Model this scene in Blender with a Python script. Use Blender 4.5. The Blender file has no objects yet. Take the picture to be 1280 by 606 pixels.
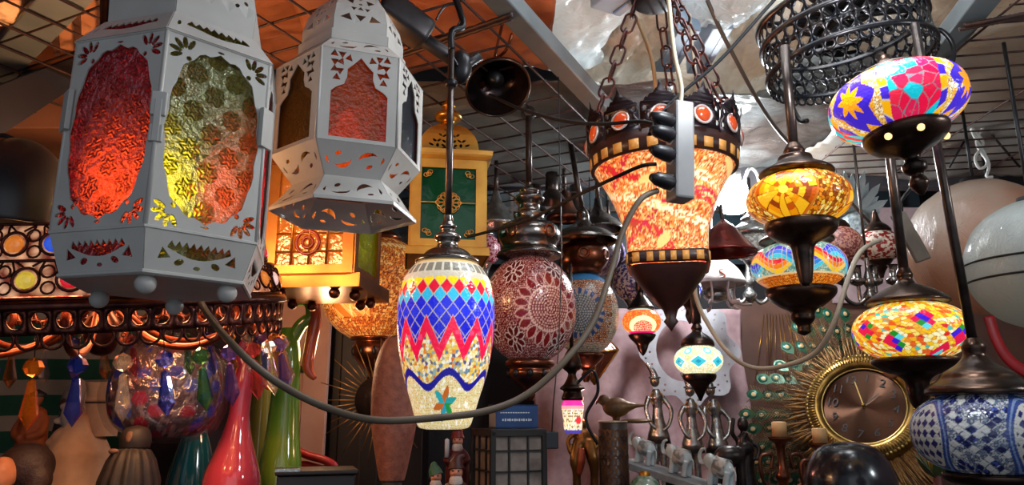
import bpy, bmesh, math, random
import numpy as np
from mathutils import Vector, Matrix, noise
from mathutils.geometry import delaunay_2d_cdt

SC = bpy.context.scene
COL = SC.collection
PI = math.pi
RND = random.Random(11)
FPX = 920.0
PITCH = math.radians(13)
EYE = 1.55
TABLE = 1.26
CEIL = EYE + .75

# ------------------------------------------------------------------ places
def dirv(px, py):
    x = (px - 640) / FPX; y = (303 - py) / FPX
    return Vector((x, math.cos(PITCH) - y * math.sin(PITCH), math.sin(PITCH) + y * math.cos(PITCH)))
def P(px, py, Y):
    d = dirv(px, py)
    return d * (Y / d.y) + Vector((0, 0, EYE))
def PZ(px, py, z):
    d = dirv(px, py)
    return d * ((z - EYE) / d.z) + Vector((0, 0, EYE))
def K(px, py, Y):
    return Y / dirv(px, py).y / FPX
def zat(py, Y, px=640):
    return P(px, py, Y).z
def lin(c):
    return tuple((x / 12.92 if x <= .04045 else ((x + .055) / 1.055) ** 2.4) for x in c[:3])
def rgb(r, g, b):
    return lin((r / 255, g / 255, b / 255))

# ------------------------------------------------------------------ materials
MATS = {}
def nodes(name):
    m = bpy.data.materials.new(name); m.use_nodes = True
    nt = m.node_tree; nt.nodes.clear()
    out = nt.nodes.new('ShaderNodeOutputMaterial')
    return m, nt, out
def add(nt, kind, **kw):
    n = nt.nodes.new(kind)
    for k, v in kw.items():
        if k[0] == 'i' and k[1:].isdigit(): n.inputs[int(k[1:])].default_value = v
        elif k in n.inputs: n.inputs[k].default_value = v
        else: setattr(n, k, v)
    return n
def pbsdf(nt, out, color, rough=.5, metal=0, spec=.5, coat=0, alpha=1, trans=0):
    b = nt.nodes.new('ShaderNodeBsdfPrincipled')
    b.inputs['Roughness'].default_value = rough; b.inputs['Metallic'].default_value = metal
    b.inputs['Specular IOR Level'].default_value = spec; b.inputs['Coat Weight'].default_value = coat
    b.inputs['Coat Roughness'].default_value = .08
    b.inputs['Alpha'].default_value = alpha
    b.inputs['Transmission Weight'].default_value = trans
    if color is not None: b.inputs['Base Color'].default_value = (*color, 1)
    nt.links.new(b.outputs[0], out.inputs[0])
    return b
def mat(name, c1, c2=None, rough=.5, metal=0, scale=18, bump=0, bscale=60, spec=.5, coat=0, emit=0, detail=4, sharp=(.35, .65), alpha=1, trans=0):
    """A two-tone noise material with an optional noise bump."""
    if name in MATS: return MATS[name]
    m, nt, out = nodes(name)
    b = pbsdf(nt, out, c1, rough, metal, spec, coat, alpha, trans)
    tc = nt.nodes.new('ShaderNodeTexCoord')
    c2 = c2 or tuple(x * .8 for x in c1)
    nz = add(nt, 'ShaderNodeTexNoise', Scale=scale, Detail=detail)
    nt.links.new(tc.outputs['Object'], nz.inputs['Vector'])
    rp = nt.nodes.new('ShaderNodeValToRGB')
    rp.color_ramp.elements[0].position = sharp[0]; rp.color_ramp.elements[1].position = sharp[1]
    rp.color_ramp.elements[0].color = (*c1, 1); rp.color_ramp.elements[1].color = (*c2, 1)
    nt.links.new(nz.outputs['Fac'], rp.inputs['Fac'])
    nt.links.new(rp.outputs[0], b.inputs['Base Color'])
    if emit:
        nt.links.new(rp.outputs[0], b.inputs['Emission Color']); b.inputs['Emission Strength'].default_value = emit
    if bump:
        n2 = add(nt, 'ShaderNodeTexNoise', Scale=bscale, Detail=3)
        nt.links.new(tc.outputs['Object'], n2.inputs['Vector'])
        bp = add(nt, 'ShaderNodeBump', Strength=bump, Distance=.004)
        nt.links.new(n2.outputs['Fac'], bp.inputs['Height']); nt.links.new(bp.outputs[0], b.inputs['Normal'])
    MATS[name] = m
    return m
def mosaic_mat(name, emit=0.0, rough=.18, bscale=0, coat=.3, spec=.5):
    """Glass mosaic: tile colours come from the tile colour attribute; lit globes give off their own colour."""
    key = 'mosaic_' + name
    if key in MATS: return MATS[key]
    m, nt, out = nodes(key)
    b = pbsdf(nt, out, None, rough, 0, spec, coat)
    at = nt.nodes.new('ShaderNodeVertexColor'); at.layer_name = 'Tile'
    nt.links.new(at.outputs[0], b.inputs['Base Color'])
    if emit:
        nt.links.new(at.outputs[0], b.inputs['Emission Color']); b.inputs['Emission Strength'].default_value = emit
    tc = nt.nodes.new('ShaderNodeTexCoord')
    n2 = add(nt, 'ShaderNodeTexVoronoi', Scale=bscale or 220)
    nt.links.new(tc.outputs['Object'], n2.inputs['Vector'])
    bp = add(nt, 'ShaderNodeBump', Strength=.35, Distance=.002)
    nt.links.new(n2.outputs['Distance'], bp.inputs['Height']); nt.links.new(bp.outputs[0], b.inputs['Normal'])
    MATS[key] = m
    return m
def glass_mat(name, color, tr=.55, tl=.3, gl=.15, pattern=None, pscale=60, bstr=.6, rough=.12, dist=.004):
    """Coloured pressed glass: tinted see-through + translucent + glossy, with an embossed bump."""
    if name in MATS: return MATS[name]
    m, nt, out = nodes(name)
    tc = nt.nodes.new('ShaderNodeTexCoord')
    if pattern == 'floral': t = add(nt, 'ShaderNodeBsdfRefraction', Roughness=.30, IOR=1.12)
    else: t = add(nt, 'ShaderNodeBsdfTransparent')
    t.inputs[0].default_value = (*color, 1)
    l = add(nt, 'ShaderNodeBsdfTranslucent'); l.inputs[0].default_value = (*color, 1)
    g = add(nt, 'ShaderNodeBsdfGlossy', Roughness=rough); g.inputs[0].default_value = (*(min(1, c * .5 + .5) for c in color), 1)
    d = add(nt, 'ShaderNodeBsdfDiffuse'); d.inputs[0].default_value = (*color, 1)
    bp = add(nt, 'ShaderNodeBump', Strength=bstr, Distance=dist)
    if pattern == 'floral':
        uv = nt.nodes.new('ShaderNodeUVMap')
        # trellis of crossing ridges with a six-petalled flower pressed into every diamond
        def mth(op, x, y=None, z=None):
            q = nt.nodes.new('ShaderNodeMath'); q.operation = op
            for i, v in enumerate((x, y, z)):
                if v is None: continue
                if isinstance(v, (int, float)): q.inputs[i].default_value = v
                else: nt.links.new(v, q.inputs[i])
            return q.outputs[0]
        rot = add(nt, 'ShaderNodeMapping'); rot.inputs['Rotation'].default_value = (0, 0, PI / 4); nt.links.new(uv.outputs[0], rot.inputs[0])
        sp = nt.nodes.new('ShaderNodeSeparateXYZ'); nt.links.new(rot.outputs[0], sp.inputs[0])
        fx = mth('SUBTRACT', mth('FRACT', mth('MULTIPLY', sp.outputs[0], pscale)), .5)
        fy = mth('SUBTRACT', mth('FRACT', mth('MULTIPLY', sp.outputs[1], pscale)), .5)
        r = mth('SQRT', mth('ADD', mth('MULTIPLY', fx, fx), mth('MULTIPLY', fy, fy)))
        ang = mth('ARCTAN2', fy, fx)
        rp_ = mth('MULTIPLY', r, mth('ADD', mth('MULTIPLY', mth('COSINE', mth('MULTIPLY', ang, 6.0)), .22), 1.0))
        wave = mth('MULTIPLY', mth('SINE', mth('MULTIPLY', rp_, 34.0)), mth('LESS_THAN', r, .38))
        ridge = mth('MULTIPLY', mth('GREATER_THAN', mth('MAXIMUM', mth('ABSOLUTE', fx), mth('ABSOLUTE', fy)), .44), 1.6)
        nz = add(nt, 'ShaderNodeTexNoise', Scale=170.0, Detail=3); nt.links.new(tc.outputs['Object'], nz.inputs['Vector'])
        ad = add(nt, 'ShaderNodeMath', operation='ADD'); nt.links.new(mth('ADD', wave, ridge), ad.inputs[0]); nt.links.new(mth('MULTIPLY', nz.outputs[0], 2.2), ad.inputs[1])
        nt.links.new(ad.outputs[0], bp.inputs['Height'])
    else:
        nz = add(nt, 'ShaderNodeTexNoise', Scale=pscale, Detail=3)
        nt.links.new(tc.outputs['Object'], nz.inputs['Vector']); nt.links.new(nz.outputs['Fac'], bp.inputs['Height'])
    for s in (l, g, d) + ((t,) if pattern == 'floral' else ()): nt.links.new(bp.outputs[0], s.inputs['Normal'])
    a1 = add(nt, 'ShaderNodeMixShader'); a1.inputs[0].default_value = tl / max(1e-6, tl + .5 * tl)
    nt.links.new(d.outputs[0], a1.inputs[1]); nt.links.new(l.outputs[0], a1.inputs[2])
    a2 = add(nt, 'ShaderNodeMixShader'); a2.inputs[0].default_value = tr / (tr + tl)
    nt.links.new(a1.outputs[0], a2.inputs[1]); nt.links.new(t.outputs[0], a2.inputs[2])
    a3 = add(nt, 'ShaderNodeMixShader'); a3.inputs[0].default_value = gl
    nt.links.new(a2.outputs[0], a3.inputs[1]); nt.links.new(g.outputs[0], a3.inputs[2])
    nt.links.new(a3.outputs[0], out.inputs[0])
    MATS[name] = m
    return m
def glow_mat(name, color, strength):
    if name in MATS: return MATS[name]
    m, nt, out = nodes(name)
    e = add(nt, 'ShaderNodeEmission', Strength=strength); e.inputs[0].default_value = (*color, 1)
    nt.links.new(e.outputs[0], out.inputs[0])
    MATS[name] = m
    return m

BRONZE = mat('antique_bronze', rgb(46, 38, 36), rgb(88, 66, 54), rough=.3, metal=.9, scale=25, bump=.15)
COPPER = mat('copper_bronze', rgb(78, 46, 36), rgb(140, 84, 60), rough=.28, metal=.9, scale=22, bump=.15)
STEEL = mat('dark_nickel', rgb(90, 86, 84), rgb(140, 132, 126), rough=.22, metal=.95, scale=20)
SILVER = mat('aged_silver', rgb(150, 150, 150), rgb(205, 205, 200), rough=.25, metal=.95, scale=40, bump=.25, bscale=120)
BLACK = mat('black_metal', rgb(22, 22, 26), rgb(40, 38, 40), rough=.4, metal=.6, scale=20)
BLKPLASTIC = mat('black_plastic', rgb(18, 19, 24), rgb(26, 27, 32), rough=.38)
WHITEMETAL = mat('white_painted_tin', rgb(190, 186, 180), rgb(176, 172, 166), rough=.42, scale=14, bump=.05)
GOLD = mat('brass_gold', rgb(196, 142, 52), rgb(168, 112, 40), rough=.3, metal=.85, scale=20)
ROD = mat('rod_metal', rgb(62, 54, 52), rgb(96, 84, 78), rough=.32, metal=.85, scale=30)
GREYSTEEL = mat('painted_steel', rgb(84, 92, 96), rgb(100, 106, 108), rough=.5, metal=.25, scale=10)
RUST = mat('rusted_mesh_wire', rgb(40, 28, 26), rgb(74, 44, 34), rough=.6, metal=.5, scale=40)

# ------------------------------------------------------------------ shapes: (verts, faces)
def xf(s, m):
    return [m @ Vector(v) for v in s[0]], s[1]
def mv(s, x=0, y=0, z=0):
    return [Vector((v[0] + x, v[1] + y, v[2] + z)) for v in s[0]], s[1]
def join(*ss):
    V, F = [], []
    for v, f in ss:
        b = len(V); V += list(v); F += [tuple(i + b for i in q) for q in f]
    return V, F
def lathe(prof, n=40, cap0=False, cap1=False, sq=None):
    """prof: [(r, z)] ; angle 0 faces -Y. sq(z_index)-> superellipse exponent."""
    V, F = [], []
    for k, (r, z) in enumerate(prof):
        e = sq[k] if sq else 2
        for i in range(n):
            a = 2 * PI * (i / n - .5)
            s, c = math.sin(a), math.cos(a)
            rr = r if e == 2 else r / ((abs(s) ** e + abs(c) ** e) ** (1 / e))
            V.append(Vector((rr * s, -rr * c, z)))
    for k in range(len(prof) - 1):
        for i in range(n):
            j = (i + 1) % n
            F.append((k * n + i, k * n + j, (k + 1) * n + j, (k + 1) * n + i))
    if cap0: F.append(tuple(range(n)))
    if cap1: F.append(tuple((len(prof) - 1) * n + i for i in range(n)))
    return V, F
def smooth_prof(pts, sub=4):
    """Catmull-Rom through profile points."""
    out = []
    n = len(pts)
    for i in range(n - 1):
        p0, p1, p2, p3 = (Vector((*pts[max(0, min(n - 1, j))], 0)) for j in (i - 1, i, i + 1, i + 2))
        for k in range(sub):
            t = k / sub
            v = .5 * ((2 * p1) + (p2 - p0) * t + (2 * p0 - 5 * p1 + 4 * p2 - p3) * t * t + (3 * p1 - p0 - 3 * p2 + p3) * t ** 3)
            out.append((max(v.x, 1e-5), v.y))
    out.append(tuple(pts[-1]))
    return out
def crom(pts, sub=6, closed=False):
    pts = [Vector(p) for p in pts]; n = len(pts); out = []
    rng = range(n) if closed else range(n - 1)
    for i in rng:
        g = (lambda j: pts[j % n]) if closed else (lambda j: pts[max(0, min(n - 1, j))])
        p0, p1, p2, p3 = g(i - 1), g(i), g(i + 1), g(i + 2)
        for k in range(sub):
            t = k / sub
            out.append(.5 * ((2 * p1) + (p2 - p0) * t + (2 * p0 - 5 * p1 + 4 * p2 - p3) * t * t + (3 * p1 - p0 - 3 * p2 + p3) * t ** 3))
    if not closed: out.append(pts[-1])
    return out
def tube(pts, r, n=8, closed=False, caps=True, flat=None):
    """r: number or list. flat: (a,b) ellipse factors."""
    pts = [Vector(p) for p in pts]; m = len(pts)
    rs = r if isinstance(r, (list, tuple)) else [r] * m
    V, F = [], []
    up = None
    for i, p in enumerate(pts):
        if closed: t = pts[(i + 1) % m] - pts[i - 1]
        else: t = pts[min(m - 1, i + 1)] - pts[max(0, i - 1)]
        if t.length < 1e-9: t = Vector((0, 0, 1))
        t.normalize()
        if up is None:
            up = Vector((0, 0, 1)) if abs(t.z) < .9 else Vector((0, 1, 0))
        a = up - t * up.dot(t)
        if a.length < 1e-6: a = t.orthogonal()
        a.normalize(); b = t.cross(a); up = a
        fa, fb = flat or (1, 1)
        for k in range(n):
            th = 2 * PI * k / n
            V.append(p + (a * math.cos(th) * fa + b * math.sin(th) * fb) * rs[i])
    for i in range(m if closed else m - 1):
        for k in range(n):
            q = (k + 1) % n; i2 = (i + 1) % m
            F.append((i * n + k, i * n + q, i2 * n + q, i2 * n + k))
    if caps and not closed:
        F.append(tuple(range(n - 1, -1, -1))); F.append(tuple((m - 1) * n + k for k in range(n)))
    return V, F
def box(cx, cy, cz, sx, sy, sz):
    V = [Vector((cx + a * sx / 2, cy + b * sy / 2, cz + c * sz / 2)) for c in (-1, 1) for b in (-1, 1) for a in (-1, 1)]
    return V, [(0, 2, 3, 1), (4, 5, 7, 6), (0, 1, 5, 4), (2, 6, 7, 3), (0, 4, 6, 2), (1, 3, 7, 5)]
def ball(c, r, n=16, m=10, s=(1, 1, 1)):
    V, F = lathe([(r * math.sin(PI * k / m) if 0 < k < m else 1e-6, -r * math.cos(PI * k / m)) for k in range(m + 1)], n)
    return [Vector((v.x * s[0] + c[0], v.y * s[1] + c[1], v.z * s[2] + c[2])) for v in V], F
def ring(R, r, n=32, k=8, c=(0, 0, 0), axis='Z'):
    pts = []
    for i in range(n):
        a = 2 * PI * i / n; x, y = R * math.cos(a), R * math.sin(a)
        pts.append(Vector(c) + Vector({'Z': (x, y, 0), 'Y': (x, 0, y), 'X': (0, x, y)}[axis]))
    return tube(pts, r, k, closed=True)
def poly_in(px, py, poly):
    ins = np.zeros(len(px), bool); q = np.asarray(poly); n = len(q)
    for i in range(n):
        x1, y1 = q[i]; x2, y2 = q[(i + 1) % n]
        c = ((y1 > py) != (y2 > py)) & (px < (x2 - x1) * (py - y1) / (y2 - y1 + 1e-15) + x1)
        ins ^= c
    return ins
def panel(outline, holes, th, grid=0, fn=None):
    """Sheet with cut-outs in XY, thickness th towards +Z; grid adds inner points so that fn may bend it."""
    pts, edges = [], []
    for loop in [outline] + list(holes):
        b = len(pts); n = len(loop)
        pts += [Vector((p[0], p[1])) for p in loop]
        edges += [(b + i, b + (i + 1) % n) for i in range(n)]
    if grid:
        xs = [p[0] for p in outline]; ys = [p[1] for p in outline]
        gx, gy = np.meshgrid(np.arange(min(xs), max(xs), grid) + grid * .37, np.arange(min(ys), max(ys), grid) + grid * .41)
        gx, gy = gx.ravel(), gy.ravel()
        ok = poly_in(gx, gy, [p[:2] for p in outline])
        pts += [Vector((float(a), float(c))) for a, c in zip(gx[ok], gy[ok])]
    v, e, f, *_ = delaunay_2d_cdt(pts, edges, [], 0, 1e-7)
    va = np.array([(p.x, p.y) for p in v]); tri = np.array([t for t in f if len(t) == 3])
    cen = va[tri].mean(axis=1)
    keep = poly_in(cen[:, 0], cen[:, 1], [p[:2] for p in outline])
    for h in holes: keep &= ~poly_in(cen[:, 0], cen[:, 1], [p[:2] for p in h])
    tri = tri[keep]
    N = len(va); cnt = {}
    for t in tri:
        for a, b in ((t[0], t[1]), (t[1], t[2]), (t[2], t[0])):
            cnt[(a, b)] = cnt.get((a, b), 0) + 1
    F = [tuple(int(i) + N for i in t) for t in tri] + [tuple(int(i) for i in t[::-1]) for t in tri]
    for (a, b) in cnt:
        if (b, a) not in cnt: F.append((int(a), int(b), int(b) + N, int(a) + N))
    V = [Vector((x, y, 0)) for x, y in va] + [Vector((x, y, th)) for x, y in va]
    used = sorted({i for q in F for i in q}); mp = {o: i for i, o in enumerate(used)}
    V = [V[i] for i in used]; F = [tuple(mp[i] for i in q) for q in F]
    if fn: V = [Vector(fn(*p)) for p in V]
    return V, F
def ell(cx, cy, a, b, rot=0, n=10):
    c, s = math.cos(rot), math.sin(rot)
    return [(cx + a * math.cos(t) * c - b * math.sin(t) * s, cy + a * math.cos(t) * s + b * math.sin(t) * c) for t in (2 * PI * i / n for i in range(n))]
def crescent(cx, cy, R, w, rot, span=2.4, n=8):
    o = [(R * math.cos(t), R * math.sin(t)) for t in (-span / 2 + span * i / n for i in range(n + 1))]
    i_ = []
    for k in range(1, n):
        t = span / 2 - span * k / n
        rr = R - w * math.sin(PI * k / n)
        i_.append((rr * math.cos(t), rr * math.sin(t)))
    c, s = math.cos(rot), math.sin(rot)
    return [(cx + x * c - y * s, cy + x * s + y * c) for x, y in o + i_]
def pierced(fn, nu, nv, hole, n=16, closed=True):
    """Cells with a hole each on a surface fn(u,v); hole(theta)-> half-size (cell = 1)."""
    V, F = [], []
    for i in range(nu):
        for j in range(nv):
            b = len(V)
            for k in range(n):
                t = 2 * PI * k / n; c, s = math.cos(t), math.sin(t)
                q = .5 / max(abs(c), abs(s)); h = min(hole(t), q * .93)
                for rr in (q, h):
                    V.append(Vector(fn((i + .5 + rr * c) / nu, (j + .5 + rr * s) / nv)))
            for k in range(n):
                q = (k + 1) % n
                F.append((b + 2 * k, b + 2 * q, b + 2 * q + 1, b + 2 * k + 1))
    return V, F
def frame_mat(o, x, y):
    """Matrix whose X,Y axes are x,y (unit), Z = x cross y, origin o."""
    x, y = Vector(x).normalized(), Vector(y).normalized(); z = x.cross(y)
    return Matrix(((x.x, y.x, z.x, o[0]), (x.y, y.y, z.y, o[1]), (x.z, y.z, z.z, o[2]), (0, 0, 0, 1)))
def aim(a, b):
    """Matrix that takes local +Z from a towards b."""
    a, b = Vector(a), Vector(b)
    q = (b - a).to_track_quat('Z', 'Y')
    return Matrix.Translation(a) @ q.to_matrix().to_4x4()

# ------------------------------------------------------------------ objects
def obj(name, shape, m, parent=None, smooth=True, loc=None, solid=0, bevel=0, remesh=0, sub=0, ang=None):
    V, F = shape
    me = bpy.data.meshes.new(name)
    me.from_pydata([tuple(v) for v in V], [], F)
    me.validate(); me.update()
    if smooth:
        me.shade_smooth()
        if ang is not None: me.set_sharp_from_angle(angle=math.radians(ang))
    for mm in (m if isinstance(m, (list, tuple)) else [m]): me.materials.append(mm)
    o = bpy.data.objects.new(name, me); COL.objects.link(o)
    if parent: o.parent = parent
    if loc is not None: o.location = loc
    if remesh:
        md = o.modifiers.new('r', 'REMESH'); md.mode = 'VOXEL'; md.voxel_size = remesh; md.use_smooth_shade = True
        sm = o.modifiers.new('s', 'SMOOTH'); sm.factor = .5; sm.iterations = 4
    if sub:
        md = o.modifiers.new('u', 'SUBSURF'); md.levels = md.render_levels = sub
    if solid:
        md = o.modifiers.new('t', 'SOLIDIFY'); md.thickness = solid; md.offset = 0
    if bevel:
        md = o.modifiers.new('b', 'BEVEL'); md.width = bevel; md.segments = 2; md.limit_method = 'ANGLE'
    return o
def tag(o, label, cat=None, group=None, kind=None):
    if label: o['label'] = label
    if cat: o['category'] = cat
    if group: o['group'] = group
    if kind: o['kind'] = kind
    return o
def each(name, shapes, m, parent, **kw):
    return [obj(name, s, m, parent, **kw) for s in shapes]
def thing(name, label, cat, loc=(0, 0, 0), group=None, rot=None):
    o = bpy.data.objects.new(name, None); COL.objects.link(o)
    o.location = loc; o.empty_display_size = .05
    if rot: o.rotation_euler = rot
    return tag(o, label, cat, group)
def struct(name, shape, m, **kw):
    return tag(obj(name, shape, m, **kw), None, None, None, 'structure')
def colour(o, cols):
    """Per-vertex tile colours (linear)."""
    a = o.data.color_attributes.new('Tile', 'FLOAT_COLOR', 'POINT')
    c = np.ones((len(cols), 4), np.float32); c[:, :3] = cols
    a.data.foreach_set('color', c.ravel())
def uvset(o, uv):
    l = o.data.uv_layers.new(name='UVMap')
    idx = np.empty(len(o.data.loops), np.int32); o.data.loops.foreach_get('vertex_index', idx)
    l.data.foreach_set('uv', np.asarray(uv, np.float32)[idx].ravel())

# ------------------------------------------------------------------ mosaic patterns (numpy; S along the girth, Z up, both in photo pixels)
def hsh(i, j, k=0):
    v = np.sin(i * 127.1 + j * 311.7 + k * 74.7) * 43758.5453
    return v - np.floor(v)
def vor(S, Z, cell, seed=0, jit=.8):
    x, z = S / cell, Z / cell
    i0, j0 = np.floor(x), np.floor(z)
    f1 = np.full(S.shape, 9.); f2 = np.full(S.shape, 9.); idv = np.zeros(S.shape); id2 = np.zeros(S.shape)
    for di in (-1, 0, 1):
        for dj in (-1, 0, 1):
            i, j = i0 + di, j0 + dj
            cx = i + .5 + jit * (hsh(i, j, seed) - .5); cz = j + .5 + jit * (hsh(i, j, seed + 1) - .5)
            d = np.hypot(x - cx, z - cz)
            h = hsh(i, j, seed + 2); h2 = hsh(i, j, seed + 3)
            c = d < f1
            f2 = np.where(c, f1, np.minimum(f2, d)); idv = np.where(c, h, idv); id2 = np.where(c, h2, id2); f1 = np.where(c, d, f1)
    return idv, id2, (f2 - f1) * cell
def pal(idv, cols):
    c = np.array([lin(np.array(q) / 255) for q in cols])
    return c[np.clip((idv * len(cols)).astype(int), 0, len(cols) - 1)]
def put(C, mask, col):
    C[mask] = lin(np.array(col) / 255) if not isinstance(col, np.ndarray) else (col[mask] if col.ndim == 2 else col)
def tri(x):
    return np.abs((x - np.floor(x)) * 2 - 1)          # 1 at integers, 0 at halves
# ================================================================== camera
cd = bpy.data.cameras.new('camera'); cam = bpy.data.objects.new('camera', cd); COL.objects.link(cam)
cam.location = (0, 0, EYE); cam.rotation_euler = (PI / 2 + PITCH, 0, 0)
cd.sensor_width = 36; cd.lens = 36 * FPX / 1280; cd.clip_start = .02
SC.camera = cam

# ================================================================== room shell
W_PINK = mat('pink_plaster', rgb(150, 120, 116), rgb(128, 98, 94), rough=.85, scale=3, bump=.2, bscale=12)
W_DARK = mat('dark_wall', rgb(34, 30, 32), rgb(22, 20, 24), rough=.8, scale=2)
FLOORM = mat('floor_tile', rgb(90, 80, 72), rgb(70, 62, 58), rough=.6, scale=5)
YB = 3.05
struct('floor', box(0, 1.2, -.02, 5.2, 4.2, .04), FLOORM)
struct('wall_back', box(0, YB + .05, 1.6, 5.2, .1, 3.4), W_DARK, smooth=False)
struct('wall_left', box(-2.25, 1.2, 1.6, .1, 4.0, 3.4), W_DARK, smooth=False)
struct('wall_right', box(2.35, 1.2, 1.6, .1, 4.0, 3.4), W_PINK, smooth=False)
struct('ceiling', box(0, 1.2, 3.3, 5.2, 4.2, .06), W_DARK, smooth=False)
# counter the standing goods are on (just under the frame)
COUNTER = mat('counter_wood', rgb(58, 44, 38), rgb(40, 30, 28), rough=.6, scale=8)
cv = join(box(-.1, 2.18, TABLE - .02, 4.1, 1.66, .04), *[box(x, y, (TABLE - .04) / 2, .06, .06, TABLE - .04) for x in (-2.0, -.7, .6, 1.8) for y in (1.45, 2.9)])
struct('trim_1', cv, COUNTER, smooth=False)

# steel beams of the ceiling
def beam(n, a, b, w, h):
    a, b = Vector(a), Vector(b); d = (b - a).normalized(); s = Vector((-d.y, d.x, 0)).normalized()
    V = []
    for p in (a, b):
        for i, j in ((-1, 0), (1, 0), (1, 1), (-1, 1)):
            V.append(p + s * (i * w / 2) + Vector((0, 0, j * h)))
    F = [(3, 2, 1, 0), (4, 5, 6, 7), (0, 1, 5, 4), (1, 2, 6, 5), (2, 3, 7, 6), (3, 0, 4, 7)]
    return struct(n, (V, F), GREYSTEEL, smooth=False, bevel=.003)
A0, A1 = PZ(618, 0, CEIL), PZ(755, 145, CEIL)
dA = (A1 - A0).normalized()
beam('trim_2', A0 - dA * .5, A0 + dA * .95, .045, .04)
B0, B1 = PZ(1236, 0, CEIL), PZ(1178, 72, CEIL)
dB = (B1 - B0).normalized()
beam('trim_3', B0 - dB * .5, B0 + dB * .62, .05, .04)
C0, C1 = PZ(100, -20, CEIL), PZ(-40, 130, CEIL + .0)
beam('trim_4', C0 + (C0 - C1) * .15, C0 + (C1 - C0) * .75, .075, .03)
# back lintel and glass behind the lamps
TEAL = mat('dark_teal_glass', rgb(34, 46, 52), rgb(20, 28, 34), rough=.25, scale=4, coat=.4)
struct('trim_5', box(.1, 2.62, zat(222, 2.62), 3.4, .05, .09), mat('grey_lintel', rgb(62, 58, 60), rgb(48, 46, 50), rough=.6), smooth=False, bevel=.004)
wz0, wz1 = zat(330, 2.95), zat(215, 2.95)
wf = []
for i in range(14): wf.append(box(-1.0 + i * .2, 2.93, (wz0 + wz1) / 2, .012, .02, wz1 - wz0))
wf.append(box(.3, 2.93, zat(262, 2.93), 2.7, .022, .02))
w1 = struct('window_1', join(*wf), ROD, smooth=False)
o = obj('glass', box(.3, 2.955, (wz0 + wz1) / 2, 2.8, .008, wz1 - wz0), TEAL, w1, smooth=False)

RAIL = mat('pale_rail', rgb(168, 176, 180), rgb(140, 148, 152), rough=.4, metal=.2)
struct('trim_6', tube([P(740, 212, 2.5), P(1110, 168, 2.42)], .014, 12), RAIL)
DKB = mat('black_beam', rgb(30, 32, 36), rgb(22, 24, 28), rough=.5)
a_, b_ = P(1150, 165, 2.35), P(1330, 108, 2.0)
struct('trim_7', tube([a_, b_], .055, 4), DKB, smooth=False)
# wire mesh ceilings: one grid left of the first beam, one right of the second
def mesh_grid(name, org, d1, d2, u, v, step, r, label, skip=None):
    ss = []
    d1, d2 = Vector(d1), Vector(d2)
    k = u[0]
    while k <= u[1] + 1e-6:
        ss.append(tube([org + d1 * k + d2 * v[0], org + d1 * k + d2 * v[1]], r, 6)); k += step
    k = v[0]
    while k <= v[1] + 1e-6:
        if not skip or not skip(k):
            ss.append(tube([org + d2 * k + d1 * u[0] + Vector((0, 0, -2 * r)), org + d2 * k + d1 * u[1] + Vector((0, 0, -2 * r))], r, 6))
        k += step
    o = obj(name, join(*ss), RUST)
    return tag(o, label, 'wire mesh')
nA = Vector((-dA.y, dA.x, 0))
mesh_grid('wire_mesh_panel', A0 + nA * .02, dA, nA, (-.5, 1.3), (.03, 1.35), .095, .0028, 'rusty wire mesh ceiling panel under orange-lit cardboard, left of the long steel beam')
nB = Vector((dB.y, -dB.x, 0)) * (1 if dB.y > 0 else -1)
mesh_grid('wire_mesh_panel', B0 + Vector((.03, 0, 0)), Vector((0, 1, 0)), Vector((1, -.18, 0)).normalized(), (-.4, 1.1), (.02, 1.0), .07, .0026, 'wire mesh ceiling panel in the top right corner beside the pierced drum', skip=lambda k: int(k / .07) % 4)
# thick double rods carrying the mesh
for (x0, y0, x1, y1, lab) in ((380, 108, 640, 18, 'rust-brown double reinforcing rod crossing the orange mesh ceiling'), (1205, 32, 1330, 8, 'thick rusty rod under the mesh in the top right corner')):
    a, b = PZ(x0, y0, CEIL - .012), PZ(x1, y1, CEIL - .012)
    s = Vector((0, .016, 0))
    tw = lambda p, q: tube([p + (q - p) * t / 40 + Vector((0, 0, .001 * (t % 2))) for t in range(41)], .0045, 6)
    tag(obj('reinforcing_rod', join(tw(a, b), tw(a + s, b + s)), RUST), lab, 'rod')

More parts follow.
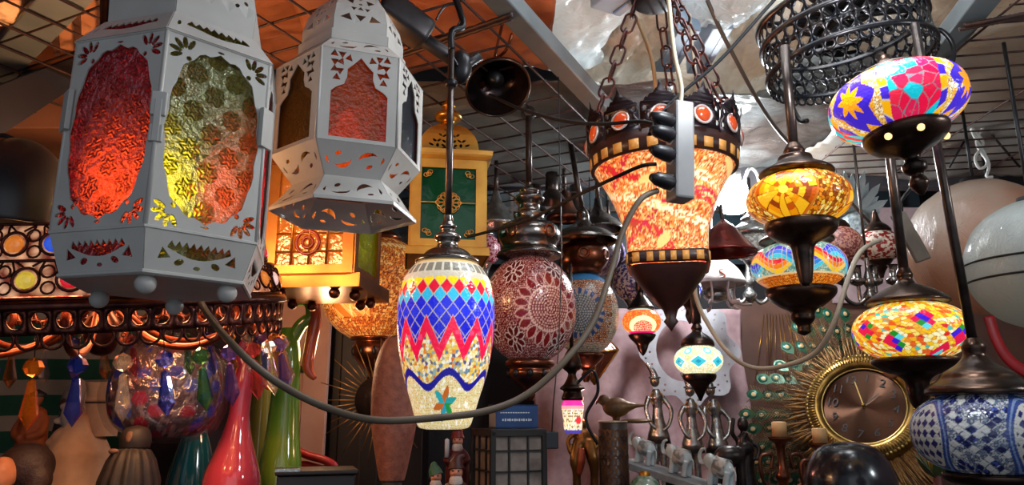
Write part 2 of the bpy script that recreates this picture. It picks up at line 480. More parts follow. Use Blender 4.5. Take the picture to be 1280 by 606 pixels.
# ================================================================== goods stored above the mesh
CARD = mat('orange_brown_cardboard', rgb(168, 116, 84), rgb(140, 90, 62), rough=.7, scale=5, bump=.3, bscale=25)
def plastic(name, c1, c2, rough=.2, st=.7, thin=.5):
    if name in MATS: return MATS[name]
    m, nt, out = nodes(name)
    b = pbsdf(nt, out, c1, rough, 0, .6, .25)
    tc = nt.nodes.new('ShaderNodeTexCoord')
    mp = nt.nodes.new('ShaderNodeMapping'); mp.inputs['Scale'].default_value = (4, 16, 5); mp.inputs['Rotation'].default_value = (.3, .5, .7)
    nt.links.new(tc.outputs['Object'], mp.inputs[0])
    n = add(nt, 'ShaderNodeTexNoise', Scale=2.6, Detail=7, Roughness=.66, Distortion=1.6); nt.links.new(mp.outputs[0], n.inputs['Vector'])
    ab = add(nt, 'ShaderNodeMath', operation='SUBTRACT', i1=.5); nt.links.new(n.outputs['Fac'], ab.inputs[0])
    a2 = add(nt, 'ShaderNodeMath', operation='ABSOLUTE'); nt.links.new(ab.outputs[0], a2.inputs[0])
    bp = add(nt, 'ShaderNodeBump', Strength=st, Distance=.012); nt.links.new(a2.outputs[0], bp.inputs['Height'])
    nt.links.new(bp.outputs[0], b.inputs['Normal'])
    n2 = add(nt, 'ShaderNodeTexNoise', Scale=3.5, Detail=2); nt.links.new(tc.outputs['Object'], n2.inputs['Vector'])
    rp = nt.nodes.new('ShaderNodeValToRGB'); rp.color_ramp.elements[0].position = .4; rp.color_ramp.elements[1].position = .62
    rp.color_ramp.elements[0].color = (*c1, 1); rp.color_ramp.elements[1].color = (*c2, 1)
    nt.links.new(n2.outputs['Fac'], rp.inputs['Fac']); nt.links.new(rp.outputs[0], b.inputs['Base Color'])
    tl = nt.nodes.new('ShaderNodeBsdfTranslucent'); nt.links.new(rp.outputs[0], tl.inputs[0]); nt.links.new(bp.outputs[0], tl.inputs['Normal'])
    mx = nt.nodes.new('ShaderNodeMixShader'); mx.inputs[0].default_value = thin
    nt.links.new(b.outputs[0], mx.inputs[1]); nt.links.new(tl.outputs[0], mx.inputs[2]); nt.links.new(mx.outputs[0], out.inputs[0])
    MATS[name] = m
    return m
PL_WHITE = plastic('white_plastic_bag', rgb(232, 238, 240), rgb(206, 202, 196), st=1.0)
PL_BEIGE = plastic('milky_plastic_bag', rgb(218, 214, 206), rgb(196, 176, 156), st=1.0)
PL_FOIL = plastic('crinkled_foil_wrap', rgb(150, 152, 150), rgb(104, 92, 86), rough=.16, st=1.0)
PL_ORANGE = plastic('brown_packing_plastic', rgb(214, 142, 98), rgb(182, 110, 72), rough=.3, st=.6)
def blob(c, r, seed, amp=.12, sub=6, rot=0):
    bm = bmesh.new(); bmesh.ops.create_icosphere(bm, subdivisions=sub, radius=1)
    V = []
    for v in bm.verts:
        p = v.co.copy(); q = p * 1.7 + Vector((seed * 7.3, seed * 3.1, 0))
        d = 1 + amp * noise.fractal(q, 1, 2, 3) + amp * .5 * (1 - abs(noise.noise(q * 3.1))) - amp * .25 + amp * .22 * (1 - abs(noise.noise(Vector((q.x * 9, q.y * 3, q.z * 5)))))
        # boxy bundle
        e = 3.2; k = 1 / ((abs(p.x) ** e + abs(p.y) ** e + abs(p.z) ** e) ** (1 / e))
        p = p * k * d
        V.append(Vector((p.x * r[0], p.y * r[1], p.z * r[2])))
    F = [tuple(w.index for w in f.verts) for f in bm.faces]; bm.free()
    M = Matrix.Translation(Vector(c)) @ Matrix.Rotation(rot, 4, 'Z')
    return xf((V, F), M)
def put_blob(name, px, py, hx, hy, hz, m, label, seed, rot=0, lift=0, amp=.12, cat='bundle', group=None):
    if name.startswith('plastic'): lift += .15; hx *= 1.1; amp = .17
    base = PZ(px, py, CEIL + .062 + lift)
    if cat == 'bundle': group = group or ('goods in plastic above the steel beams' if name.startswith('plastic') else 'packing bundles over the wire mesh')
    o = obj(name, blob((0, 0, hz * 1.0), (hx, hy, hz), seed, amp, rot=rot), m, loc=base)
    return tag(o, label, cat, group)
# between the two beams
put_blob('plastic_wrapped_bundle', 694, 58, .15, .22, .15, PL_WHITE, 'white plastic-wrapped bundle just right of the steel beam', 1, .4)
put_blob('plastic_wrapped_bundle', 786, 84, .095, .19, .13, PL_BEIGE, 'milky plastic bag with a brown item inside, behind the left-hand lamp chain', 2, .2)
put_blob('plastic_wrapped_bundle', 812, 140, .16, .10, .12, PL_BEIGE, 'milky plastic bundle low behind the jewelled crown of the orange lampshade', 3, 0)
put_blob('plastic_wrapped_bundle', 944, 96, .11, .22, .15, PL_BEIGE, 'grey-white plastic bag hanging between the crossed black cables and the pierced drum', 4, .1)
put_blob('plastic_wrapped_bundle', 915, 18, .085, .13, .16, PL_WHITE, 'tall bright white plastic sheet bundle at the top, beside the blue boxes', 5, .3)
put_blob('plastic_wrapped_bundle', 1165, 30, .17, .26, .14, PL_BEIGE, 'cream plastic bundle behind the pierced drum, left of the right beam', 6, 0)
put_blob('plastic_wrapped_bundle', 730, -40, .13, .10, .16, PL_BEIGE, 'pale plastic bundle cut by the top edge left of the lamp canopy', 7, 0)
put_blob('plastic_wrapped_bundle', 1060, 148, .30, .11, .10, PL_FOIL, 'grey crinkled foil wrapping stored above the amber globe lamp', 8, 0)
BLUEBOX = mat('pale_blue_carton', rgb(150, 170, 188), rgb(134, 156, 178), rough=.55, scale=6)
for (px, py, sx, sy, rz, lab) in ((846, 66, .06, .24, .06, 'pale blue carton behind the middle lamp chain'), (886, 66, .055, .26, .02, 'white-blue carton with a black line, right of the lamp chains'), (772, 4, .09, .10, .5, 'blue striped carton at the top left of the lamp canopy')):
    t = thing('carton', lab, 'box', PZ(px, py, CEIL + .20), rot=(0, 0, rz), group='cartons above the lamp canopy')
    obj('body', box(0, 0, .09, sx, sy, .18), BLUEBOX, t, smooth=False, bevel=.004)
    obj('tape', box(sx * .2, 0, -.0008, .006, sy * .8, .0016), BLACK if px == 880 else mat('tape_blue', rgb(90, 120, 170)), t, smooth=False)
# above the left mesh
t = thing('cardboard_box', 'orange-lit cardboard box in the upper left corner beside the large white lantern', 'box', PZ(112, 34, CEIL + .028), rot=(0, 0, .5))
obj('body', box(0, 0, .08, .24, .3, .15), CARD, t, smooth=False, bevel=.004)
for i in range(6): obj('slat', box(-.105 + .042 * i, 0, -.006, .012, .3, .012), mat('slat_dark', rgb(70, 44, 36)), t, smooth=False)
put_blob('cream_sack', -20, 16, .08, .09, .12, mat('cream_sacking', rgb(222, 190, 156), rgb(206, 162, 120), rough=.7, bump=.4, bscale=14), 'cream sack in the top left corner of the ceiling', 31, .2, lift=-.06, cat='sack')
# slanting boards and boxes at the far left
t = thing('hanging_cardboard_box', 'brown cardboard box hanging low at the left edge above the black dome', 'box', P(30, 186, 1.9))
CB2 = mat('brown_cardboard', rgb(150, 98, 66), rgb(130, 84, 60), rough=.75, scale=6)
obj('body', box(0, 0, .05, .5, .3, .10), CB2, t, smooth=False, bevel=.004)
obj('flap', xf(box(.06, -.2, -.03, .42, .16, .008), Matrix.Rotation(.35, 4, 'X')), CARD, t, smooth=False)
obj('hanging_strap', tube([(.1, 0, .16), (.1, 0, CEIL - P(30, 186, 1.9).z)], .004), BLACK, t)
t = thing('storage_board', 'dark board slanting across the upper left corner below the steel beam', 'board', P(20, 130, 1.35))
bb = [P(-40, 122, 1.35), P(118, 62, 1.62), P(118, 92, 1.62), P(-40, 196, 1.35)]
V = [p - t.location for p in bb] + [p - t.location + Vector((0, .02, .02)) for p in bb]
obj('board', (V, [(3, 2, 1, 0), (4, 5, 6, 7), (0, 1, 5, 4), (1, 2, 6, 5), (2, 3, 7, 6), (3, 0, 4, 7)]), mat('dark_board', rgb(32, 28, 32), rgb(24, 22, 26), rough=.6), t, smooth=False)
obj('bracket', tube([Vector((-.08, .03, .0)), Vector((-.2, .03, .06)), Vector((-.2, .03, CEIL - P(20, 130, 1.35).z))], .006), BLACK, t)
t = thing('hanging_dome_shade', 'large black dome lampshade at the left edge beside the large white lantern', 'lampshade', P(22, 228, 1.05))
k = K(22, 228, 1.05)
obj('shade', lathe(smooth_prof([(62 * k, -60 * k), (64 * k, -56 * k), (62 * k, -20 * k), (46 * k, 24 * k), (24 * k, 48 * k), (6 * k, 54 * k)]), 40), BLKPLASTIC, t, solid=.003)
obj('hook', tube([(0, 0, 52 * k), (-.03, 0, 62 * k), (-.2, 0, 70 * k), (-.3, 0, CEIL - P(22, 228, 1.05).z)], .004), BLACK, t)

# loose sheets over the mesh, so that no bare roof shows between the bundles
def sheet(name, x0, x1, y0, y1, z, m, label, seed, amp=.02):
    n, q = 60, 60; V, F = [], []
    for j in range(q + 1):
        for i in range(n + 1):
            x, y = x0 + (x1 - x0) * i / n, y0 + (y1 - y0) * j / q
            p = Vector((x * 5 + seed, y * 5, 0))
            V.append(Vector((x, y, z + amp * (noise.noise(p) + .5 * abs(noise.noise(p * 3.1)) ))))
    for j in range(q):
        for i in range(n): k = j * (n + 1) + i; F.append((k, k + n + 1, k + n + 2, k + 1))
    return tag(obj(name, (V, F), m, solid=.003), label, 'sheet')
for i, (x0, x1, y0, y1, dz, lab) in enumerate(((-1.5, -.62, .7, 1.06, .035, 'orange-lit packing sheet at the far upper left, above the large white lantern'), (-.60, -.06, .7, 1.22, .07, 'orange-lit packing sheet above the top of the smaller white lantern'),
        (-1.5, -.51, 1.46, 1.86, .165, 'orange-lit packing sheet over the mesh behind the large white lantern'), (-.50, .10, 1.23, 1.86, .165, 'orange-lit packing sheet over the mesh behind the brass finial'))):
    tag(sheet('packing_sheet', x0, x1, y0, y1, CEIL + dz, PL_ORANGE, lab, 3 + i, .035), lab, 'sheet', 'packing sheets over the wire mesh')
sheet('foil_sheet', .45, 1.5, 1.95, 2.58, CEIL + .13, PL_FOIL, 'grey crinkled foil over the right-hand lamps behind the pierced drum', 12, .03)
sheet('foil_sheet', -1.5, .42, 1.75, 2.58, CEIL + .07, PL_FOIL, 'crinkled silver-brown foil spread over the far end of the mesh ceiling', 5, .03)
sheet('plastic_sheet', .0, 1.0, .7, 2.6, CEIL + .60, PL_WHITE, 'white plastic sheeting under the roof above the wrapped bundles', 8, .05)
sheet('kraft_paper_sheet', .95, 2.2, .8, 2.5, CEIL + .06, PL_BEIGE, 'beige plastic sheet over the wire mesh in the top right corner', 9, .03)
# ================================================================== pierced tin lanterns
def interp(prof, y):
    n = len(prof) - 1; i = min(n - 1, int(y * n)); t = y * n - i
    a, b = prof[i], prof[i + 1]
    return a[0] + (b[0] - a[0]) * t, a[1] + (b[1] - a[1]) * t
def face_fn(n, rot, k, prof, off=0):
    an = rot + 2 * PI * (k + .5) / n
    nv = Vector((math.cos(an), math.sin(an), 0)); tv = Vector((-nv.y, nv.x, 0)); tn = math.tan(PI / n)
    def fn(x, y, z):
        a, zz = interp(prof, min(max(y, 0), 1))
        a += off
        return nv * (a + z) + tv * (x * 2 * a * tn) + Vector((0, 0, zz))
    return fn
def dense(poly, step):
    out = []
    for i, p in enumerate(poly):
        q = poly[(i + 1) % len(poly)]; L = math.hypot(q[0] - p[0], q[1] - p[1]); m = max(1, int(L / step))
        out += [(p[0] + (q[0] - p[0]) * t / m, p[1] + (q[1] - p[1]) * t / m) for t in range(m)]
    return out
SQ = [(-.5, 0), (.5, 0), (.5, 1), (-.5, 1)]
def tier(name, n, rot, prof, holes, m, parent, th=.0012, faces=None, curved=False, off=0):
    """One tier of cut tin round the lantern: the same pierced panel on every face, one mesh."""
    a0 = sum(p[0] for p in prof) / len(prof); w = 2 * a0 * math.tan(PI / n)
    h = sum(math.hypot(prof[i + 1][0] - prof[i][0], prof[i + 1][1] - prof[i][1]) for i in range(len(prof) - 1))
    ss = []
    for k in faces if faces is not None else range(n):
        hs = [[(x / w, y / h) for x, y in q] for q in holes(w, h)] if holes else []
        o_ = dense(SQ, .12) if curved else SQ
        ss.append(panel(o_, hs, th, .12 if curved else 0, face_fn(n, rot, k, prof, off)))
    return obj(name, join(*ss), m, parent, smooth=False)
def panes(name, n, rot, a, z0, z1, mats, parent, labels):
    for k in range(n):
        fn = face_fn(n, rot, k, [(a, z0), (a, z1)])
        q = [fn(x, y, 0) for y in (0, 1) for x in (-.485, .485)]
        o = obj(name, (q, [(0, 1, 3, 2)]), mats[k % len(mats)], parent, smooth=False)
        w = 2 * a * math.tan(PI / n)
        uvset(o, [(-w / 2, 0), (w / 2, 0), (-w / 2, z1 - z0), (w / 2, z1 - z0)])
        o['label'] = labels[k % len(labels)]
def rot_pts(pts, c, a):
    cs, sn = math.cos(a), math.sin(a)
    return [(c[0] + x * cs - y * sn, c[1] + x * sn + y * cs) for x, y in pts]
def tri_hole(cx, cy, s, rot):
    return rot_pts([(s * math.cos(t), s * math.sin(t)) for t in (PI / 2, PI * 7 / 6, PI * 11 / 6)], (cx, cy), rot)

RED = glass_mat('red_pressed_glass', rgb(228, 80, 102), tr=.42, tl=.42, gl=.2, pattern='floral', pscale=30, bstr=.8)
GREEN = glass_mat('olive_pressed_glass', rgb(188, 204, 92), tr=.55, tl=.32, gl=.2, pattern='floral', pscale=30, bstr=.8)
AMBERG = glass_mat('amber_speckled_glass', rgb(240, 112, 34), tr=.45, tl=.4, gl=.12, pscale=160, bstr=.5)
OLIVEG = glass_mat('dark_olive_glass', rgb(122, 100, 40), tr=.5, tl=.3, gl=.12, pscale=160)
BLUEG = glass_mat('blue_grey_glass', rgb(72, 104, 124), tr=.5, tl=.3, gl=.16, pscale=160)

# ---- the large white lantern
Ax, Ay, Az = -.427, .888, EYE + .196
RA = math.radians(285); ap = .125 * math.cos(PI / 6)
t = thing('hanging_lantern', 'large white hexagonal tin lantern with red and green pressed glass, nearest at left', 'lantern', (Ax, Ay, Az), 'hanging tin and brass lanterns')
def holes_A(w, h):
    win = []
    for i in range(56):
        th = 2 * PI * i / 56; c, s = math.cos(th), math.sin(th)
        e = 2.9; k = 1 / ((abs(c) ** e + abs(s) ** e) ** (1 / e))
        k *= 1 - .05 * abs(math.sin(2 * th)) + .02 * math.cos(16 * th)
        win.append((.435 * w * k * c, h * .5 + .445 * h * k * s))
    hs = []
    for sx in (-1, 1):
        for sy in (-1, 1):
            hs.append(ell(sx * .29 * w, h * .5 + sy * .38 * h, .026 * w, .026 * w, 0, 8))
            cx, cy = sx * .32 * w, h * .5 + sy * .408 * h
            base = math.atan2(sy, sx)
            for j in (-2, -1, 0, 1, 2):
                a = base + j * .62
                hs.append(ell(cx + .098 * w * math.cos(a), cy + .098 * w * math.sin(a), .062 * w, .026 * w, a, 8))
    # clip the window in the corners so that the petals stay in tin
    win2 = []
    for x, y in win:
        dx, dy = abs(x) / w, abs(y - h / 2) / h
        lim = .72
        if dx + dy > lim:
            k = lim / (dx + dy); x *= k; y = h / 2 + (y - h / 2) * k
        win2.append((x, y))
    hs.append(ell(0, .965 * h, .035 * w, .012 * w, 0, 8)); hs.append(ell(0, .035 * h, .04 * w, .013 * w, 0, 8))
    return [win2] + hs
H = .232
tier('tin_body', 6, RA, [(ap, 0), (ap, H)], holes_A, WHITEMETAL, t, th=.0018)
panes('glass_pane', 6, RA, ap - .004, .004, H - .004, [GREEN, RED, RED, GREEN, RED, RED], t, ['green pressed glass pane', 'red pressed glass pane', 'red pressed glass pane', 'green pressed glass pane', 'red pressed glass pane', 'red pressed glass pane'])
def holes_skirt(w, h):
    n = 9
    up = [(-.30 * w + .60 * w * i / (2 * n), h * (.80 if i % 2 else .66)) for i in range(2 * n + 1)]
    lo = [(.30 * w - .60 * w * i / 10, h * (.62 - .22 * math.sin(PI * i / 10))) for i in range(11)]
    return [up + lo, tri_hole(-.33 * w, h * .45, .07 * w, .2), tri_hole(.33 * w, h * .45, .07 * w, -.2), ell(-.18 * w, h * .3, .05 * w, .03 * w, .4), ell(.18 * w, h * .3, .05 * w, .03 * w, -.4), ell(0, h * .2, .035 * w, .02 * w)]
SK = [(ap * .88, -.047), (ap, -.002)]
tier('tin_skirt', 6, RA, SK, holes_skirt, WHITEMETAL, t, th=.0015)
panes('skirt_pane', 6, RA, ap * .90, -.044, -.004, [GREEN, RED, GREEN, RED, RED, RED], t, ['green glass behind the skirt', 'red glass behind the skirt'] + ['green glass behind the skirt'] + ['red glass behind the skirt'] * 3)
vb = [Vector((ap * .88 / math.cos(PI / 6) * math.cos(RA + i * PI / 3), ap * .88 / math.cos(PI / 6) * math.sin(RA + i * PI / 3), z)) for z in (-.047, -.050) for i in range(6)]
obj('base_plate', (vb, [tuple(range(6)), tuple(range(11, 5, -1))] + [(i, (i + 1) % 6, 6 + (i + 1) % 6, 6 + i) for i in range(6)]), WHITEMETAL, t, smooth=False)
for an in (285, 345, 105, 165):
    a = math.radians(an); obj('ball_foot', ball((.092 * math.cos(a), .092 * math.sin(a), -.058), .0115), WHITEMETAL, t)
def holes_shoulder(w, h):
    n = 8
    up = [(-.34 * w + .68 * w * i / (2 * n), h * (.78 if i % 2 else .60)) for i in range(2 * n + 1)]
    lo = [(.34 * w - .68 * w * i / 10, h * (.42 + .08 * math.cos(2 * PI * i / 10))) for i in range(11)]
    return [up + lo, ell(-.42 * w, h * .5, .02 * w, .05 * w)]
tier('tin_shoulder', 6, RA, [(ap + .003, H), (ap * .80, H + .036)], holes_shoulder, WHITEMETAL, t, th=.0015)
panes('shoulder_pane', 6, RA, ap * .80, H + .003, H + .03, [GREEN, RED], t, ['green glass in the shoulder', 'red glass in the shoulder'])
def holes_domeA(w, h):
    hs = []
    for i in range(-3, 4):
        hs.append(ell(i * .125 * w, h * (.26 + .05 * abs(i % 2)), .045 * w, .03 * w, .6 * i))
        if abs(i) < 3: hs.append(ell(i * .13 * w, h * .45, .05 * w, .05 * w, 0))
        if abs(i) < 2: hs.append(ell(i * .15 * w, h * .66, .05 * w, .04 * w, 0))
    return hs
DA = [(.083, H + .036), (.085, H + .075), (.078, H + .11), (.055, H + .14), (.02, H + .158)]
tier('tin_dome', 6, RA, DA, holes_domeA, WHITEMETAL, t, curved=True)
each('hinge', [xf(box(0, 0, z, .006, .022, .05), Matrix.Translation((.127 * math.cos(a), .127 * math.sin(a), 0)) @ Matrix.Rotation(a, 4, 'Z')) for a in (math.radians(225), math.radians(345)) for z in (.145,)], WHITEMETAL, t, smooth=False, bevel=.001)
obj('clasp', xf(join(box(0, 0, .14, .006, .016, .028), box(0, 0, .105, .006, .014, .02), box(.002, 0, .12, .003, .008, .05)), Matrix.Translation((.126 * math.cos(RA), .126 * math.sin(RA), 0)) @ Matrix.Rotation(RA, 4, 'Z')), WHITEMETAL, t, smooth=False, bevel=.001)
each('corner_post', [tube([(.125 * math.cos(RA + i * PI / 3), .125 * math.sin(RA + i * PI / 3), z) for z in (0, H)], .0028, 8) for i in range(6)], WHITEMETAL, t)
each('rim', [tube([(r * math.cos(RA + i * PI / 3), r * math.sin(RA + i * PI / 3), z) for i in range(6)], .0026, 6, closed=True) for r, z in ((.126, 0), (.1265, H), (.098, H + .036), (.112, -.047))], WHITEMETAL, t, smooth=False)
obj('hanging_ring', join(tube([(0, 0, H + .155), (0, 0, H + .19)], .008), ring(.016, .003, c=(0, 0, H + .205), axis='Y'), tube([(0, 0, H + .22), (0, 0, CEIL - Az)], .0025)), WHITEMETAL, t)

# ---- the smaller white lantern
Bx = P(437, 155, 1.09); kB = K(437, 155, 1.09)
RB = math.radians(-70 - 30)
zb = zat(205, 1.09, 437); HB = zat(100, 1.09, 437) - zb
t = thing('hanging_lantern', 'smaller white domed tin lantern with amber and dark glass and a flared skirt', 'lantern', (Bx.x, 1.09, zb), 'hanging tin and brass lanterns')
apB = 78 * kB
def holes_B(w, h):
    win = [(-.36, .04), (.36, .04), (.36, .53), (.30, .575), (.20, .62), (.165, .70), (.165, .79), (.10, .84), (0, .93), (-.10, .84), (-.165, .79), (-.165, .70), (-.20, .62), (-.30, .575), (-.36, .53)]
    hs = [[(x * w, y * h) for x, y in win]]
    for sx in (-1, 1):
        for (x, y, r) in ((.30, .68, 0), (.26, .76, 1.0), (.33, .77, 0), (.25, .86, .4), (.33, .855, 1.0), (.15, .91, .2), (.24, .945, 1.0), (.34, .94, 0)):
            hs.append(tri_hole(sx * x * w, y * h, .06 * w, sx * r))
    return hs
tier('tin_body', 6, RB, [(apB, 0), (apB, HB)], holes_B, WHITEMETAL, t, th=.0015)
panes('glass_pane', 6, RB, apB - .004, .003, HB - .003, [AMBERG, BLUEG, AMBERG, AMBERG, OLIVEG, OLIVEG], t, ['amber speckled glass pane', 'blue-grey glass pane', 'amber speckled glass pane', 'amber speckled glass pane', 'dark olive glass pane', 'dark olive glass pane'])
def holes_cres(w, h):
    return [crescent(-.2 * w, h * .52, min(.15 * w, .42 * h), min(.07 * w, .2 * h), -PI / 2 + .35), crescent(.2 * w, h * .48, min(.15 * w, .42 * h), min(.07 * w, .2 * h), PI / 2 + .35), ell(-.24 * w, h * .66, .05 * w, .03 * w, .5), ell(.24 * w, h * .34, .05 * w, .03 * w, .5), crescent(-.36 * w, h * .45, min(.07 * w, .3 * h), .04 * w, PI, 2.2), crescent(.36 * w, h * .55, min(.07 * w, .3 * h), .04 * w, 0, 2.2)]
tier('tin_shoulder', 6, RB, [(apB * 1.01, HB), (apB * .72, HB + 24 * kB)], holes_cres, WHITEMETAL, t)
tier('tin_waist', 6, RB, [(apB * .70, -34 * kB), (apB, 0)], holes_cres, WHITEMETAL, t)
tier('tin_skirt', 6, RB, [(apB * .97, -64 * kB), (apB * .86, -54 * kB), (apB * .70, -34 * kB)], holes_cres, WHITEMETAL, t, curved=True)
tier('skirt_rim', 6, RB, [(apB * .97, -68 * kB), (apB * .97, -64 * kB)], None, WHITEMETAL, t)
def holes_domeB(w, h):
    hs = []
    for sx in (-1, 1):
        hs += [tri_hole(sx * .26 * w, h * .28, .14 * w, .25 * sx), tri_hole(sx * .14 * w, h * .46, .07 * w, PI), tri_hole(sx * .22 * w, h * .62, .12 * w, PI - .4 * sx), ell(sx * .08 * w, h * .76, .04 * w, .03 * w)]
    hs += [tri_hole(0, h * .30, .13 * w, PI), tri_hole(0, h * .46, .07 * w, 0), ell(0, h * .56, .045 * w, .035 * w), ell(0, h * .68, .04 * w, .05 * w)]
    return hs
zd = HB + 24 * kB
DB_ = [(apB * .70, zd + 10 * kB), (apB * .70, zd + 30 * kB), (apB * .64, zd + 50 * kB), (apB * .50, zd + 70 * kB), (apB * .24, zd + 86 * kB)]
tier('tin_dome', 6, RB, DB_, holes_domeB, WHITEMETAL, t, curved=True)
tier('dome_collar', 6, RB, [(apB * .74, zd - 1 * kB), (apB * .74, zd + 12 * kB), (apB * .70, zd + 14 * kB)], None, WHITEMETAL, t, curved=True)
obj('finial', lathe(smooth_prof([(22 * kB, zd + 84 * kB), (20 * kB, zd + 96 * kB), (14 * kB, zd + 110 * kB), (16 * kB, zd + 118 * kB), (5 * kB, zd + 128 * kB)]), 24, cap1=True), WHITEMETAL, t)
obj('hanging_wire', tube([(0, 0, zd + 126 * kB), (0, 0, max(zd + 140 * kB, CEIL - zb))], .002), BLACK, t)
each('corner_post', [tube([(apB / math.cos(PI / 6) * math.cos(RB + i * PI / 3), apB / math.cos(PI / 6) * math.sin(RB + i * PI / 3), z) for z in (0, HB)], .0024, 8) for i in range(6)], WHITEMETAL, t)
obj('base_plate', lathe([(1e-5, -32 * kB), (apB * .72, -32 * kB), (apB * .72, -34 * kB), (1e-5, -34 * kB)], 6), mat('inner_tin_red', rgb(170, 120, 96), rough=.5), t).rotation_euler = (0, 0, RB + PI / 2)

# ---- warm gold square lantern behind it
Cz = EYE + .275
CX, CY, CS = -.458, 1.765, .21
t = thing('hanging_lantern', 'gold square lantern glowing orange behind the smaller white lantern', 'lantern', (CX, CY, Cz), 'hanging tin and brass lanterns')
RC = math.radians(-95.5 - 45); apC = CS / 2
WARMG = mat('warm_gold_paint', rgb(178, 116, 50), rgb(148, 92, 40), rough=.32, metal=.7, scale=12)
CG1 = glass_mat('orange_ribbed_glass', rgb(236, 156, 64), tr=.30, tl=.5, gl=.2, pscale=70, bstr=1.0)
CG2 = glass_mat('green_ribbed_glass', rgb(96, 140, 30), tr=.4, tl=.4, gl=.2, pscale=70, bstr=1.0)
tier('base_tray', 4, RC, [(apC * 1.22, 0), (apC * 1.22, .032), (apC * 1.0, .036)], None, WARMG, t, curved=True)
obj('base_floor', lathe([(1e-5, .0), (apC * 1.22 * 1.41, .0)], 4), WARMG, t, smooth=False).rotation_euler = (0, 0, RC)
for q in range(4):
    a = RC + PI / 4 + PI / 2 * q
    for s in (-.6, .6):
        n_ = Vector((math.cos(a), math.sin(a), 0)); tt = Vector((-n_.y, n_.x, 0))
        obj('ball_foot', ball(n_ * apC * .95 + tt * s * apC + Vector((0, 0, -.010)), .013), COPPER, t)
def holes_C(w, h): return [[(-.38 * w, .08 * h), (.38 * w, .08 * h), (.38 * w, .93 * h), (-.38 * w, .93 * h)]]
tier('frame', 4, RC, [(apC, .034), (apC, .30)], holes_C, WARMG, t, th=.004)
panes('glass_pane', 4, RC, apC - .004, .036, .298, [CG1, CG2, CG1, CG1], t, ['orange textured glass pane', 'dark green ribbed glass pane'] + ['orange textured glass pane'] * 2)
fn = face_fn(4, RC, 0, [(apC, .034), (apC, .30)])
cb = []
for x in (-.2, .0, .2): cb.append(tube([fn(x, .08, .003), fn(x, .93, .003)], .003, 6))
for y in (.2, .36, .6): cb.append(tube([fn(-.38, y, .003), fn(.38, y, .003)], .0022, 6))
obj('glazing_bar', join(*cb), WARMG, t)
each('red_motif', [tube(crom([fn(cx_ + r * math.cos(a), cy_ + r * .8 * math.sin(a), .002) for a in (2 * PI * i / 12 for i in range(12))], 2, True), .004, 6, closed=True) for cx_, cy_, r in ((-.02, .28, .13), (-.02, .28, .06), (-.02, .66, .14))], mat('dark_red_enamel', rgb(130, 30, 24), rough=.3), t)
tier('roof', 4, RC, [(apC * 1.1, .30), (apC * .95, .33), (apC * .5, .40), (apC * .1, .43)], None, WARMG, t, curved=True)
obj('hanging_chain', tube([(0, 0, .42), (0, 0, CEIL - Cz + .02)], .003), GOLD, t)
pl = bpy.data.lights.new('lantern_bulb_light', 'POINT'); pl.energy = .6; pl.color = (1, .55, .2); pl.shadow_soft_size = .03
po = bpy.data.objects.new('lantern_bulb_light', pl); COL.objects.link(po); po.location = (CX, CY, Cz + .15)

# ---- brass lantern with the green door
YD = 1.7
kD = K(558, 260, YD)
dz = zat(322, YD, 558); dtop = zat(214, YD, 558)
c = P(558, 260, YD)
t = thing('hanging_lantern', 'tall brass lantern with a green glass door and domed pierced top', 'lantern', (c.x, YD, dz), 'hanging tin and brass lanterns')
HD = dtop - dz; apD = 44 * kD
RD = math.radians(-90 - 45 + math.degrees(math.atan2(c.x, YD)) * -1 + 3)
GLG = glass_mat('bottle_green_glass', rgb(14, 118, 66), tr=.25, tl=.5, gl=.08, pscale=50, bstr=.15)
BRASSP = mat('dull_brass', rgb(214, 166, 72), rgb(184, 132, 52), rough=.36, metal=.45, scale=14)
def holes_D(w, h): return [[(-.37 * w, .09 * h), (.37 * w, .09 * h), (.37 * w, .90 * h), (-.37 * w, .90 * h)]]
tier('frame', 4, RD, [(apD, .006), (apD, HD)], holes_D, BRASSP, t, th=.004)
panes('glass_pane', 4, RD, apD - .003, .008, HD, [GLG], t, ['bottle green glass pane'])
tier('base_tray', 4, RD, [(apD * 1.1, -.012), (apD * 1.1, .006), (apD, .010)], None, BRASSP, t, curved=True)
obj('base_floor', lathe([(1e-5, -.011), (apD * 1.5, -.011)], 4), BRASSP, t, smooth=False).rotation_euler = (0, 0, RD)
tier('cornice', 4, RD, [(apD * 1.0, HD), (apD * 1.16, HD + .008), (apD * 1.18, HD + .022), (apD * .86, HD + .026)], None, BRASSP, t, curved=True)
fn = face_fn(4, RD, 0, [(apD, .006), (apD, HD)])
orn = []
for i in range(12):
    a = PI / 6 * i
    pts = [fn(.11 * math.cos(a) + .055 * math.cos(b), .5 + .085 * math.sin(a) + .04 * math.sin(b), .004) for b in (2 * PI * j / 10 for j in range(10))]
    orn.append(tube(pts, .0009, 5, closed=True))
orn.append(tube([fn(-.37, .5, .004), fn(-.12, .5, .004)], .0012, 5)); orn.append(tube([fn(.12, .5, .004), fn(.37, .5, .004)], .0012, 5))
orn.append(tube([fn(.18 * math.cos(b), .5 + .15 * math.sin(b), .004) for b in (0, PI / 2, PI, 3 * PI / 2)], .0014, 5, closed=True))
obj('door_rosette', join(*orn), BRASSP, t)
fl = []; flg = []
for sx in (-1, 1):
    for sy in (0, 1):
        cx_, cy_ = sx * .31, (.85 if sy else .14)
        for j in (0, 2, 4):
            a = (PI if sx > 0 else 0) + (-1 if sy else 1) * (-1 if sx > 0 else 1) * (.1 + j * .36)
            pts = [fn(cx_ + .055 * math.cos(a) + .034 * math.cos(b), cy_ + .04 * math.sin(a) + .022 * math.sin(b), .004) for b in (2 * PI * q / 8 for q in range(8))]
            fl.append(tube(pts, .0009, 5, closed=True))
        flg.append(join(*fl)); fl = []
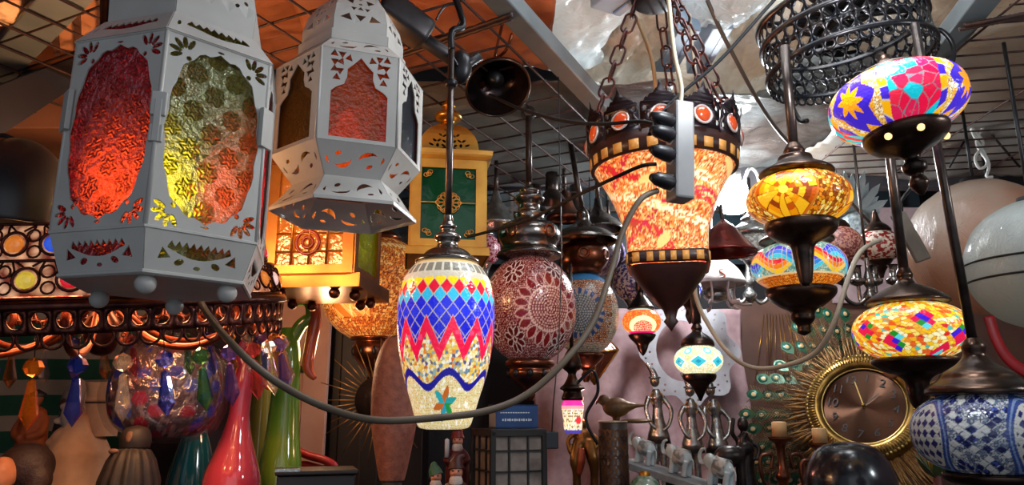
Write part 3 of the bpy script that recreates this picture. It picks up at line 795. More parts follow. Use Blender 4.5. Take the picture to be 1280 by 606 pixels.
each('corner_filigree', flg, BRASSP, t)
def holes_domeD(w, h):
    hs = []
    for (x, y, a) in [(0, .62, 0), (-.08, .52, .8), (.08, .52, -.8), (0, .46, 0), (-.17, .38, .6), (-.09, .36, -.6), (.09, .36, .6), (.17, .38, -.6), (0, .32, 0), (-.26, .24, .6), (-.18, .24, -.5), (-.09, .22, .5), (0, .2, 0), (.09, .22, -.5), (.18, .24, .5), (.26, .24, -.6), (-.31, .14, .9), (-.2, .13, 0), (-.1, .12, .6), (.1, .12, -.6), (.2, .13, 0), (.31, .14, -.9)]:
        hs.append(ell(x * w, y * h, .056 * w, .027 * w, PI / 2 + a, 8))
    return hs
z0 = HD + .026
kk = kD
DD = [(apD * .82, z0), (apD * .80, z0 + 12 * kk), (apD * .70, z0 + 24 * kk), (apD * .52, z0 + 36 * kk), (apD * .30, z0 + 44 * kk), (apD * .1, z0 + 48 * kk)]
tier('dome', 4, RD, DD, holes_domeD, BRASSP, t, curved=True)
obj('dome_lining', lathe([(apD * .9, z0 + .002), (apD * .6, z0 + 22 * kk), (1e-4, z0 + 38 * kk)], 24), mat('dark_lining', rgb(40, 28, 22)), t)
obj('finial', lathe(smooth_prof([(12 * kk, z0 + 46 * kk), (8 * kk, z0 + 52 * kk), (16 * kk, z0 + 56 * kk), (17 * kk, z0 + 62 * kk), (6 * kk, z0 + 70 * kk), (9 * kk, z0 + 74 * kk), (3 * kk, z0 + 84 * kk), (1.5 * kk, z0 + 100 * kk)]), 24, cap1=True), GOLD, t)
obj('hanging_rod', tube([(0, 0, z0 + 98 * kk), (0, 0, CEIL - dz)], .0025), GOLD, t)
# ================================================================== mosaic globes
def globe_prof(hw, hh, zt, zb_, e=2.0, n=150):
    """Superellipse side profile (px), cut at zt above and zb_ below the centre."""
    pts = []
    for i in range(n + 1):
        z = zb_ + (zt - zb_) * (.5 - .5 * math.cos(PI * i / n))
        pts.append((hw * (1 - min(1, abs(z / hh)) ** e) ** (1 / e), z))
    return pts
def mosaic(name, prof, k, pat, m, parent, n=300, hw=None, sq=None, z=0):
    """prof in px, scaled by k; pat(S, Z, a) -> colours; a = angle, 0 faces the camera."""
    V, F = lathe([(max(r, .01) * k, q * k) for r, q in prof], n, sq=sq)
    o = obj(name, (V, F), m, parent, loc=(0, 0, z))
    hw = hw or max(r for r, _ in prof)
    a = np.tile(2 * PI * (np.arange(n) / n - .5), len(prof)); Z = np.repeat(np.array([q for _, q in prof]), n)
    colour(o, pat(a * hw, Z, a))
    return o
def face_cam(t, px, Y):
    """Turn a lamp so that its front looks along the line of sight."""
    t.rotation_euler[2] = -math.atan2(t.location.x, t.location.y)
def metal(name, pts, k, m, parent, n=40, sub=4, caps=(False, False)):
    return obj(name, lathe(smooth_prof([(r * k, z * k) for r, z in pts], sub), n, *caps), m, parent)
def beads(name, R, z, r, n, k, m, parent):
    return obj(name, join(*[ball((R * k * math.cos(2 * PI * i / n), R * k * math.sin(2 * PI * i / n), z * k), r * k, 8, 6) for i in range(n)]), m, parent)
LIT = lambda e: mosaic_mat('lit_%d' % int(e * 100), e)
GROUT = (150, 130, 100)
def stars(S, Z, s0, z0, r, pts, inner=.45, rot=0):
    x, z = S - s0, Z - z0
    ang = np.arctan2(z, x) + rot; rr = np.hypot(x, z)
    t = tri(ang * pts / (2 * PI))
    return rr < r * (inner + (1 - inner) * t ** 1.15)

# ---- 1 vase shaped mosaic lamp (centre of the picture)
VY = 1.2
kV = K(557, 430, VY); c = P(557, 430, VY)
t = thing('hanging_mosaic_lamp', 'tall vase-shaped lit mosaic lamp with yellow, red, cyan and blue diamond rows', 'pendant lamp', c, 'hanging mosaic lamps'); face_cam(t, 557, VY)
vp = smooth_prof([(22, -103), (31, -100), (36, -88), (43, -65), (51, -40), (57, -12), (60.5, 18), (61, 42), (59, 64), (54, 82), (45, 96), (36, 103)], 24)
def pat_vase(S, Z, a):
    y = -Z                                     # down
    C = pal(vor(S, Z, 4.1, 3)[0], [(240, 206, 110), (250, 236, 190), (228, 130, 40), (246, 240, 220), (96, 130, 160), (236, 190, 70), (214, 92, 40), (150, 170, 160), (250, 230, 170), (90, 84, 130), (240, 236, 220), (244, 200, 96)])
    g = vor(S, Z, 4.1, 3)[2]; put(C, g < .45, (190, 160, 100))
    N = 24; P_ = 2 * PI * 61 / N
    zig = -20 + 34 * tri(S / (2 * P_) + .25) - 10
    zig2 = zig + 21
    row0 = -73
    hgt = 20.0
    A = S / P_ + (y + 94) / hgt; B = S / P_ - (y + 94) / hgt
    row = np.floor(A) - np.floor(B)
    fa, fb = A - np.floor(A), B - np.floor(B)
    edge = np.minimum(np.minimum(fa, 1 - fa), np.minimum(fb, 1 - fb))
    top = y < -76
    put(C, top, (196, 186, 168)); tl = top & (y > -96) & (y < -84) & (np.abs(S / 13 - np.round(S / 13)) < .36); put(C, tl, (120, 116, 104)); put(C, top & (y < -98), (210, 180, 120))
    up = (y < zig) | (y < -36)
    cols = {2: (246, 208, 20), 3: (222, 22, 52), 4: (50, 186, 226), 5: (28, 40, 214), 6: (40, 52, 222), 7: (28, 34, 200), 1: (200, 192, 180)}
    for r_, q in cols.items(): put(C, ~top & up & (row == r_), q)
    put(C, ~top & up & (row > 7), (28, 34, 200))
    put(C, ~top & up & (edge < .04), (190, 176, 150))
    band = ~up & (y < zig2)
    put(C, band, (238, 24, 72)); put(C, band & (np.abs(y - zig) < 1.2), (230, 180, 150)); put(C, band & (hsh(np.floor(S / 6), np.floor(y / 6)) < .12), (246, 70, 110))
    low = y > 41 + 9 * np.cos(2 * PI * S / (4.1 * P_) + 2.6)
    put(C, low, (238, 222, 168)); g2, _, ed = vor(S, Z, 2.9, 9); put(C, low & (ed < .5), (196, 160, 92)); put(C, low & (g2 > .86), (250, 244, 224))
    put(C, low & (y < 50 + 9 * np.cos(2 * PI * S / (4.1 * P_) + 2.6)), (34, 30, 140))
    st = stars(S, y, 0, 73, 22, 6, .42, .3)
    sid = np.floor((np.arctan2(y - 73, S) + PI) / (PI / 3))
    for q, cc in enumerate([(40, 160, 170), (190, 98, 30), (40, 150, 150), (30, 140, 60), (40, 150, 170), (190, 98, 30)]): put(C, st & (sid == q), cc)
    return C
mosaic('glass_vase', vp, kV, pat_vase, LIT(.58), t, n=640)
metal('cap', [(37, 101), (41, 103), (40, 107), (34, 110), (26, 118), (15, 124), (13, 130), (17, 135), (16, 140), (9, 146), (11, 151), (7, 158), (6, 166)], kV, STEEL, t)
beads('beaded_edge', 38, 107, 1.5, 44, kV, STEEL, t)
tp = P(570, 62, VY)
obj('rod', tube([(0, 0, 150 * kV), (0, 0, tp.z - c.z)], 4.6 * kV), ROD, t)
obj('hook', tube(crom([(0, 0, tp.z - c.z), (0, -.012, tp.z - c.z + .03), (.02, 0, tp.z - c.z + .05), (0, 0, CEIL - c.z - .004)], 5), .006), BLACK, t)
metal('ceiling_joint', [(4, 346), (8, 348), (9, 354), (5, 357)], kV, BLACK, t, n=20)
obj('neck_ring', ring(20 * kV, 1.5 * kV, 30, 8, c=(0, 0, -103 * kV)), STEEL, t)

# ---- 2 maroon globe with dotted medallions
def rings_pat(S, Z, s0, z0, R_, n, base, dot, sp=None):
    x, z = S - s0, Z - z0; rr = np.hypot(x, z); an = np.arctan2(z, x)
    step = R_ / n
    q = np.floor(rr / step); f = rr / step - q
    m = np.maximum(1, np.round(2 * PI * (q + .5) * .92)); w = an / (2 * PI) * m; fw = w - np.floor(w)
    return rr, (np.abs(f - .5) < .3) & (np.abs(fw - .5) < .33), an
def pat_maroon(S, Z, a):
    i_, j_, ed = vor(S, Z, 2.7, 5)
    C = np.empty((len(S), 3)); C[:] = lin((.40, .06, .07))
    dots = ed > .95
    put(C, dots, (184, 132, 128)); put(C, dots & (i_ > .7), (214, 180, 174))
    for s0, z0, R_ in ((26, -6, 27), (-110, -6, 27), (110, 20, 24)):
        rr, d, an = rings_pat(S, Z, s0, z0, R_, 8, None, None)
        put(C, rr < R_ + 18, (122, 22, 26)); put(C, rr < R_, (120, 26, 30)); put(C, (rr < R_) & d, (226, 176, 160))
        pet = (rr >= R_ + 1) & (rr < R_ + 18)
        w = an / (2 * PI) * 18; f = np.abs(w - np.floor(w) - .5)
        lim = .42 * np.sin(np.clip((rr - R_) / 18, 0, 1) * PI) ** .7
        put(C, pet & (np.abs(f - lim) < .07), (214, 170, 160)); out = pet & (f > lim + .07) & dots; put(C, out, (206, 164, 160))
        put(C, np.abs(rr - R_) < .8, (226, 190, 176))
    for s0, z0 in ((-24, 40), (-22, -42), (40, 46), (50, -48), (-70, 30), (-60, -30)):
        rr = np.hypot(S - s0, Z - z0); an = np.arctan2(Z - z0, S - s0)
        w = an / (2 * PI) * 8; f = np.abs(w - np.floor(w) - .5)
        put(C, rr < 15, (84, 16, 20)); lim = .46 * np.sin(np.clip((rr - 2) / 14, 0, 1) * PI) ** .8
        put(C, (rr < 16) & (rr > 2.5) & (np.abs(f - lim) < .08), (216, 196, 192)); put(C, (rr < 3.4) & (rr > 2.2), (216, 196, 192))
    return C
EY = 1.72
kE = K(662, 386, EY); c = P(662, 386, EY)
t = thing('hanging_mosaic_lamp', 'big unlit maroon globe lamp covered in white dots with ringed medallions', 'pendant lamp', c, 'hanging mosaic lamps'); face_cam(t, 662, EY)
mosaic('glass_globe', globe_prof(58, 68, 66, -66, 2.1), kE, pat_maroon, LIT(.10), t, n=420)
metal('cap', [(18, 64), (40, 66), (41, 70), (37, 74), (35, 78), (37, 84), (40, 90), (39, 100), (32, 108), (20, 114), (20, 122), (15, 126), (14, 134), (18, 138), (20, 144), (12, 150), (13, 154), (5, 160), (3, 170)], kE, STEEL, t)
each('porthole', [xf(ring(7 * kE, 2 * kE, 20, 8), aim((39 * kE * math.sin(a), -39 * kE * math.cos(a), 94 * kE), (90 * kE * math.sin(a), -90 * kE * math.cos(a), 94 * kE))) for a in (-2.6, -1.6, -.6, .7, 1.7, 2.7)], COPPER, t)
metal('bottom_cup', [(4, -112), (7, -106), (5, -101), (10, -97), (22, -88), (27, -80), (25, -74), (30, -70), (29, -64), (20, -62)], kE, COPPER, t)
each('cup_piercing', [ball((26 * kE * math.sin(a), -26 * kE * math.cos(a), -80 * kE), 4 * kE, 10, 8, (1, 1, 1.3)) for a in (2 * PI * i / 9 for i in range(9))], BLACK, t)
tp = P(651, 150, EY)
obj('rod', tube([(0, 0, 165 * kE), (0, 0, CEIL - c.z - .03)], 4.2 * kE), ROD, t)
obj('hook_ring', ring(8 * kE, 2.5 * kE, 20, 8, c=(0, 0, CEIL - c.z - .02), axis='Y'), BLACK, t)

# ---- 3 brown and blue dotted globe behind it
def pat_brownblue(S, Z, a):
    i_, j_, ed = vor(S, Z, 2.5, 8)
    C = np.empty((len(S), 3)); C[:] = lin((.42, .24, .16))
    put(C, ed > .8, (206, 150, 110)); put(C, (ed > .8) & (i_ > .6), (196, 190, 180))
    rim = np.abs(Z - 44) < 6; put(C, rim, (60, 120, 170))
    for s0, z0, R_ in ((-6, -4, 24), (90, -4, 24), (-100, -4, 24)):
        rr, d, an = rings_pat(S, Z, s0, z0, R_, 8, None, None)
        put(C, rr < R_ + 7, (54, 76, 110)); put(C, rr < R_, (70, 84, 96)); put(C, (rr < R_) & d, (170, 176, 170))
        w = an / (2 * PI) * 20; f = np.abs(w - np.floor(w) - .5); put(C, (rr >= R_) & (rr < R_ + 7) & (f < .22), (170, 150, 140)); put(C, (rr >= R_) & (rr < R_ + 7) & (f > .3), (40, 74, 130))
    low = (Z < -38) | (S > 38) & (S < 60) & (Z < 10); put(C, low & (ed > .7), (196, 184, 164)); put(C, low & (ed <= .7), (120, 104, 88))
    return C
FY = 1.98
kF = K(731, 392, FY); c = P(731, 392, FY)
t = thing('hanging_mosaic_lamp', 'unlit brown and blue dotted globe lamp just right of the maroon globe', 'pendant lamp', c, 'hanging mosaic lamps'); face_cam(t, 731, FY)
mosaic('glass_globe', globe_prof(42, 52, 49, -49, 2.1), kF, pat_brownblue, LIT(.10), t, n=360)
metal('cap', [(16, 48), (22, 50), (24, 56), (30, 64), (32, 76), (28, 86), (18, 92), (18, 96)], kF, COPPER, t)
each('porthole', [xf(ring(6 * kF, 2 * kF, 18, 8), aim((31 * kF * math.sin(a), -31 * kF * math.cos(a), 72 * kF), (90 * kF * math.sin(a), -90 * kF * math.cos(a), 72 * kF))) for a in (-2.2, -1.1, 0, 1.1, 2.2)], COPPER, t)
metal('bell_hood', [(44, 92), (42, 97), (34, 104), (20, 110), (10, 118), (8, 130), (3, 138)], kF, STEEL, t)
obj('rod', tube([(0, 0, 130 * kF), (-.03, 0, CEIL - c.z)], 3.6 * kF), ROD, t)
metal('bottom_cup', [(3, -84), (6, -76), (4, -70), (12, -64), (20, -56), (22, -50), (14, -48)], kF, COPPER, t)

# ---- 4 amber crackle globe at the left of the vase lamp
def pat_amber(S, Z, a):
    i_, j_, ed = vor(S, Z, 3.2, 12)
    C = pal(i_, [(210, 128, 52), (196, 104, 40), (226, 150, 72), (176, 88, 40), (234, 176, 96)]); put(C, ed < .5, (96, 44, 26))
    fx = S + 34; leaf = (np.abs(fx) < 26) & (Z > -40) & (Z < 34)
    A_, B_ = (fx + Z) / 8, (np.abs(fx) * .9 - Z) / 9
    q = np.abs(A_ - np.floor(A_) - .5); q2 = np.abs(B_ - np.floor(B_) - .5)
    put(C, leaf, (214, 150, 60)); put(C, leaf & ((q2 > .42) | (np.abs(fx) < 1.2) | (q > .45)), (236, 200, 140)); put(C, leaf & (hsh(np.floor(A_), np.floor(B_)) > .6), (186, 110, 40))
    put(C, (np.abs(Z - 48) < 3) & (q < .3), (230, 190, 120))
    return C
RY = 2.3
kR = K(471, 362, RY); c = P(471, 362, RY)
t = thing('hanging_mosaic_lamp', 'amber crackle globe lamp with a yellow leaf, behind the gold square lantern', 'pendant lamp', c, 'hanging mosaic lamps'); face_cam(t, 471, RY)
mosaic('glass_globe', globe_prof(69, 66, 62, -60, 2.1), kR, pat_amber, LIT(.30), t, n=400)
metal('bottom_cup', [(28, -58), (30, -62), (24, -65), (27, -72), (26, -82), (16, -94), (8, -100), (5, -104), (8, -110), (5, -114), (9, -120), (10, -126), (6, -134), (1, -140)], kR, COPPER, t)
each('cup_piercing', [ball((25.5 * kR * math.sin(a), -25.5 * kR * math.cos(a), -77 * kR), 4 * kR, 10, 8, (.8, .8, 1.5)) for a in (2 * PI * i / 10 for i in range(10))], BLACK, t)
metal('cap', [(16, 60), (28, 62), (28, 68), (16, 78), (8, 92), (4, 100)], kR, COPPER, t)
obj('rod', tube([(0, 0, 96 * kR), (0, 0, CEIL - c.z)], .009), ROD, t)

# ---- 5..9 the globes of the spiral chandelier on the right
def oblate(px, py, Y, hw, hh, pat, lit, label, cup, top, pole=None, tilt=0, n=440, e=2.15, cut=(.92, .9), capm=BRONZE, cupm=BRONZE, name='hanging_mosaic_lamp', group=None, seen_rod=None):
    k = K(px, py, Y); c = P(px, py, Y)
    t = thing(name, label, 'pendant lamp', c, 'hanging mosaic lamps'); face_cam(t, px, Y); t.rotation_euler[1] = tilt
    mosaic('glass_globe', globe_prof(hw, hh, hh * cut[0], -hh * cut[1], e), k, pat, LIT(lit), t, n=n)
    if cup: metal('bottom_cup', cup, k, cupm, t)
    if top: metal('cap', top, k, capm, t)
    if pole: obj('rod', tube([(0, 0, pole[0] * k), (pole[2] if len(pole) > 2 else 0, pole[3] if len(pole) > 3 else 0, pole[1] - c.z)], 6 * k), ROD, t)
    return t, k, c
def pat_star(S, Z, a):
    i_, j_, ed = vor(S, Z * 1.0, 14, 21, .95)
    C = pal(i_, [(226, 22, 66), (30, 204, 214), (214, 30, 80), (20, 190, 206), (232, 40, 70)]); put(C, ed < .8, (120, 120, 130))
    for s0 in (-56, 98, -180, 220):
        z0 = -4
        x, z = (S - s0) * 1.22, (Z - z0) * 1.1; rr = np.hypot(x * .98, z * .95); an = np.arctan2(z, x)
        i2, j2, e2 = vor(S, Z, 3.0, 4)
        w = an / (2 * PI) * 20; sq = np.floor(w) % 2
        m = rr < 58
        put(C, m & (sq == 0), (246, 176, 16)); put(C, m & (sq == 1), (66, 40, 190))
        put(C, m & (np.abs(w - np.floor(w) - .5) > .44), (200, 190, 170))
        m = rr < 47; put(C, m, (246, 230, 190)); put(C, m & (i2 > .6), (240, 190, 80)); put(C, m & (e2 < .5), (170, 120, 70))
        put(C, rr < 36, (246, 176, 40)); put(C, (rr < 36) & (e2 < .5), (200, 120, 60))
        m = stars(x, z, 0, 0, 42, 6, .72, 0); put(C, m, (64, 40, 196))
        m = stars(x, z, 0, 0, 24, 8, .5, .2); put(C, m, (250, 160, 10)); put(C, m & (e2 < .28), (220, 130, 20))
    return C
DRUMZ = P(1062, 82, 1.32).z - .012
JY = 1.05
t, kJ, cJ = oblate(1121, 130, JY, 80, 43, pat_star, .68, 'bright lit mosaic globe with an orange star and red and turquoise pieces, topmost right', 
    [(46, -36), (50, -39), (49, -46), (40, -56), (22, -64), (12, -70), (9, -76), (14, -82), (13, -90), (7, -96), (10, -102), (11, -108), (5, -118), (1, -122)], [(30, 36), (42, 37), (42, 42), (30, 48), (12, 56), (8, 66)], tilt=math.radians(-7), e=2.3)
each('cup_piercing', [ball((45 * kJ * math.sin(a), -45 * kJ * math.cos(a), -52 * kJ), 4.5 * kJ, 10, 8) for a in (-.45, .35, 1.9, 3.1)], mat('lit_piercing', rgb(255, 220, 150), emit=1.2), t)

def pat_confetti(S, Z, a):
    A_ = (S * .9 + Z * .2); 
    i_, j_, ed = vor(S + Z * .9, Z * 1.7 - S * .25, 7, 31)
    C = pal(i_, [(246, 190, 20), (248, 210, 50), (250, 224, 110), (240, 140, 30), (246, 240, 190), (246, 176, 30), (232, 90, 30), (250, 236, 150)]); put(C, ed < .7, (190, 130, 60))
    put(C, (j_ > .94) & (ed > .7), (70, 190, 180)); put(C, (j_ > .88) & (j_ <= .92) & (ed > .7), (214, 40, 40))
    for s0, z0 in ((-56, 2), (-22, -14), (14, 10), (58, -8), (98, 6), (-96, -8), (140, -4), (-140, 6), (40, -28)):
        x, z = S - s0, Z - z0
        A2, B2 = (x * .75 + z) / 8.5, (x * .75 - z) / 8.5
        ia, ib = np.floor(A2 + .5), np.floor(B2 + 1)
        m = (np.abs(ia) <= 1) & (ib >= 0) & (ib <= 2 - (ia == 1))
        fa = np.abs(A2 + .5 - np.floor(A2 + .5) - .5); fb = np.abs(B2 - np.floor(B2) - .5)
        h = hsh(ia, ib, s0)
        for q, cc in enumerate([(222, 24, 80), (60, 30, 200), (90, 210, 220), (30, 140, 40), (222, 30, 70)]): put(C, m & (h * 5 >= q) & (h * 5 < q + 1), cc)
    return C
KY = 1.3
t, kK, cK = oblate(1139, 414, KY, 68, 38, pat_confetti, .66, 'lit yellow-orange mosaic globe with small coloured diamonds above the golden clock', 
    [(46, -33), (50, -36), (48, -41), (34, -50), (22, -54), (14, -62), (12, -80), (8, -92), (2, -96)], [(38, 34), (48, 35), (47, 40), (38, 47), (24, 55), (13, 60), (9, 66), (10, 72), (7, 80)], pole=(74, DRUMZ), cut=(.88, .88))

def pat_flower(S, Z, a):
    i_, j_, ed = vor(S, Z, 4.2, 41)
    C = pal(i_, [(222, 150, 30), (240, 190, 70), (176, 92, 20), (230, 130, 20), (246, 214, 120), (140, 66, 16)]); put(C, ed < .5, (92, 44, 14))
    for s0, z0 in ((-16, -2), (110, 0), (-130, 0)):
        x, z = S - s0, Z - z0; rr = np.hypot(x * .9, z); an = np.arctan2(z, x)
        w = an / (2 * PI) * 12; f = np.abs(w - np.floor(w) - .5); band = np.floor(rr / 6.5 + .5 * (np.floor(w) % 2)); 
        h = hsh(np.floor(w), band, 3)
        m = rr < 34
        put(C, m & (band % 2 == 0), (244, 150, 14)); put(C, m & (band % 2 == 1), (196, 84, 12)); put(C, m & (h > .55), (250, 184, 30)); put(C, m & (h < .15), (150, 60, 14))
        put(C, m & (f > .46), (130, 66, 16)); put(C, rr < 5, (255, 226, 80))
        put(C, (rr > 34) & (rr < 37), (200, 110, 30))
    return C
HY = 1.22
t, kH, cH = oblate(998, 249, HY, 63, 34, pat_flower, .62, 'lit amber mosaic globe with an orange flower, right of the white bulb', 
    [(38, -30), (43, -31), (42, -40), (32, -50), (16, -58), (12, -72), (9, -96), (6, -108), (1, -110)], [(36, 31), (45, 32), (43, 37), (30, 44), (22, 50), (20, 56), (12, 58), (13, 64), (7, 74)], pole=(70, DRUMZ), cut=(.9, .9))

def pat_wave(S, Z, a):
    i_, j_, ed = vor(S, Z, 3.0, 51)
    C = pal(i_, [(120, 180, 166), (160, 200, 180), (80, 150, 146), (190, 200, 176)]); put(C, ed < .45, (110, 130, 120))
    b = Z < -17; put(C, b, (214, 110, 24)); put(C, b & (i_ > .5), (240, 150, 50)); put(C, b & (ed < .45), (120, 50, 20))
    ph = 2 * PI * (S + 44) / 75; wv = 9.5 * np.sin(ph)
    for sgn, cols in ((-1, [(222, 28, 56), (240, 130, 20), (248, 200, 40)]), (1, [(66, 60, 206), (40, 130, 220), (60, 200, 226)]), (-2, [(222, 28, 56), (240, 130, 20), (248, 200, 40)])):
        for q, cc in enumerate(cols):
            d = Z - (1 if sgn > 0 else -1) * wv - (5.4 - q * 5.4) - 2
            m = (np.abs(d) < 2.8) & (Z < 23) & (Z > -16)
            if sgn == -2: m &= (np.cos(ph) > 0)
            put(C, m, cc)
            tl = np.abs(S / 6 - np.floor(S / 6) - .5) > .44; put(C, m & (tl | (np.abs(d) > 2.5)), (200, 190, 170))
    put(C, (Z < -15) & (Z > -17), (226, 200, 150))
    return C
IY = 1.45
t, kI, cI = oblate(998, 333, IY, 57, 32, pat_wave, .55, 'lit mosaic globe with rainbow waves directly under the amber flower globe', 
    [(38, -28), (42, -29), (40, -38), (26, -50), (18, -54), (14, -60), (14, -66), (8, -74), (8, -82), (1, -86)], [(30, 30), (44, 31), (42, 36), (20, 44), (6, 52)], pole=(50, P(998, 262, IY).z))

def pat_blue(S, Z, a):
    i_, j_, ed = vor(S, Z, 3.4, 61)
    C = pal(i_, [(150, 160, 176), (120, 130, 150), (176, 180, 186), (100, 112, 140), (196, 196, 196)]); put(C, ed < .5, (70, 76, 96))
    A_, B_ = (S * .8 + Z) / 11, (S * .8 - Z) / 11
    q = (np.floor(A_) + np.floor(B_)); fa = np.abs(A_ - np.floor(A_) - .5); fb = np.abs(B_ - np.floor(B_) - .5)
    m = (hsh(np.floor(A_), np.floor(B_), 4) > .62) & (fa < .43) & (fb < .43); put(C, m, (34, 36, 84)); put(C, m & (i_ > .8), (60, 80, 160))
    m = (hsh(np.floor(A_), np.floor(B_), 4) < .22) & (fa < .43) & (fb < .43); put(C, m, (206, 206, 204)); 
    for s0 in (-78, 58, 180, -190):
        rr = np.hypot((S - s0) * 1.0, (Z + 2) * .8)
        put(C, np.abs(rr - 34) < 4, (50, 70, 130)); put(C, np.abs(rr - 34) < 1, (120, 140, 180)); put(C, (rr < 30), (186, 184, 178)); 
        A2, B2 = (S - s0 + Z) / 12, (S - s0 - Z) / 12
        m = (rr < 28) & ((np.floor(A2) + np.floor(B2)) % 2 == 0) & (np.abs(B2 - np.floor(B2) - .5) < .4); put(C, m, (40, 40, 96))
    return C
LY = 1.13
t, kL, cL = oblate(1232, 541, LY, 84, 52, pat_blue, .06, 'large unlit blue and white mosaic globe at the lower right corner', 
    [(50, -48), (54, -50), (50, -58), (30, -66), (14, -76), (10, -96), (1, -100)], [(54, 46), (62, 48), (60, 56), (46, 66), (40, 74), (24, 84), (16, 92), (13, 98), (14, 108), (8, 118)], pole=(110, DRUMZ, -.02), cut=(.88, .9), e=2.3)

# ---- small lit lamps deeper in the shop
def pat_teal(S, Z, a):
    i_, j_, ed = vor(S, Z, 2.4, 71)
    C = pal(i_, [(244, 236, 190), (236, 226, 160), (200, 226, 196), (250, 244, 220)]); put(C, ed < .35, (180, 150, 90))
    for s0 in range(-108, 109, 27):
        d = np.abs(S - s0) / 11 + np.abs(Z + 3) / 7.5
        put(C, d < 1.15, (250, 246, 214)); put(C, d < .92, (60, 180, 196)); put(C, d < .35, (30, 140, 170))
        d2 = np.hypot(S - s0 - 13, (Z - 10) * 1.3); put(C, d2 < 6, (120, 200, 210)); put(C, d2 < 3, (236, 236, 230))
    return C
t, kN, cN = oblate(873, 450, 1.95, 30, 19.5, pat_teal, .95, 'small lit cream lamp with turquoise diamonds among the silver figures', 
    [(20, -17), (21, -19), (19, -25), (12, -30), (6, -40), (1, -50)], [(20, 17), (21, 19), (19, 25), (12, 31), (6, 36), (7, 40), (4, 46), (2.5, 50)], n=240, pole=(46, zat(330, 1.95)), cut=(.88, .88))
def pat_orange(S, Z, a):
    i_, j_, ed = vor(S, Z, 2.6, 75)
    C = pal(i_, [(250, 120, 30), (246, 96, 40), (250, 150, 60)]); put(C, ed < .4, (200, 80, 40))
    for s0 in (2, 60, -56):
        rr = np.hypot((S - s0) * .95, Z + 16)
        put(C, (rr < 21) & (rr > 15), (246, 226, 170)); put(C, (rr < 15), (240, 70, 50)); put(C, (rr < 15) & (ed < .5), (250, 190, 150))
    put(C, Z < -13, (230, 30, 110)); put(C, Z > 13, (190, 200, 180))
    return C
t, kO, cO = oblate(802, 402, 2.05, 24, 17, pat_orange, .95, 'small lit orange mosaic lamp below the orange crown lampshade', 
    [(15, -15), (17, -17), (14, -22), (8, -28), (5, -36), (1, -42)], [(15, 15), (17, 17), (12, 24), (6, 32), (3, 40)], n=200, pole=(38, zat(300, 2.05)))
def pat_delft(S, Z, a):
    C = np.empty((len(S), 3)); C[:] = lin((.93, .95, .97))
    w = np.abs(Z - 6 * np.sin(S / 5.5)) < 2.6; put(C, w, (40, 60, 200)); put(C, np.abs(Z + 3 + 6 * np.sin(S / 5.5)) < 1.2, (60, 90, 220)); put(C, np.hypot(S - 9, Z - 5) < 5, (90, 190, 236))
    return C
t, kP, cP = oblate(860, 361, 2.2, 17, 13, pat_delft, .9, 'small lit blue and white lamp behind the dark funnel of the crown lampshade', 
    [(10, -11), (12, -13), (9, -18), (4, -26), (5, -34), (1, -44)], [(10, 11), (12, 13), (8, 18), (3, 26)], n=160, pole=(24, zat(290, 2.2)))
def pat_pinklit(S, Z, a):
    i_, j_, ed = vor(S, Z, 3.2, 81)
    C = pal(i_, [(250, 240, 210), (246, 226, 180), (250, 246, 230)]); put(C, ed < .6, (120, 96, 70))
    put(C, Z > 13, (226, 50, 150)); put(C, (Z > 9) & (Z <= 13), (246, 150, 150)); put(C, np.hypot(S - 9, Z + 5) < 5, (232, 50, 60)); put(C, (Z < -17), (70, 60, 150))
    return C
k = K(716, 520, 1.86); c = P(716, 520, 1.86)
t = thing('hanging_mosaic_lamp', 'small lit cylindrical lamp with a magenta top beside the lattice lantern', 'pendant lamp', c, 'hanging mosaic lamps'); face_cam(t, 716, 1.86)
mosaic('glass_tube', smooth_prof([(9, -21), (11, -16), (12.5, 0), (14, 12), (11, 20)], 8), k, pat_pinklit, LIT(1.0), t, n=160)
metal('cap', [(12, 19), (14, 22), (11, 30), (16, 34), (10, 40), (5, 52), (12, 60), (10, 74), (4, 84)], k, BRONZE, t, n=24)
obj('rod', tube([(0, 0, 80 * k), (0, .0, zat(330, 1.86) - c.z)], .005), ROD, t)
obj('scroll_arm', join(*[tube(crom([(s * 6 * k, 0, 40 * k), (s * 26 * k, 0, 56 * k), (s * 32 * k, 0, 30 * k), (s * 16 * k, 0, -2 * k), (s * 30 * k, 0, -34 * k)], 6), .004) for s in (1,)]), BLACK, t)

# ---- crown lampshade on chains
GY = 1.5
kG = K(832, 262, GY); c = P(832, 262, GY)
t = thing('chandelier', 'orange crackle-glass lampshade with a jewelled dark crown, hanging on chains', 'chandelier', c); face_cam(t, 832, GY)
sp = smooth_prof([(47, -62), (48, -56), (50, -30), (58, -6), (70, 22), (84, 46), (88, 54)], 12)
def pat_fire(S, Z, a):
    i_, j_, ed = vor(S, Z, 2.3, 91)
    C = pal(i_, [(240, 140, 60), (250, 176, 96), (232, 110, 50), (250, 200, 130), (244, 150, 80), (254, 220, 160)]); put(C, ed < .35, (176, 70, 36))
    w1 = np.sin(S / 23 + Z / 19 + 2 * np.sin(Z / 27)) ; w2 = np.sin(S / 37 - Z / 13 + 1.5 * np.sin(S / 31 + 1))
    put(C, (w1 > .90) & (i_ > .35), (206, 44, 50)); put(C, (w2 > .955) & (i_ > .3), (200, 44, 66)); put(C, (w1 * w2 < -.8), (252, 200, 120)); put(C, (w1 < -.86) & (i_ > .4), (255, 232, 190))
    return C
V, F = lathe([(r * k_, q * k_) for (r, q), k_ in zip(sp, [kG] * len(sp))], 300, sq=[2 + 4.5 * max(0, min(1, (20 - q) / 50)) for _, q in sp])
o = obj('glass_shade', (V, F), LIT(.55), t)
n = 300; a = np.tile(2 * PI * (np.arange(n) / n - .5), len(sp)); colour(o, pat_fire(a * 62, np.repeat([q for _, q in sp], n), a))
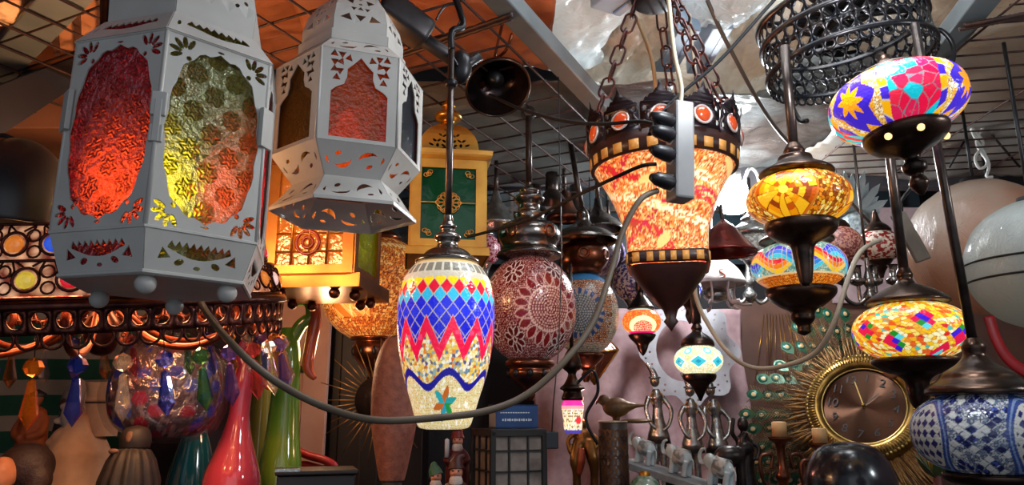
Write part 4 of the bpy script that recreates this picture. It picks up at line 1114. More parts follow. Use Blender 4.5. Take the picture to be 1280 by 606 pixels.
def sqband(r, z0, z1, e, n, thick=1.5):
    return lathe([(r * kG, z0 * kG), ((r + thick) * kG, z0 * kG), ((r + thick) * kG, z1 * kG), (r * kG, z1 * kG)], n, sq=[e] * 4)
obj('foot_band', sqband(47.5, -76, -61, 6.5, 160), mat('dark_walnut', rgb(56, 26, 20), rgb(38, 18, 16), rough=.4), t)
TAN = mat('tan_inlay', rgb(206, 148, 74), rgb(186, 126, 60), rough=.4, emit=.15)
tl = []
for i in range(24):
    a0 = 2 * PI * (i + .25) / 24; a1 = 2 * PI * (i + .75) / 24; pp = []
    for a in (a0, (a0 + a1) / 2, a1):
        s, cc = math.sin(a), math.cos(a); q = 49.6 / ((abs(s) ** 6.5 + abs(cc) ** 6.5) ** (1 / 6.5)) * kG
        pp.append((q * s, -q * cc))
    Vt = [Vector((x, y, z * kG)) for z in (-74, -63) for x, y in pp]; tl.append((Vt, [(0, 1, 4, 3), (1, 2, 5, 4)]))
obj('foot_inlay', join(*tl), TAN, t, solid=.001)
obj('crown_band', lathe([(87 * kG, 50 * kG), (91 * kG, 50 * kG), (94 * kG, 74 * kG), (90 * kG, 74 * kG)], 80), mat('dark_walnut', (0, 0, 0)), t)
tl = []
for i in range(26):
    a0 = 2 * PI * (i + .22) / 26; a1 = 2 * PI * (i + .78) / 26
    Vt = [Vector((r * kG * math.sin(a), -r * kG * math.cos(a), z * kG)) for r, z in ((91.8, 52), (92.8, 64)) for a in (a0, (a0 + a1) / 2, a1)]
    tl.append((Vt, [(0, 1, 4, 3), (1, 2, 5, 4)]))
obj('crown_inlay', join(*tl), TAN, t, solid=.001)
# crest: pointed leaves round the rim with jewel holes
NB = 12
def crest_poly():
    up = []
    for i in range(33):
        u = i / 32; base = 30 + 14 * math.sin(PI * u) ** 1.2
        up.append((-.5 + u, base + 3.6 * abs(math.sin(9 * PI * u)) + (11 * max(0, 1 - abs(u - .5) * 9))))
    return [(-.5, 0), (.5, 0)] + up[::-1][1:-1]
CR = mat('dark_cast_metal', rgb(40, 26, 30), rgb(26, 18, 24), rough=.35, metal=.5)
ss, rm, jw = [], [], []
for i in range(NB):
    def fn(x, y, z, i=i):
        a = 2 * PI * (i + x) / NB; r = (93 + y * .10 + z / kG) * kG
        return Vector((r * math.sin(a), -r * math.cos(a), (72 + y) * kG))
    ss.append(panel(dense(crest_poly(), 6), [ell(0, 18, .235, 12, 0, 16), ell(-.36, 27, .045, 3, 0, 8), ell(.36, 27, .045, 3, 0, 8), ell(-.40, 10, .04, 3, 0, 8), ell(.40, 10, .04, 3, 0, 8)], .0016, 6, fn))
obj('crest', join(*ss), CR, t)
JEW = mat('amber_jewel', rgb(224, 92, 40), rgb(190, 60, 26), rough=.08, coat=.8, emit=.18, trans=.3)
for i in range(NB):
    a = 2 * PI * i / NB; r = 95.2 * kG
    ctr = Vector((r * math.sin(a), -r * math.cos(a), 90 * kG)); q = aim(ctr, ctr + Vector((math.sin(a), -math.cos(a), .1)))
    j = obj('jewel', xf(ball((0, 0, 0), 9.5 * kG, 16, 10, (1, 1, .5)), q), JEW, t)
    obj('jewel_rim', xf(ring(11.2 * kG, 1.7 * kG, 24, 8), q), mat('jewel_setting', rgb(214, 200, 196), rough=.35, metal=.3), j)
obj('funnel', lathe([(46 * kG, -76 * kG), (44 * kG, -82 * kG), (20 * kG, -116 * kG), (9 * kG, -126 * kG), (6 * kG, -136 * kG), (9 * kG, -140 * kG), (1e-5, -152 * kG)], 48, sq=[5, 5, 2.4, 2, 2, 2, 2]), mat('dark_walnut', (0, 0, 0)), t)
pl = bpy.data.lights.new('shade_bulb_light', 'POINT'); pl.energy = 2.0; pl.color = (1, .6, .3); pl.shadow_soft_size = .03
po = bpy.data.objects.new('shade_bulb_light', pl); COL.objects.link(po); po.location = c
cz = CEIL - .015 - c.z
lam = Vector((P(832, 0, GY).x, GY, 0)) - Vector((c.x, c.y, 0)); lam = Vector((0, 0, 0))
zc = P(832, 2, GY).z - c.z
obj('canopy', lathe(smooth_prof([(1e-4, zc - .012), (26 * kG, zc - .008), (34 * kG, zc + .012), (30 * kG, zc + .03), (1e-4, zc + .034)]), 32), BLACK, t)
obj('canopy_stem', tube([(0, 0, zc + .03), (0, 0, max(zc + .05, CEIL + .3 - c.z))], .008), BLACK, t)
def chain(a, b, L, r, parent, m=None):
    a, b = Vector(a), Vector(b); d = b - a; n = max(2, int(d.length / (L * .78))); ss = []
    for i in range(n):
        p = a + d * ((i + .5) / n); q = aim(p, p + d) @ Matrix.Rotation(PI / 2 * (i % 2) + .35, 4, 'Z')
        h, w = L * .5, L * .26
        pts = [(w * math.sin(u) , 0, (h - w) * (1 if math.cos(u) > 0 else -1) + w * math.cos(u)) for u in (2 * PI * (j + .5) / 14 for j in range(14))]
        ss.append(xf(tube([Vector(v) for v in pts], r, 6, closed=True), q))
    return obj('chain', join(*ss), m or CHAINM, parent)
CHAINM = mat('copper_chain', rgb(84, 44, 38), rgb(50, 30, 32), rough=.35, metal=.8, scale=60)
for a in (-1.2, 1.1, .7, 2.9):
    chain((26 * kG * math.sin(a), -26 * kG * math.cos(a), zc), (92 * kG * math.sin(a), -92 * kG * math.cos(a), 100 * kG), 30 * kG, 1.7 * kG, t)

# ---- warm bulb added behind the large white lantern to light its glass and ceiling
b = P(226, 232, 1.2); kb = K(226, 232, 1.2)
t = thing('hanging_bulb', 'warm light bulb glowing through the glass from behind the large white lantern', 'light bulb', b)
obj('glass_bulb', lathe(smooth_prof([(1e-4, -19 * kb), (13 * kb, -15 * kb), (19 * kb, 0), (15 * kb, 13 * kb), (8 * kb, 22 * kb)]), 32), glow_mat('warm_glow', (1, .52, .22), 130), t)
obj('socket', lathe([(8.5 * kb, 20 * kb), (9 * kb, 38 * kb), (3 * kb, 44 * kb)], 24), BLACK, t)
obj('cable', tube([(0, 0, 42 * kb), (0, 0, CEIL - b.z)], .003), BLACK, t)

# ---- white LED bulb on a hook
b = P(917, 247, 2.33); kb = K(917, 247, 2.33)
t = thing('hanging_bulb', 'glaring white light bulb hanging right of the crown lampshade', 'light bulb', b)
obj('glass_bulb', lathe(smooth_prof([(1e-4, -21 * kb), (14 * kb, -17 * kb), (21 * kb, 0), (17 * kb, 14 * kb), (9 * kb, 22 * kb)]), 32), glow_mat('led_glow', (.90, .96, 1.0), 190), t)
obj('socket', lathe([(10 * kb, 20 * kb), (11 * kb, 34 * kb), (4 * kb, 40 * kb)], 24), mat('white_plastic', rgb(220, 220, 216), rough=.4), t)
obj('cable', tube(crom([(0, 0, 38 * kb), (6 * kb, 0, 60 * kb), (0, .0, CEIL - b.z)], 6), .003), mat('white_plastic', (0, 0, 0)), t)
# ================================================================== jewelled chandelier, left
QY = 1.25
c = P(128, 372, QY); kQ = K(128, 372, QY); RQ = .29
t = thing('chandelier', 'round copper filigree chandelier with coloured jewels and hanging crystal drops under the large white lantern', 'chandelier', c)
t.rotation_euler = (math.radians(9.5), math.radians(-1.5), 0)
COPF = mat('dark_copper_filigree', rgb(96, 50, 38), rgb(60, 32, 30), rough=.32, metal=.85, scale=50)
hB = .105
ri = lambda z: RQ - .012 - .05 * (z / hB) ** 2
def cyl(a, z, off=0):
    r = ri(z) + .012 + off
    return Vector((r * math.sin(a), -r * math.cos(a), z))
LINER, nt, out = nodes('lit_filigree_glow')  # added liner; the glow of lit filigree is put into its colour
bs = pbsdf(nt, out, rgb(230, 160, 120), .4); tc = nt.nodes.new('ShaderNodeTexCoord')
nz = add(nt, 'ShaderNodeTexVoronoi', Scale=70); nt.links.new(tc.outputs['Object'], nz.inputs['Vector'])
rp = nt.nodes.new('ShaderNodeValToRGB'); rp.color_ramp.elements[0].color = (*rgb(255, 196, 150), 1); rp.color_ramp.elements[1].color = (*rgb(120, 50, 34), 1); rp.color_ramp.elements[1].position = .75
nt.links.new(nz.outputs['Distance'], rp.inputs[0]); nt.links.new(rp.outputs[0], bs.inputs['Base Color']); nt.links.new(rp.outputs[0], bs.inputs['Emission Color']); bs.inputs['Emission Strength'].default_value = .55
obj('glow_liner', lathe([(ri(z) - .004, z) for z in (.004, .03, .06, .085, hB)], 96), LINER, t)
NJ = 34
fil, sc = [], []
for i in range(NJ):
    for j in range(2):
        a = 2 * PI * (i + .5 * j) / NJ; z = .026 + .05 * j
        o = cyl(a, z); n_ = Vector((math.sin(a), -math.cos(a), .25))
        fil.append(xf(ring(.0165, .0022, 18, 6), aim(o, o + n_)))
        o2 = cyl(a + PI / NJ, z)
        for dz_ in (-.011, .011): fil.append(xf(ring(.0085, .0016, 12, 5), aim(o2 + Vector((0, 0, dz_)), o2 + Vector((0, 0, dz_)) + n_)))
        for s in (-1, 1):
            fil.append(tube(crom([cyl(a + s * .02, z + .018), cyl(a + s * .07, z + .026), cyl(a + s * .055, z + .012), cyl(a + s * .075, z + .004)], 4), .0016, 5))
for z in (.0, .052, hB): fil.append(lathe([(ri(z) + .008, z - .002), (ri(z) + .015, z - .002), (ri(z) + .015, z + .002), (ri(z) + .008, z + .002)], 96))
obj('filigree_band', join(*fil), COPF, t)
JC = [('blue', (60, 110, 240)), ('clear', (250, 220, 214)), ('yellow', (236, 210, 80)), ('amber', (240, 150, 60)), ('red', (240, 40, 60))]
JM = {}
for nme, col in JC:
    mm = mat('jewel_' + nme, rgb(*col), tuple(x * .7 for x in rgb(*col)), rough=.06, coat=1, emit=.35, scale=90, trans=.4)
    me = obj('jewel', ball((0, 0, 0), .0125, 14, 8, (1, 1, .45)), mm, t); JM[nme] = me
first = dict(JM)
for i in range(NJ):
    for j in range(2):
        nme = JC[(i * 2 + j * 3 + (i // 3)) % 5][0]
        a = 2 * PI * (i + .5 * j) / NJ; o = cyl(a, .026 + .05 * j, .001); n_ = Vector((math.sin(a), -math.cos(a), .25))
        if first.get(nme): q = first.pop(nme)
        else: q = JM[nme].copy(); COL.objects.link(q); q.parent = t
        q.matrix_local = aim(o, o + n_); q['label'] = nme + ' jewel'
obj('flange', lathe([(RQ - .01, -.002), (RQ + .008, -.002), (RQ + .012, -.008), (RQ + .012, -.014), (RQ - .004, -.018)], 110), COPF, t)
def flfn(u, v):
    a = 2 * PI * u; r = RQ + .006 - .004 * v
    return (r * math.sin(a), -r * math.cos(a), -.014 - .034 * v)
obj('arched_fringe', pierced(flfn, 62, 1, lambda th: .33 * (1 - .25 * math.sin(th))), COPF, t, solid=.003)
obj('fringe_scallop', join(*[xf(ring(.0135, .0022, 14, 5), aim(Vector(flfn((i + .0) / 62, 1.15)), Vector(flfn(i / 62, 1.15)) + Vector((math.sin(2 * PI * i / 62), -math.cos(2 * PI * i / 62), 0)))) for i in range(62)]), COPF, t)
# crystal drops
CRY = {}
for nme, col in (('clear', (236, 232, 230)), ('amber', (248, 176, 40)), ('blue', (40, 84, 230)), ('pink', (236, 120, 140)), ('green', (80, 170, 90)), ('violet', (150, 130, 240))):
    m, nt, out = nodes('crystal_' + nme)
    lw = add(nt, 'ShaderNodeLayerWeight', Blend=.35)
    tr_ = add(nt, 'ShaderNodeBsdfTransparent'); tr_.inputs[0].default_value = (*(min(1, x * .6 + .4) for x in rgb(*col)), 1)
    gl = add(nt, 'ShaderNodeBsdfGlossy', Roughness=.05); gl.inputs[0].default_value = (*(min(1, x * .5 + .5) for x in rgb(*col)), 1)
    tl = add(nt, 'ShaderNodeBsdfTranslucent'); tl.inputs[0].default_value = (*rgb(*col), 1)
    nz = add(nt, 'ShaderNodeTexNoise', Scale=120.0); mx0 = add(nt, 'ShaderNodeMixShader')
    mr_ = add(nt, 'ShaderNodeMapRange', i1=.35, i2=.8, i3=0.0, i4=.32); nt.links.new(nz.outputs[0], mr_.inputs[0]); nt.links.new(mr_.outputs[0], mx0.inputs[0]); nt.links.new(tr_.outputs[0], mx0.inputs[1]); nt.links.new(tl.outputs[0], mx0.inputs[2])
    mx = add(nt, 'ShaderNodeMixShader'); nt.links.new(lw.outputs['Facing'], mx.inputs[0]); nt.links.new(mx0.outputs[0], mx.inputs[1]); nt.links.new(gl.outputs[0], mx.inputs[2])
    nt.links.new(mx.outputs[0], out.inputs[0]); CRY[nme] = m
def crystal(s=1.0):
    pr = lathe([(1e-5, -.026), (.010, -.032), (.0145, -.041), (.010, -.050), (1e-5, -.055)], 8)
    dr = lathe([(1e-5, -.056), (.0055, -.060), (.0062, -.068), (.0125, -.108), (1e-5, -.128)], 6)
    wr = join(tube([(0, 0, 0), (0, 0, -.027)], .0008, 5), ring(.003, .0008, 10, 5, axis='Y'))
    return xf(join(pr, dr), Matrix.Scale(s, 4)), xf(wr, Matrix.Scale(s, 4))
seq = ['pink', 'green', 'amber', 'clear', 'blue', 'amber', 'blue', 'clear', 'blue', 'green', 'violet', 'pink', 'clear', 'violet', 'clear', 'amber', 'amber', 'blue', 'clear', 'amber', 'blue', 'green', 'clear', 'pink', 'amber', 'blue', 'clear', 'amber', 'violet', 'clear', 'amber', 'green', 'blue', 'clear', 'violet']
NC = len(seq); CM = {}
for i, nme in enumerate(seq):
    a = 2 * PI * (i - 3.7) / NC
    pos = Vector(((RQ - .002) * math.sin(a), -(RQ - .002) * math.cos(a), -.052))
    if nme not in CM:
        s1, w1_ = crystal(.93); q = obj('crystal_drop', s1, CRY[nme], t, smooth=False); w_ = obj('wire', w1_, COPF, q); CM[nme] = (q, w_)
    else:
        q = CM[nme][0].copy(); COL.objects.link(q); q.parent = t
        w_ = CM[nme][1].copy(); COL.objects.link(w_); w_.parent = q
    q.location = pos; q.rotation_euler = (math.radians(-9.5), math.radians(1.5), a + RND.uniform(-.3, .3)); q['label'] = nme + ' crystal drop'
# scroll arms and hub
sa = []
for i in range(6):
    a = 2 * PI * (i + .3) / 6; u = Vector((math.sin(a), -math.cos(a), 0)); zz = Vector((0, 0, 1))
    q = [u * .03 + zz * -.02, u * .09 + zz * -.07, u * .16 + zz * -.085, u * .22 + zz * -.07, u * .245 + zz * -.035, u * .225 + zz * -.01, u * .19 + zz * -.012, u * .18 + zz * -.035, u * .20 + zz * -.05]
    sa.append(tube(crom(q, 6), .006, 8))
obj('scroll_arm', join(*sa), mat('orange_copper', rgb(150, 74, 46), rgb(110, 50, 36), rough=.35, metal=.7), t)
obj('hub', lathe(smooth_prof([(1e-4, -.10), (.02, -.09), (.03, -.05), (.015, -.02), (.03, .0), (.02, .06), (.012, .16)]), 24), COPF, t)
obj('hanging_rod', tube([(0, 0, .15), (0, 0, CEIL - c.z)], .008), COPF, t)
for i in range(5):
    a = 2 * PI * i / 5
    obj('bulb', ball((.14 * math.sin(a), -.14 * math.cos(a), .045), .022, 16, 10), glow_mat('warm_bulb', (1, .54, .24), 34), t)
pl = bpy.data.lights.new('chandelier_light', 'POINT'); pl.energy = 9; pl.color = (1, .50, .22); pl.shadow_soft_size = .08
po = bpy.data.objects.new('chandelier_light', pl); COL.objects.link(po); po.location = c + Vector((0, .05, .17))

# ================================================================== pierced drum of the spiral chandelier, top right
MY = 1.32
c = P(1062, 82, MY); kM = K(1062, 78, MY); RM = 97 * kM
t = thing('chandelier', 'dark pierced metal drum of a chandelier in the top right, with scalloped rims', 'chandelier', c)
t.rotation_euler = (0, math.radians(-7), 0)
DRK = mat('dark_pewter', rgb(38, 40, 46), rgb(66, 62, 62), rough=.28, metal=.8, scale=30)
HM = .115
def dfn(u, v):
    a = 2 * PI * u
    return (RM * math.sin(a), -RM * math.cos(a), .008 + v * (HM - .02))
qf = lambda th: .28 + .12 * abs(math.cos(2 * th))
obj('pierced_band', pierced(dfn, 38, 3, qf, n=20), DRK, t, solid=.0016)
obj('rim_ring', join(*[lathe([(RM - .004, z), (RM + .006, z), (RM + .006, z + .008), (RM - .004, z + .008), (RM - .004, z)], 90) for z in (.0, HM * .55, HM - .012)]), DRK, t)
obj('top_plate', lathe([(1e-5, HM), (RM * .55, HM), (RM * .55, HM - .006), (1e-5, HM - .006)], 64), DRK, t)
obj('spoke', join(*[tube([(0, 0, HM - .01), (RM * math.sin(a), -RM * math.cos(a), HM - .01)], .007) for a in (PI * i / 4 for i in range(8))]), DRK, t)
obj('scalloped_edge', join(*[xf(ring(.0085, .0024, 16, 6), aim(Vector((RM * math.sin(a), -RM * math.cos(a), -.006)), Vector((2 * RM * math.sin(a), -2 * RM * math.cos(a), -.006)))) for a in (2 * PI * i / 48 for i in range(48))]), DRK, t)
for i, a in enumerate((1.35, 2.7, -2.9)):
    u = Vector((math.sin(a), -math.cos(a), 0))
    obj('scroll_arm', tube(crom([u * (RM - .01) + Vector((0, 0, .03)), u * (RM + .02) + Vector((0, 0, .035)), u * (RM + .035) + Vector((0, 0, .0)), u * (RM + .022) + Vector((0, 0, -.04)), u * (RM + .0) + Vector((0, 0, -.05))], 6), .005), DRK, t)
obj('hanging_chain', tube([(0, 0, HM), (0, 0, HM + .25)], .006), DRK, t)

# ================================================================== bell-shaped bronze shade and dark track arm near the top centre
c = P(622, 108, 1.5); k = K(622, 108, 1.5)
t = thing('hanging_bell_shade', 'dark bronze bell-shaped lampshade seen into its open mouth, under the mesh left of the beam', 'lampshade', c)
nrm = (Vector((0, 0, EYE)) - c).normalized() + Vector((.25, .1, -.75)); M_ = aim((0, 0, 0), nrm)
prof = smooth_prof([(40, 6), (41, 2), (38, -4), (33, -14), (26, -24), (14, -32), (8, -38), (7, -50), (1e-3, -52)])
obj('shade', xf(lathe([(r * k, z * k) for r, z in prof], 48), M_), mat('dark_bronze_shade', rgb(56, 40, 36), rgb(34, 26, 28), rough=.25, metal=.85), t, solid=.002)
obj('rim', xf(ring(40 * k, 1.6 * k, 48, 8, c=(0, 0, 5 * k)), M_), BRONZE, t)
tip = M_ @ Vector((0, 0, -48 * k))
obj('bulb_holder', xf(lathe([(10 * k, -30 * k), (11 * k, -14 * k), (1e-4, -10 * k)], 20), M_), BLACK, t)
obj('hanging_yoke', join(tube(crom([tip, tip + Vector((.01, 0, .02)), P(633, 62, 1.5) - c, P(640, 58, 1.5) - c + Vector((0, 0, .03))], 5), .004), tube([tip, P(618, 72, 1.5) - c, P(628, 60, 1.5) - c + Vector((0, 0, .06))], .0035)), COPPER, t)
c = P(515, 42, 1.18)
t = thing('hanging_track_arm', 'dark metal arm with a cable loop slanting behind the top of the smaller white lantern', 'lamp arm', c)
a_, b_ = P(455, 0, 1.21) - c, P(582, 84, 1.24) - c
obj('arm', tube([a_, a_ + (b_ - a_) * .5, b_], .014, 12), mat('dark_grey_metal', rgb(66, 62, 62), rgb(46, 40, 42), rough=.45, metal=.6), t)
obj('motor_box', xf(box(0, 0, .0, .055, .05, .10), aim(P(505, 25, 1.18) - c, b_)), mat('dark_grey_metal', (0, 0, 0)), t, bevel=.01)
obj('bracket', tube([P(470, 8, 1.12) - c + Vector((0, 0, .01)), Vector((P(470, 8, 1.12).x - c.x, 0, CEIL - c.z))], .006), BLACK, t)
obj('cable_loop', tube(crom([P(545, 25, 1.2) - c, P(556, 8, 1.2) - c, P(572, 6, 1.2) - c, P(578, 20, 1.2) - c, P(568, 40, 1.2) - c, P(562, 60, 1.2) - c, P(572, 82, 1.2) - c], 6), .0022), BLKPLASTIC, t)
obj('clamp', join(ball(P(575, 84, 1.22) - c, .022, 12, 8, (1, .8, 1.5)), tube([P(560, 96, 1.22) - c, P(600, 70, 1.22) - c], .009)), BLACK, t)

# ================================================================== power strip with plugs and the cords
c = P(850, 190, 1.12); k = K(850, 190, 1.12)
t = thing('hanging_power_strip', 'white power strip with four black plugs, hanging before the crown lampshade', 'power strip', c, rot=(0, math.radians(3), math.radians(14)))
WPL = mat('white_plastic', (0, 0, 0))
obj('body', box(0, 0, 0, 26 * k, 30 * k, 128 * k), mat('grey_white_plastic', rgb(136, 134, 134), rgb(124, 124, 126), rough=.35), t, smooth=False, bevel=.004)
for i, z in enumerate((36, 18, -8, -44)):
    p = obj('plug', join(xf(lathe([(1e-4, 0), (9.5 * k, 0), (10 * k, 12 * k), (8.5 * k, 26 * k), (4.5 * k, 36 * k), (1e-4, 36 * k)], 20), Matrix.Translation((-12 * k, -4 * k, z * k)) @ Matrix.Rotation(-PI / 2, 4, 'Y') @ Matrix.Rotation(.35, 4, 'X'))), BLKPLASTIC, t)
    obj('socket_face', xf(lathe([(11 * k, 0), (11 * k, 2 * k), (1e-4, 2 * k)], 24), Matrix.Translation((-13.5 * k, -3 * k, z * k)) @ Matrix.Rotation(-PI / 2, 4, 'Y')), WPL, t)
obj('supply_cable', tube(crom([(0, 0, 62 * k), (2 * k, 0, 90 * k), (-4 * k, 10 * k, 150 * k), (-12 * k, .02, CEIL - c.z)], 6), 3 * k), mat('cream_cable', rgb(196, 184, 156), rough=.5), t)
def cord(name, pts, r, m, label, cat='cord', sub=8):
    q = [P(*p) for p in pts]
    o_ = q[0].copy()
    o = obj(name, tube(crom([v - o_ for v in q], sub), r, 8), m, loc=o_)
    return tag(o, label, cat, 'cables hanging between the lamps')
CORDB = mat('brown_cord', rgb(104, 88, 70), rgb(88, 72, 56), rough=.5)
CORDK = mat('black_cord', rgb(18, 17, 19), rough=.65, spec=.2)
CORDG = mat('beige_cord', rgb(170, 158, 138), rgb(150, 136, 118), rough=.5)
cord('hanging_cable', [(242, 356, 1.045), (259, 392, .985), (300, 440, .92), (350, 480, .92), (410, 510, .92), (470, 525, .92), (545, 522, .94), (610, 513, .96), (660, 492, .98), (705, 452, 1.0), (740, 405, 1.03), (762, 345, 1.06), (778, 290, 1.08), (800, 250, 1.09), (822, 238, 1.10)], .0046, CORDB, 'long brown cord sagging from the large white lantern up to the lowest plug')
cord('hanging_cable', [(985, -20, 1.12), (955, 14, 1.13), (900, 75, 1.15), (850, 118, 1.15), (822, 148, 1.12), (812, 168, 1.1)], .0032, CORDK, 'black cord rising from the top plug to the upper right drum')
cord('hanging_cable', [(820, 205, 1.1), (800, 208, 1.1), (760, 226, 1.15), (710, 250, 1.3), (660, 275, 1.45), (612, 289, 1.52), (585, 296, 1.56)], .0032, CORDK, 'black cord running down left from the third plug across the maroon globe cap')
cord('hanging_cable', [(612, 118, 1.5), (650, 136, 1.4), (700, 150, 1.3), (745, 155, 1.22), (800, 152, 1.16), (826, 158, 1.12)], .0034, CORDK, 'black cord from the bronze bell shade to the power strip')
cord('hanging_cable', [(884, 0, 1.62), (912, 60, 1.7), (970, 160, 1.9), (1040, 228, 2.1), (1106, 300, 2.22)], .0055, mat('grey_brown_cable', rgb(86, 76, 68), rough=.5), 'straight grey-brown cable crossing behind the amber globe from the ceiling')
cord('hanging_cable', [(868, 318, 1.75), (870, 370, 1.75), (888, 410, 1.75), (915, 445, 1.72), (945, 460, 1.7), (985, 456, 1.66), (1020, 440, 1.62), (1042, 405, 1.6), (1058, 355, 1.6), (1075, 315, 1.62), (1100, 300, 1.7)], .0055, CORDG, 'beige cord hanging in a loop between the crown lampshade and the golden clock')
cord('hanging_cable', [(862, 18, 1.62), (868, 80, 1.6), (876, 130, 1.58)], .004, CORDG, 'short cream cord beside the right lamp chains')
cord('hanging_cable', [(795, 20, 1.62), (815, 75, 1.66), (822, 140, 1.72)], .005, mat('tan_cable', rgb(150, 130, 96), rough=.5), 'tan cord hanging left of the middle lamp chain')
cord('hanging_cable', [(928, 262, 2.3), (932, 222, 2.3), (938, 210, 2.3), (946, 216, 2.3), (952, 236, 2.3), (955, 262, 2.3)], .006, mat('white_plastic', (0, 0, 0)), 'white cable arching just right of the glaring white bulb')
# ================================================================== things hanging deeper in the shop
def bell(name, px, py, Y, pts, m, label, rod_top=None, cat='lampshade', extra=None):
    k = K(px, py, Y); c = P(px, py, Y)
    t = thing(name, label, cat, c, 'metal bell shades')
    metal('shade', pts, k, m, t, n=36)
    zt_ = max(z for _, z in pts) * k
    obj('rod', tube([(0, 0, zt_ - .005), (0, .01, (zat(rod_top, Y) - c.z) if rod_top else CEIL - c.z)], 2.6 * k), ROD, t)
    return t, k, c
t, k, c = bell('hanging_metal_shade', 748, 283, 2.15, [(34, -6), (33, -2), (26, 6), (12, 16), (6, 24), (4, 36)], STEEL, 'nickel bell shade hanging left of the crown lampshade', 205)
obj('mosaic_ball', ball((0, 0, -36 * k), 26 * k), mat('lilac_dotted_mosaic', rgb(130, 112, 120), rgb(60, 50, 90), rough=.3, scale=160, bump=.4, bscale=200, sharp=(.48, .52)), t)
t, k, c = bell('hanging_metal_shade', 905, 300, 2.05, [(38, -18), (40, -16), (33, -8), (22, 6), (14, 16), (7, 22), (3, 26)], mat('red_bronze', rgb(116, 36, 26), rgb(80, 26, 22), rough=.25, metal=.6), 'red-brown bell shade below the white bulb', 255)
t, k, c = bell('hanging_metal_shade', 620, 268, 2.2, [(26, -16), (27, -12), (20, -2), (14, 8), (8, 16), (4, 30)], SILVER, 'small silver wire-topped shade behind the brass lantern', 200)
t, k, c = bell('hanging_metal_shade', 706, 262, 2.42, [(22, -14), (23, -10), (14, 0), (10, 10), (4, 24)], COPPER, 'copper hood between the maroon globe cap and the nickel bell', 190)
def small_lamp(px, py, Y, hw, hh, m, label, top, bot, rod_top=None, capm=SILVER, cat='pendant lamp'):
    k = K(px, py, Y); c = P(px, py, Y)
    t = thing('hanging_mosaic_lamp', label, cat, c, 'hanging mosaic lamps')
    obj('glass_globe', lathe([(r * k, z * k) for r, z in globe_prof(hw, hh, hh * .92, -hh * .92, 2.1, 24)], 40), m, t)
    metal('cap', top, k, capm, t, n=28)
    metal('bottom_cup', bot, k, capm, t, n=28)
    zt_ = max(z for _, z in top) * k
    obj('rod', tube([(0, 0, zt_ - .004), (0, 0, (zat(rod_top, Y) - c.z) if rod_top else CEIL - c.z)], .005), ROD, t)
    return t, k, c
def speck(name, c1, c2, sc=150, emit=0):
    return mat(name, rgb(*c1), rgb(*c2), rough=.25, scale=sc, sharp=(.47, .53), bump=.3, bscale=sc * 1.5, emit=emit)
TOPS = lambda r, h: [(r, h), (r + 2, h + 2), (r - 2, h + 8), (r * .4, h + 14), (3, h + 26)]
BOTS = lambda r, h: [(2, -h - 22), (5, -h - 14), (r * .6, -h - 8), (r, -h), (r - 3, -h + 3)]
small_lamp(606, 312, 2.35, 20, 20, speck('maroon_crackle', (130, 24, 44), (200, 150, 160)), 'small maroon crackle lamp behind the right edge of the brass lantern', TOPS(10, 17), BOTS(10, 17), 215)
small_lamp(790, 352, 2.45, 24, 26, speck('navy_white_mosaic', (60, 56, 110), (196, 186, 190), 110), 'small navy and white mosaic lamp behind the foot of the crown lampshade', TOPS(12, 22), BOTS(12, 22), 250)
small_lamp(762, 318, 2.5, 20, 22, speck('lilac_white_mosaic', (150, 130, 140), (90, 80, 130), 120), 'small lilac speckled lamp just left of the crown lampshade', TOPS(10, 19), BOTS(10, 19), 250)
small_lamp(942, 308, 2.18, 26, 20, speck('white_silver_mosaic', (206, 206, 196), (150, 140, 130), 140), 'silver capped white mosaic lamp right of the red-brown shade', [(24, 14), (26, 17), (22, 24), (14, 30), (13, 36), (6, 42), (3, 54)], BOTS(14, 17), 222, SILVER)
small_lamp(1047, 308, 1.78, 30, 26, speck('maroon_speckle', (126, 60, 60), (190, 130, 110), 170), 'maroon speckled unlit globe behind the rainbow wave lamp', TOPS(15, 23), BOTS(15, 23), 246, BRONZE)
small_lamp(1098, 308, 2.12, 30, 20, speck('dotted_red_mosaic', (150, 44, 40), (226, 214, 200), 90), 'red and white dotted mosaic lamp left of the grey plank', TOPS(15, 18), BOTS(15, 18), 262, BRONZE)
# dark wavy glass lamp tops between poles
for (px, py, Y, lab) in ((668, 235, 2.45, 'thin dark pole hanging behind the maroon globe cap'), (598, 245, 2.5, 'thin dark pole right of the brass lantern'), (720, 235, 2.5, 'thin dark pole left of the nickel bell shade'), (690, 220, 2.3, 'slanted thin pole between the two big globe caps')):
    a_, b_ = P(px, py, Y), P(px - 8, 165, Y)
    b_.z = CEIL
    tag(obj('hanging_pole', join(tube([Vector((0, 0, 0)), b_ - a_], .010), tube([Vector((0, 0, -.07)), Vector((0, 0, .01))], .022), lathe([(.05, -.09), (.03, -.06), (.012, -.04)], 16)), ROD, loc=a_), lab, 'pole', 'thin poles behind the big globes')
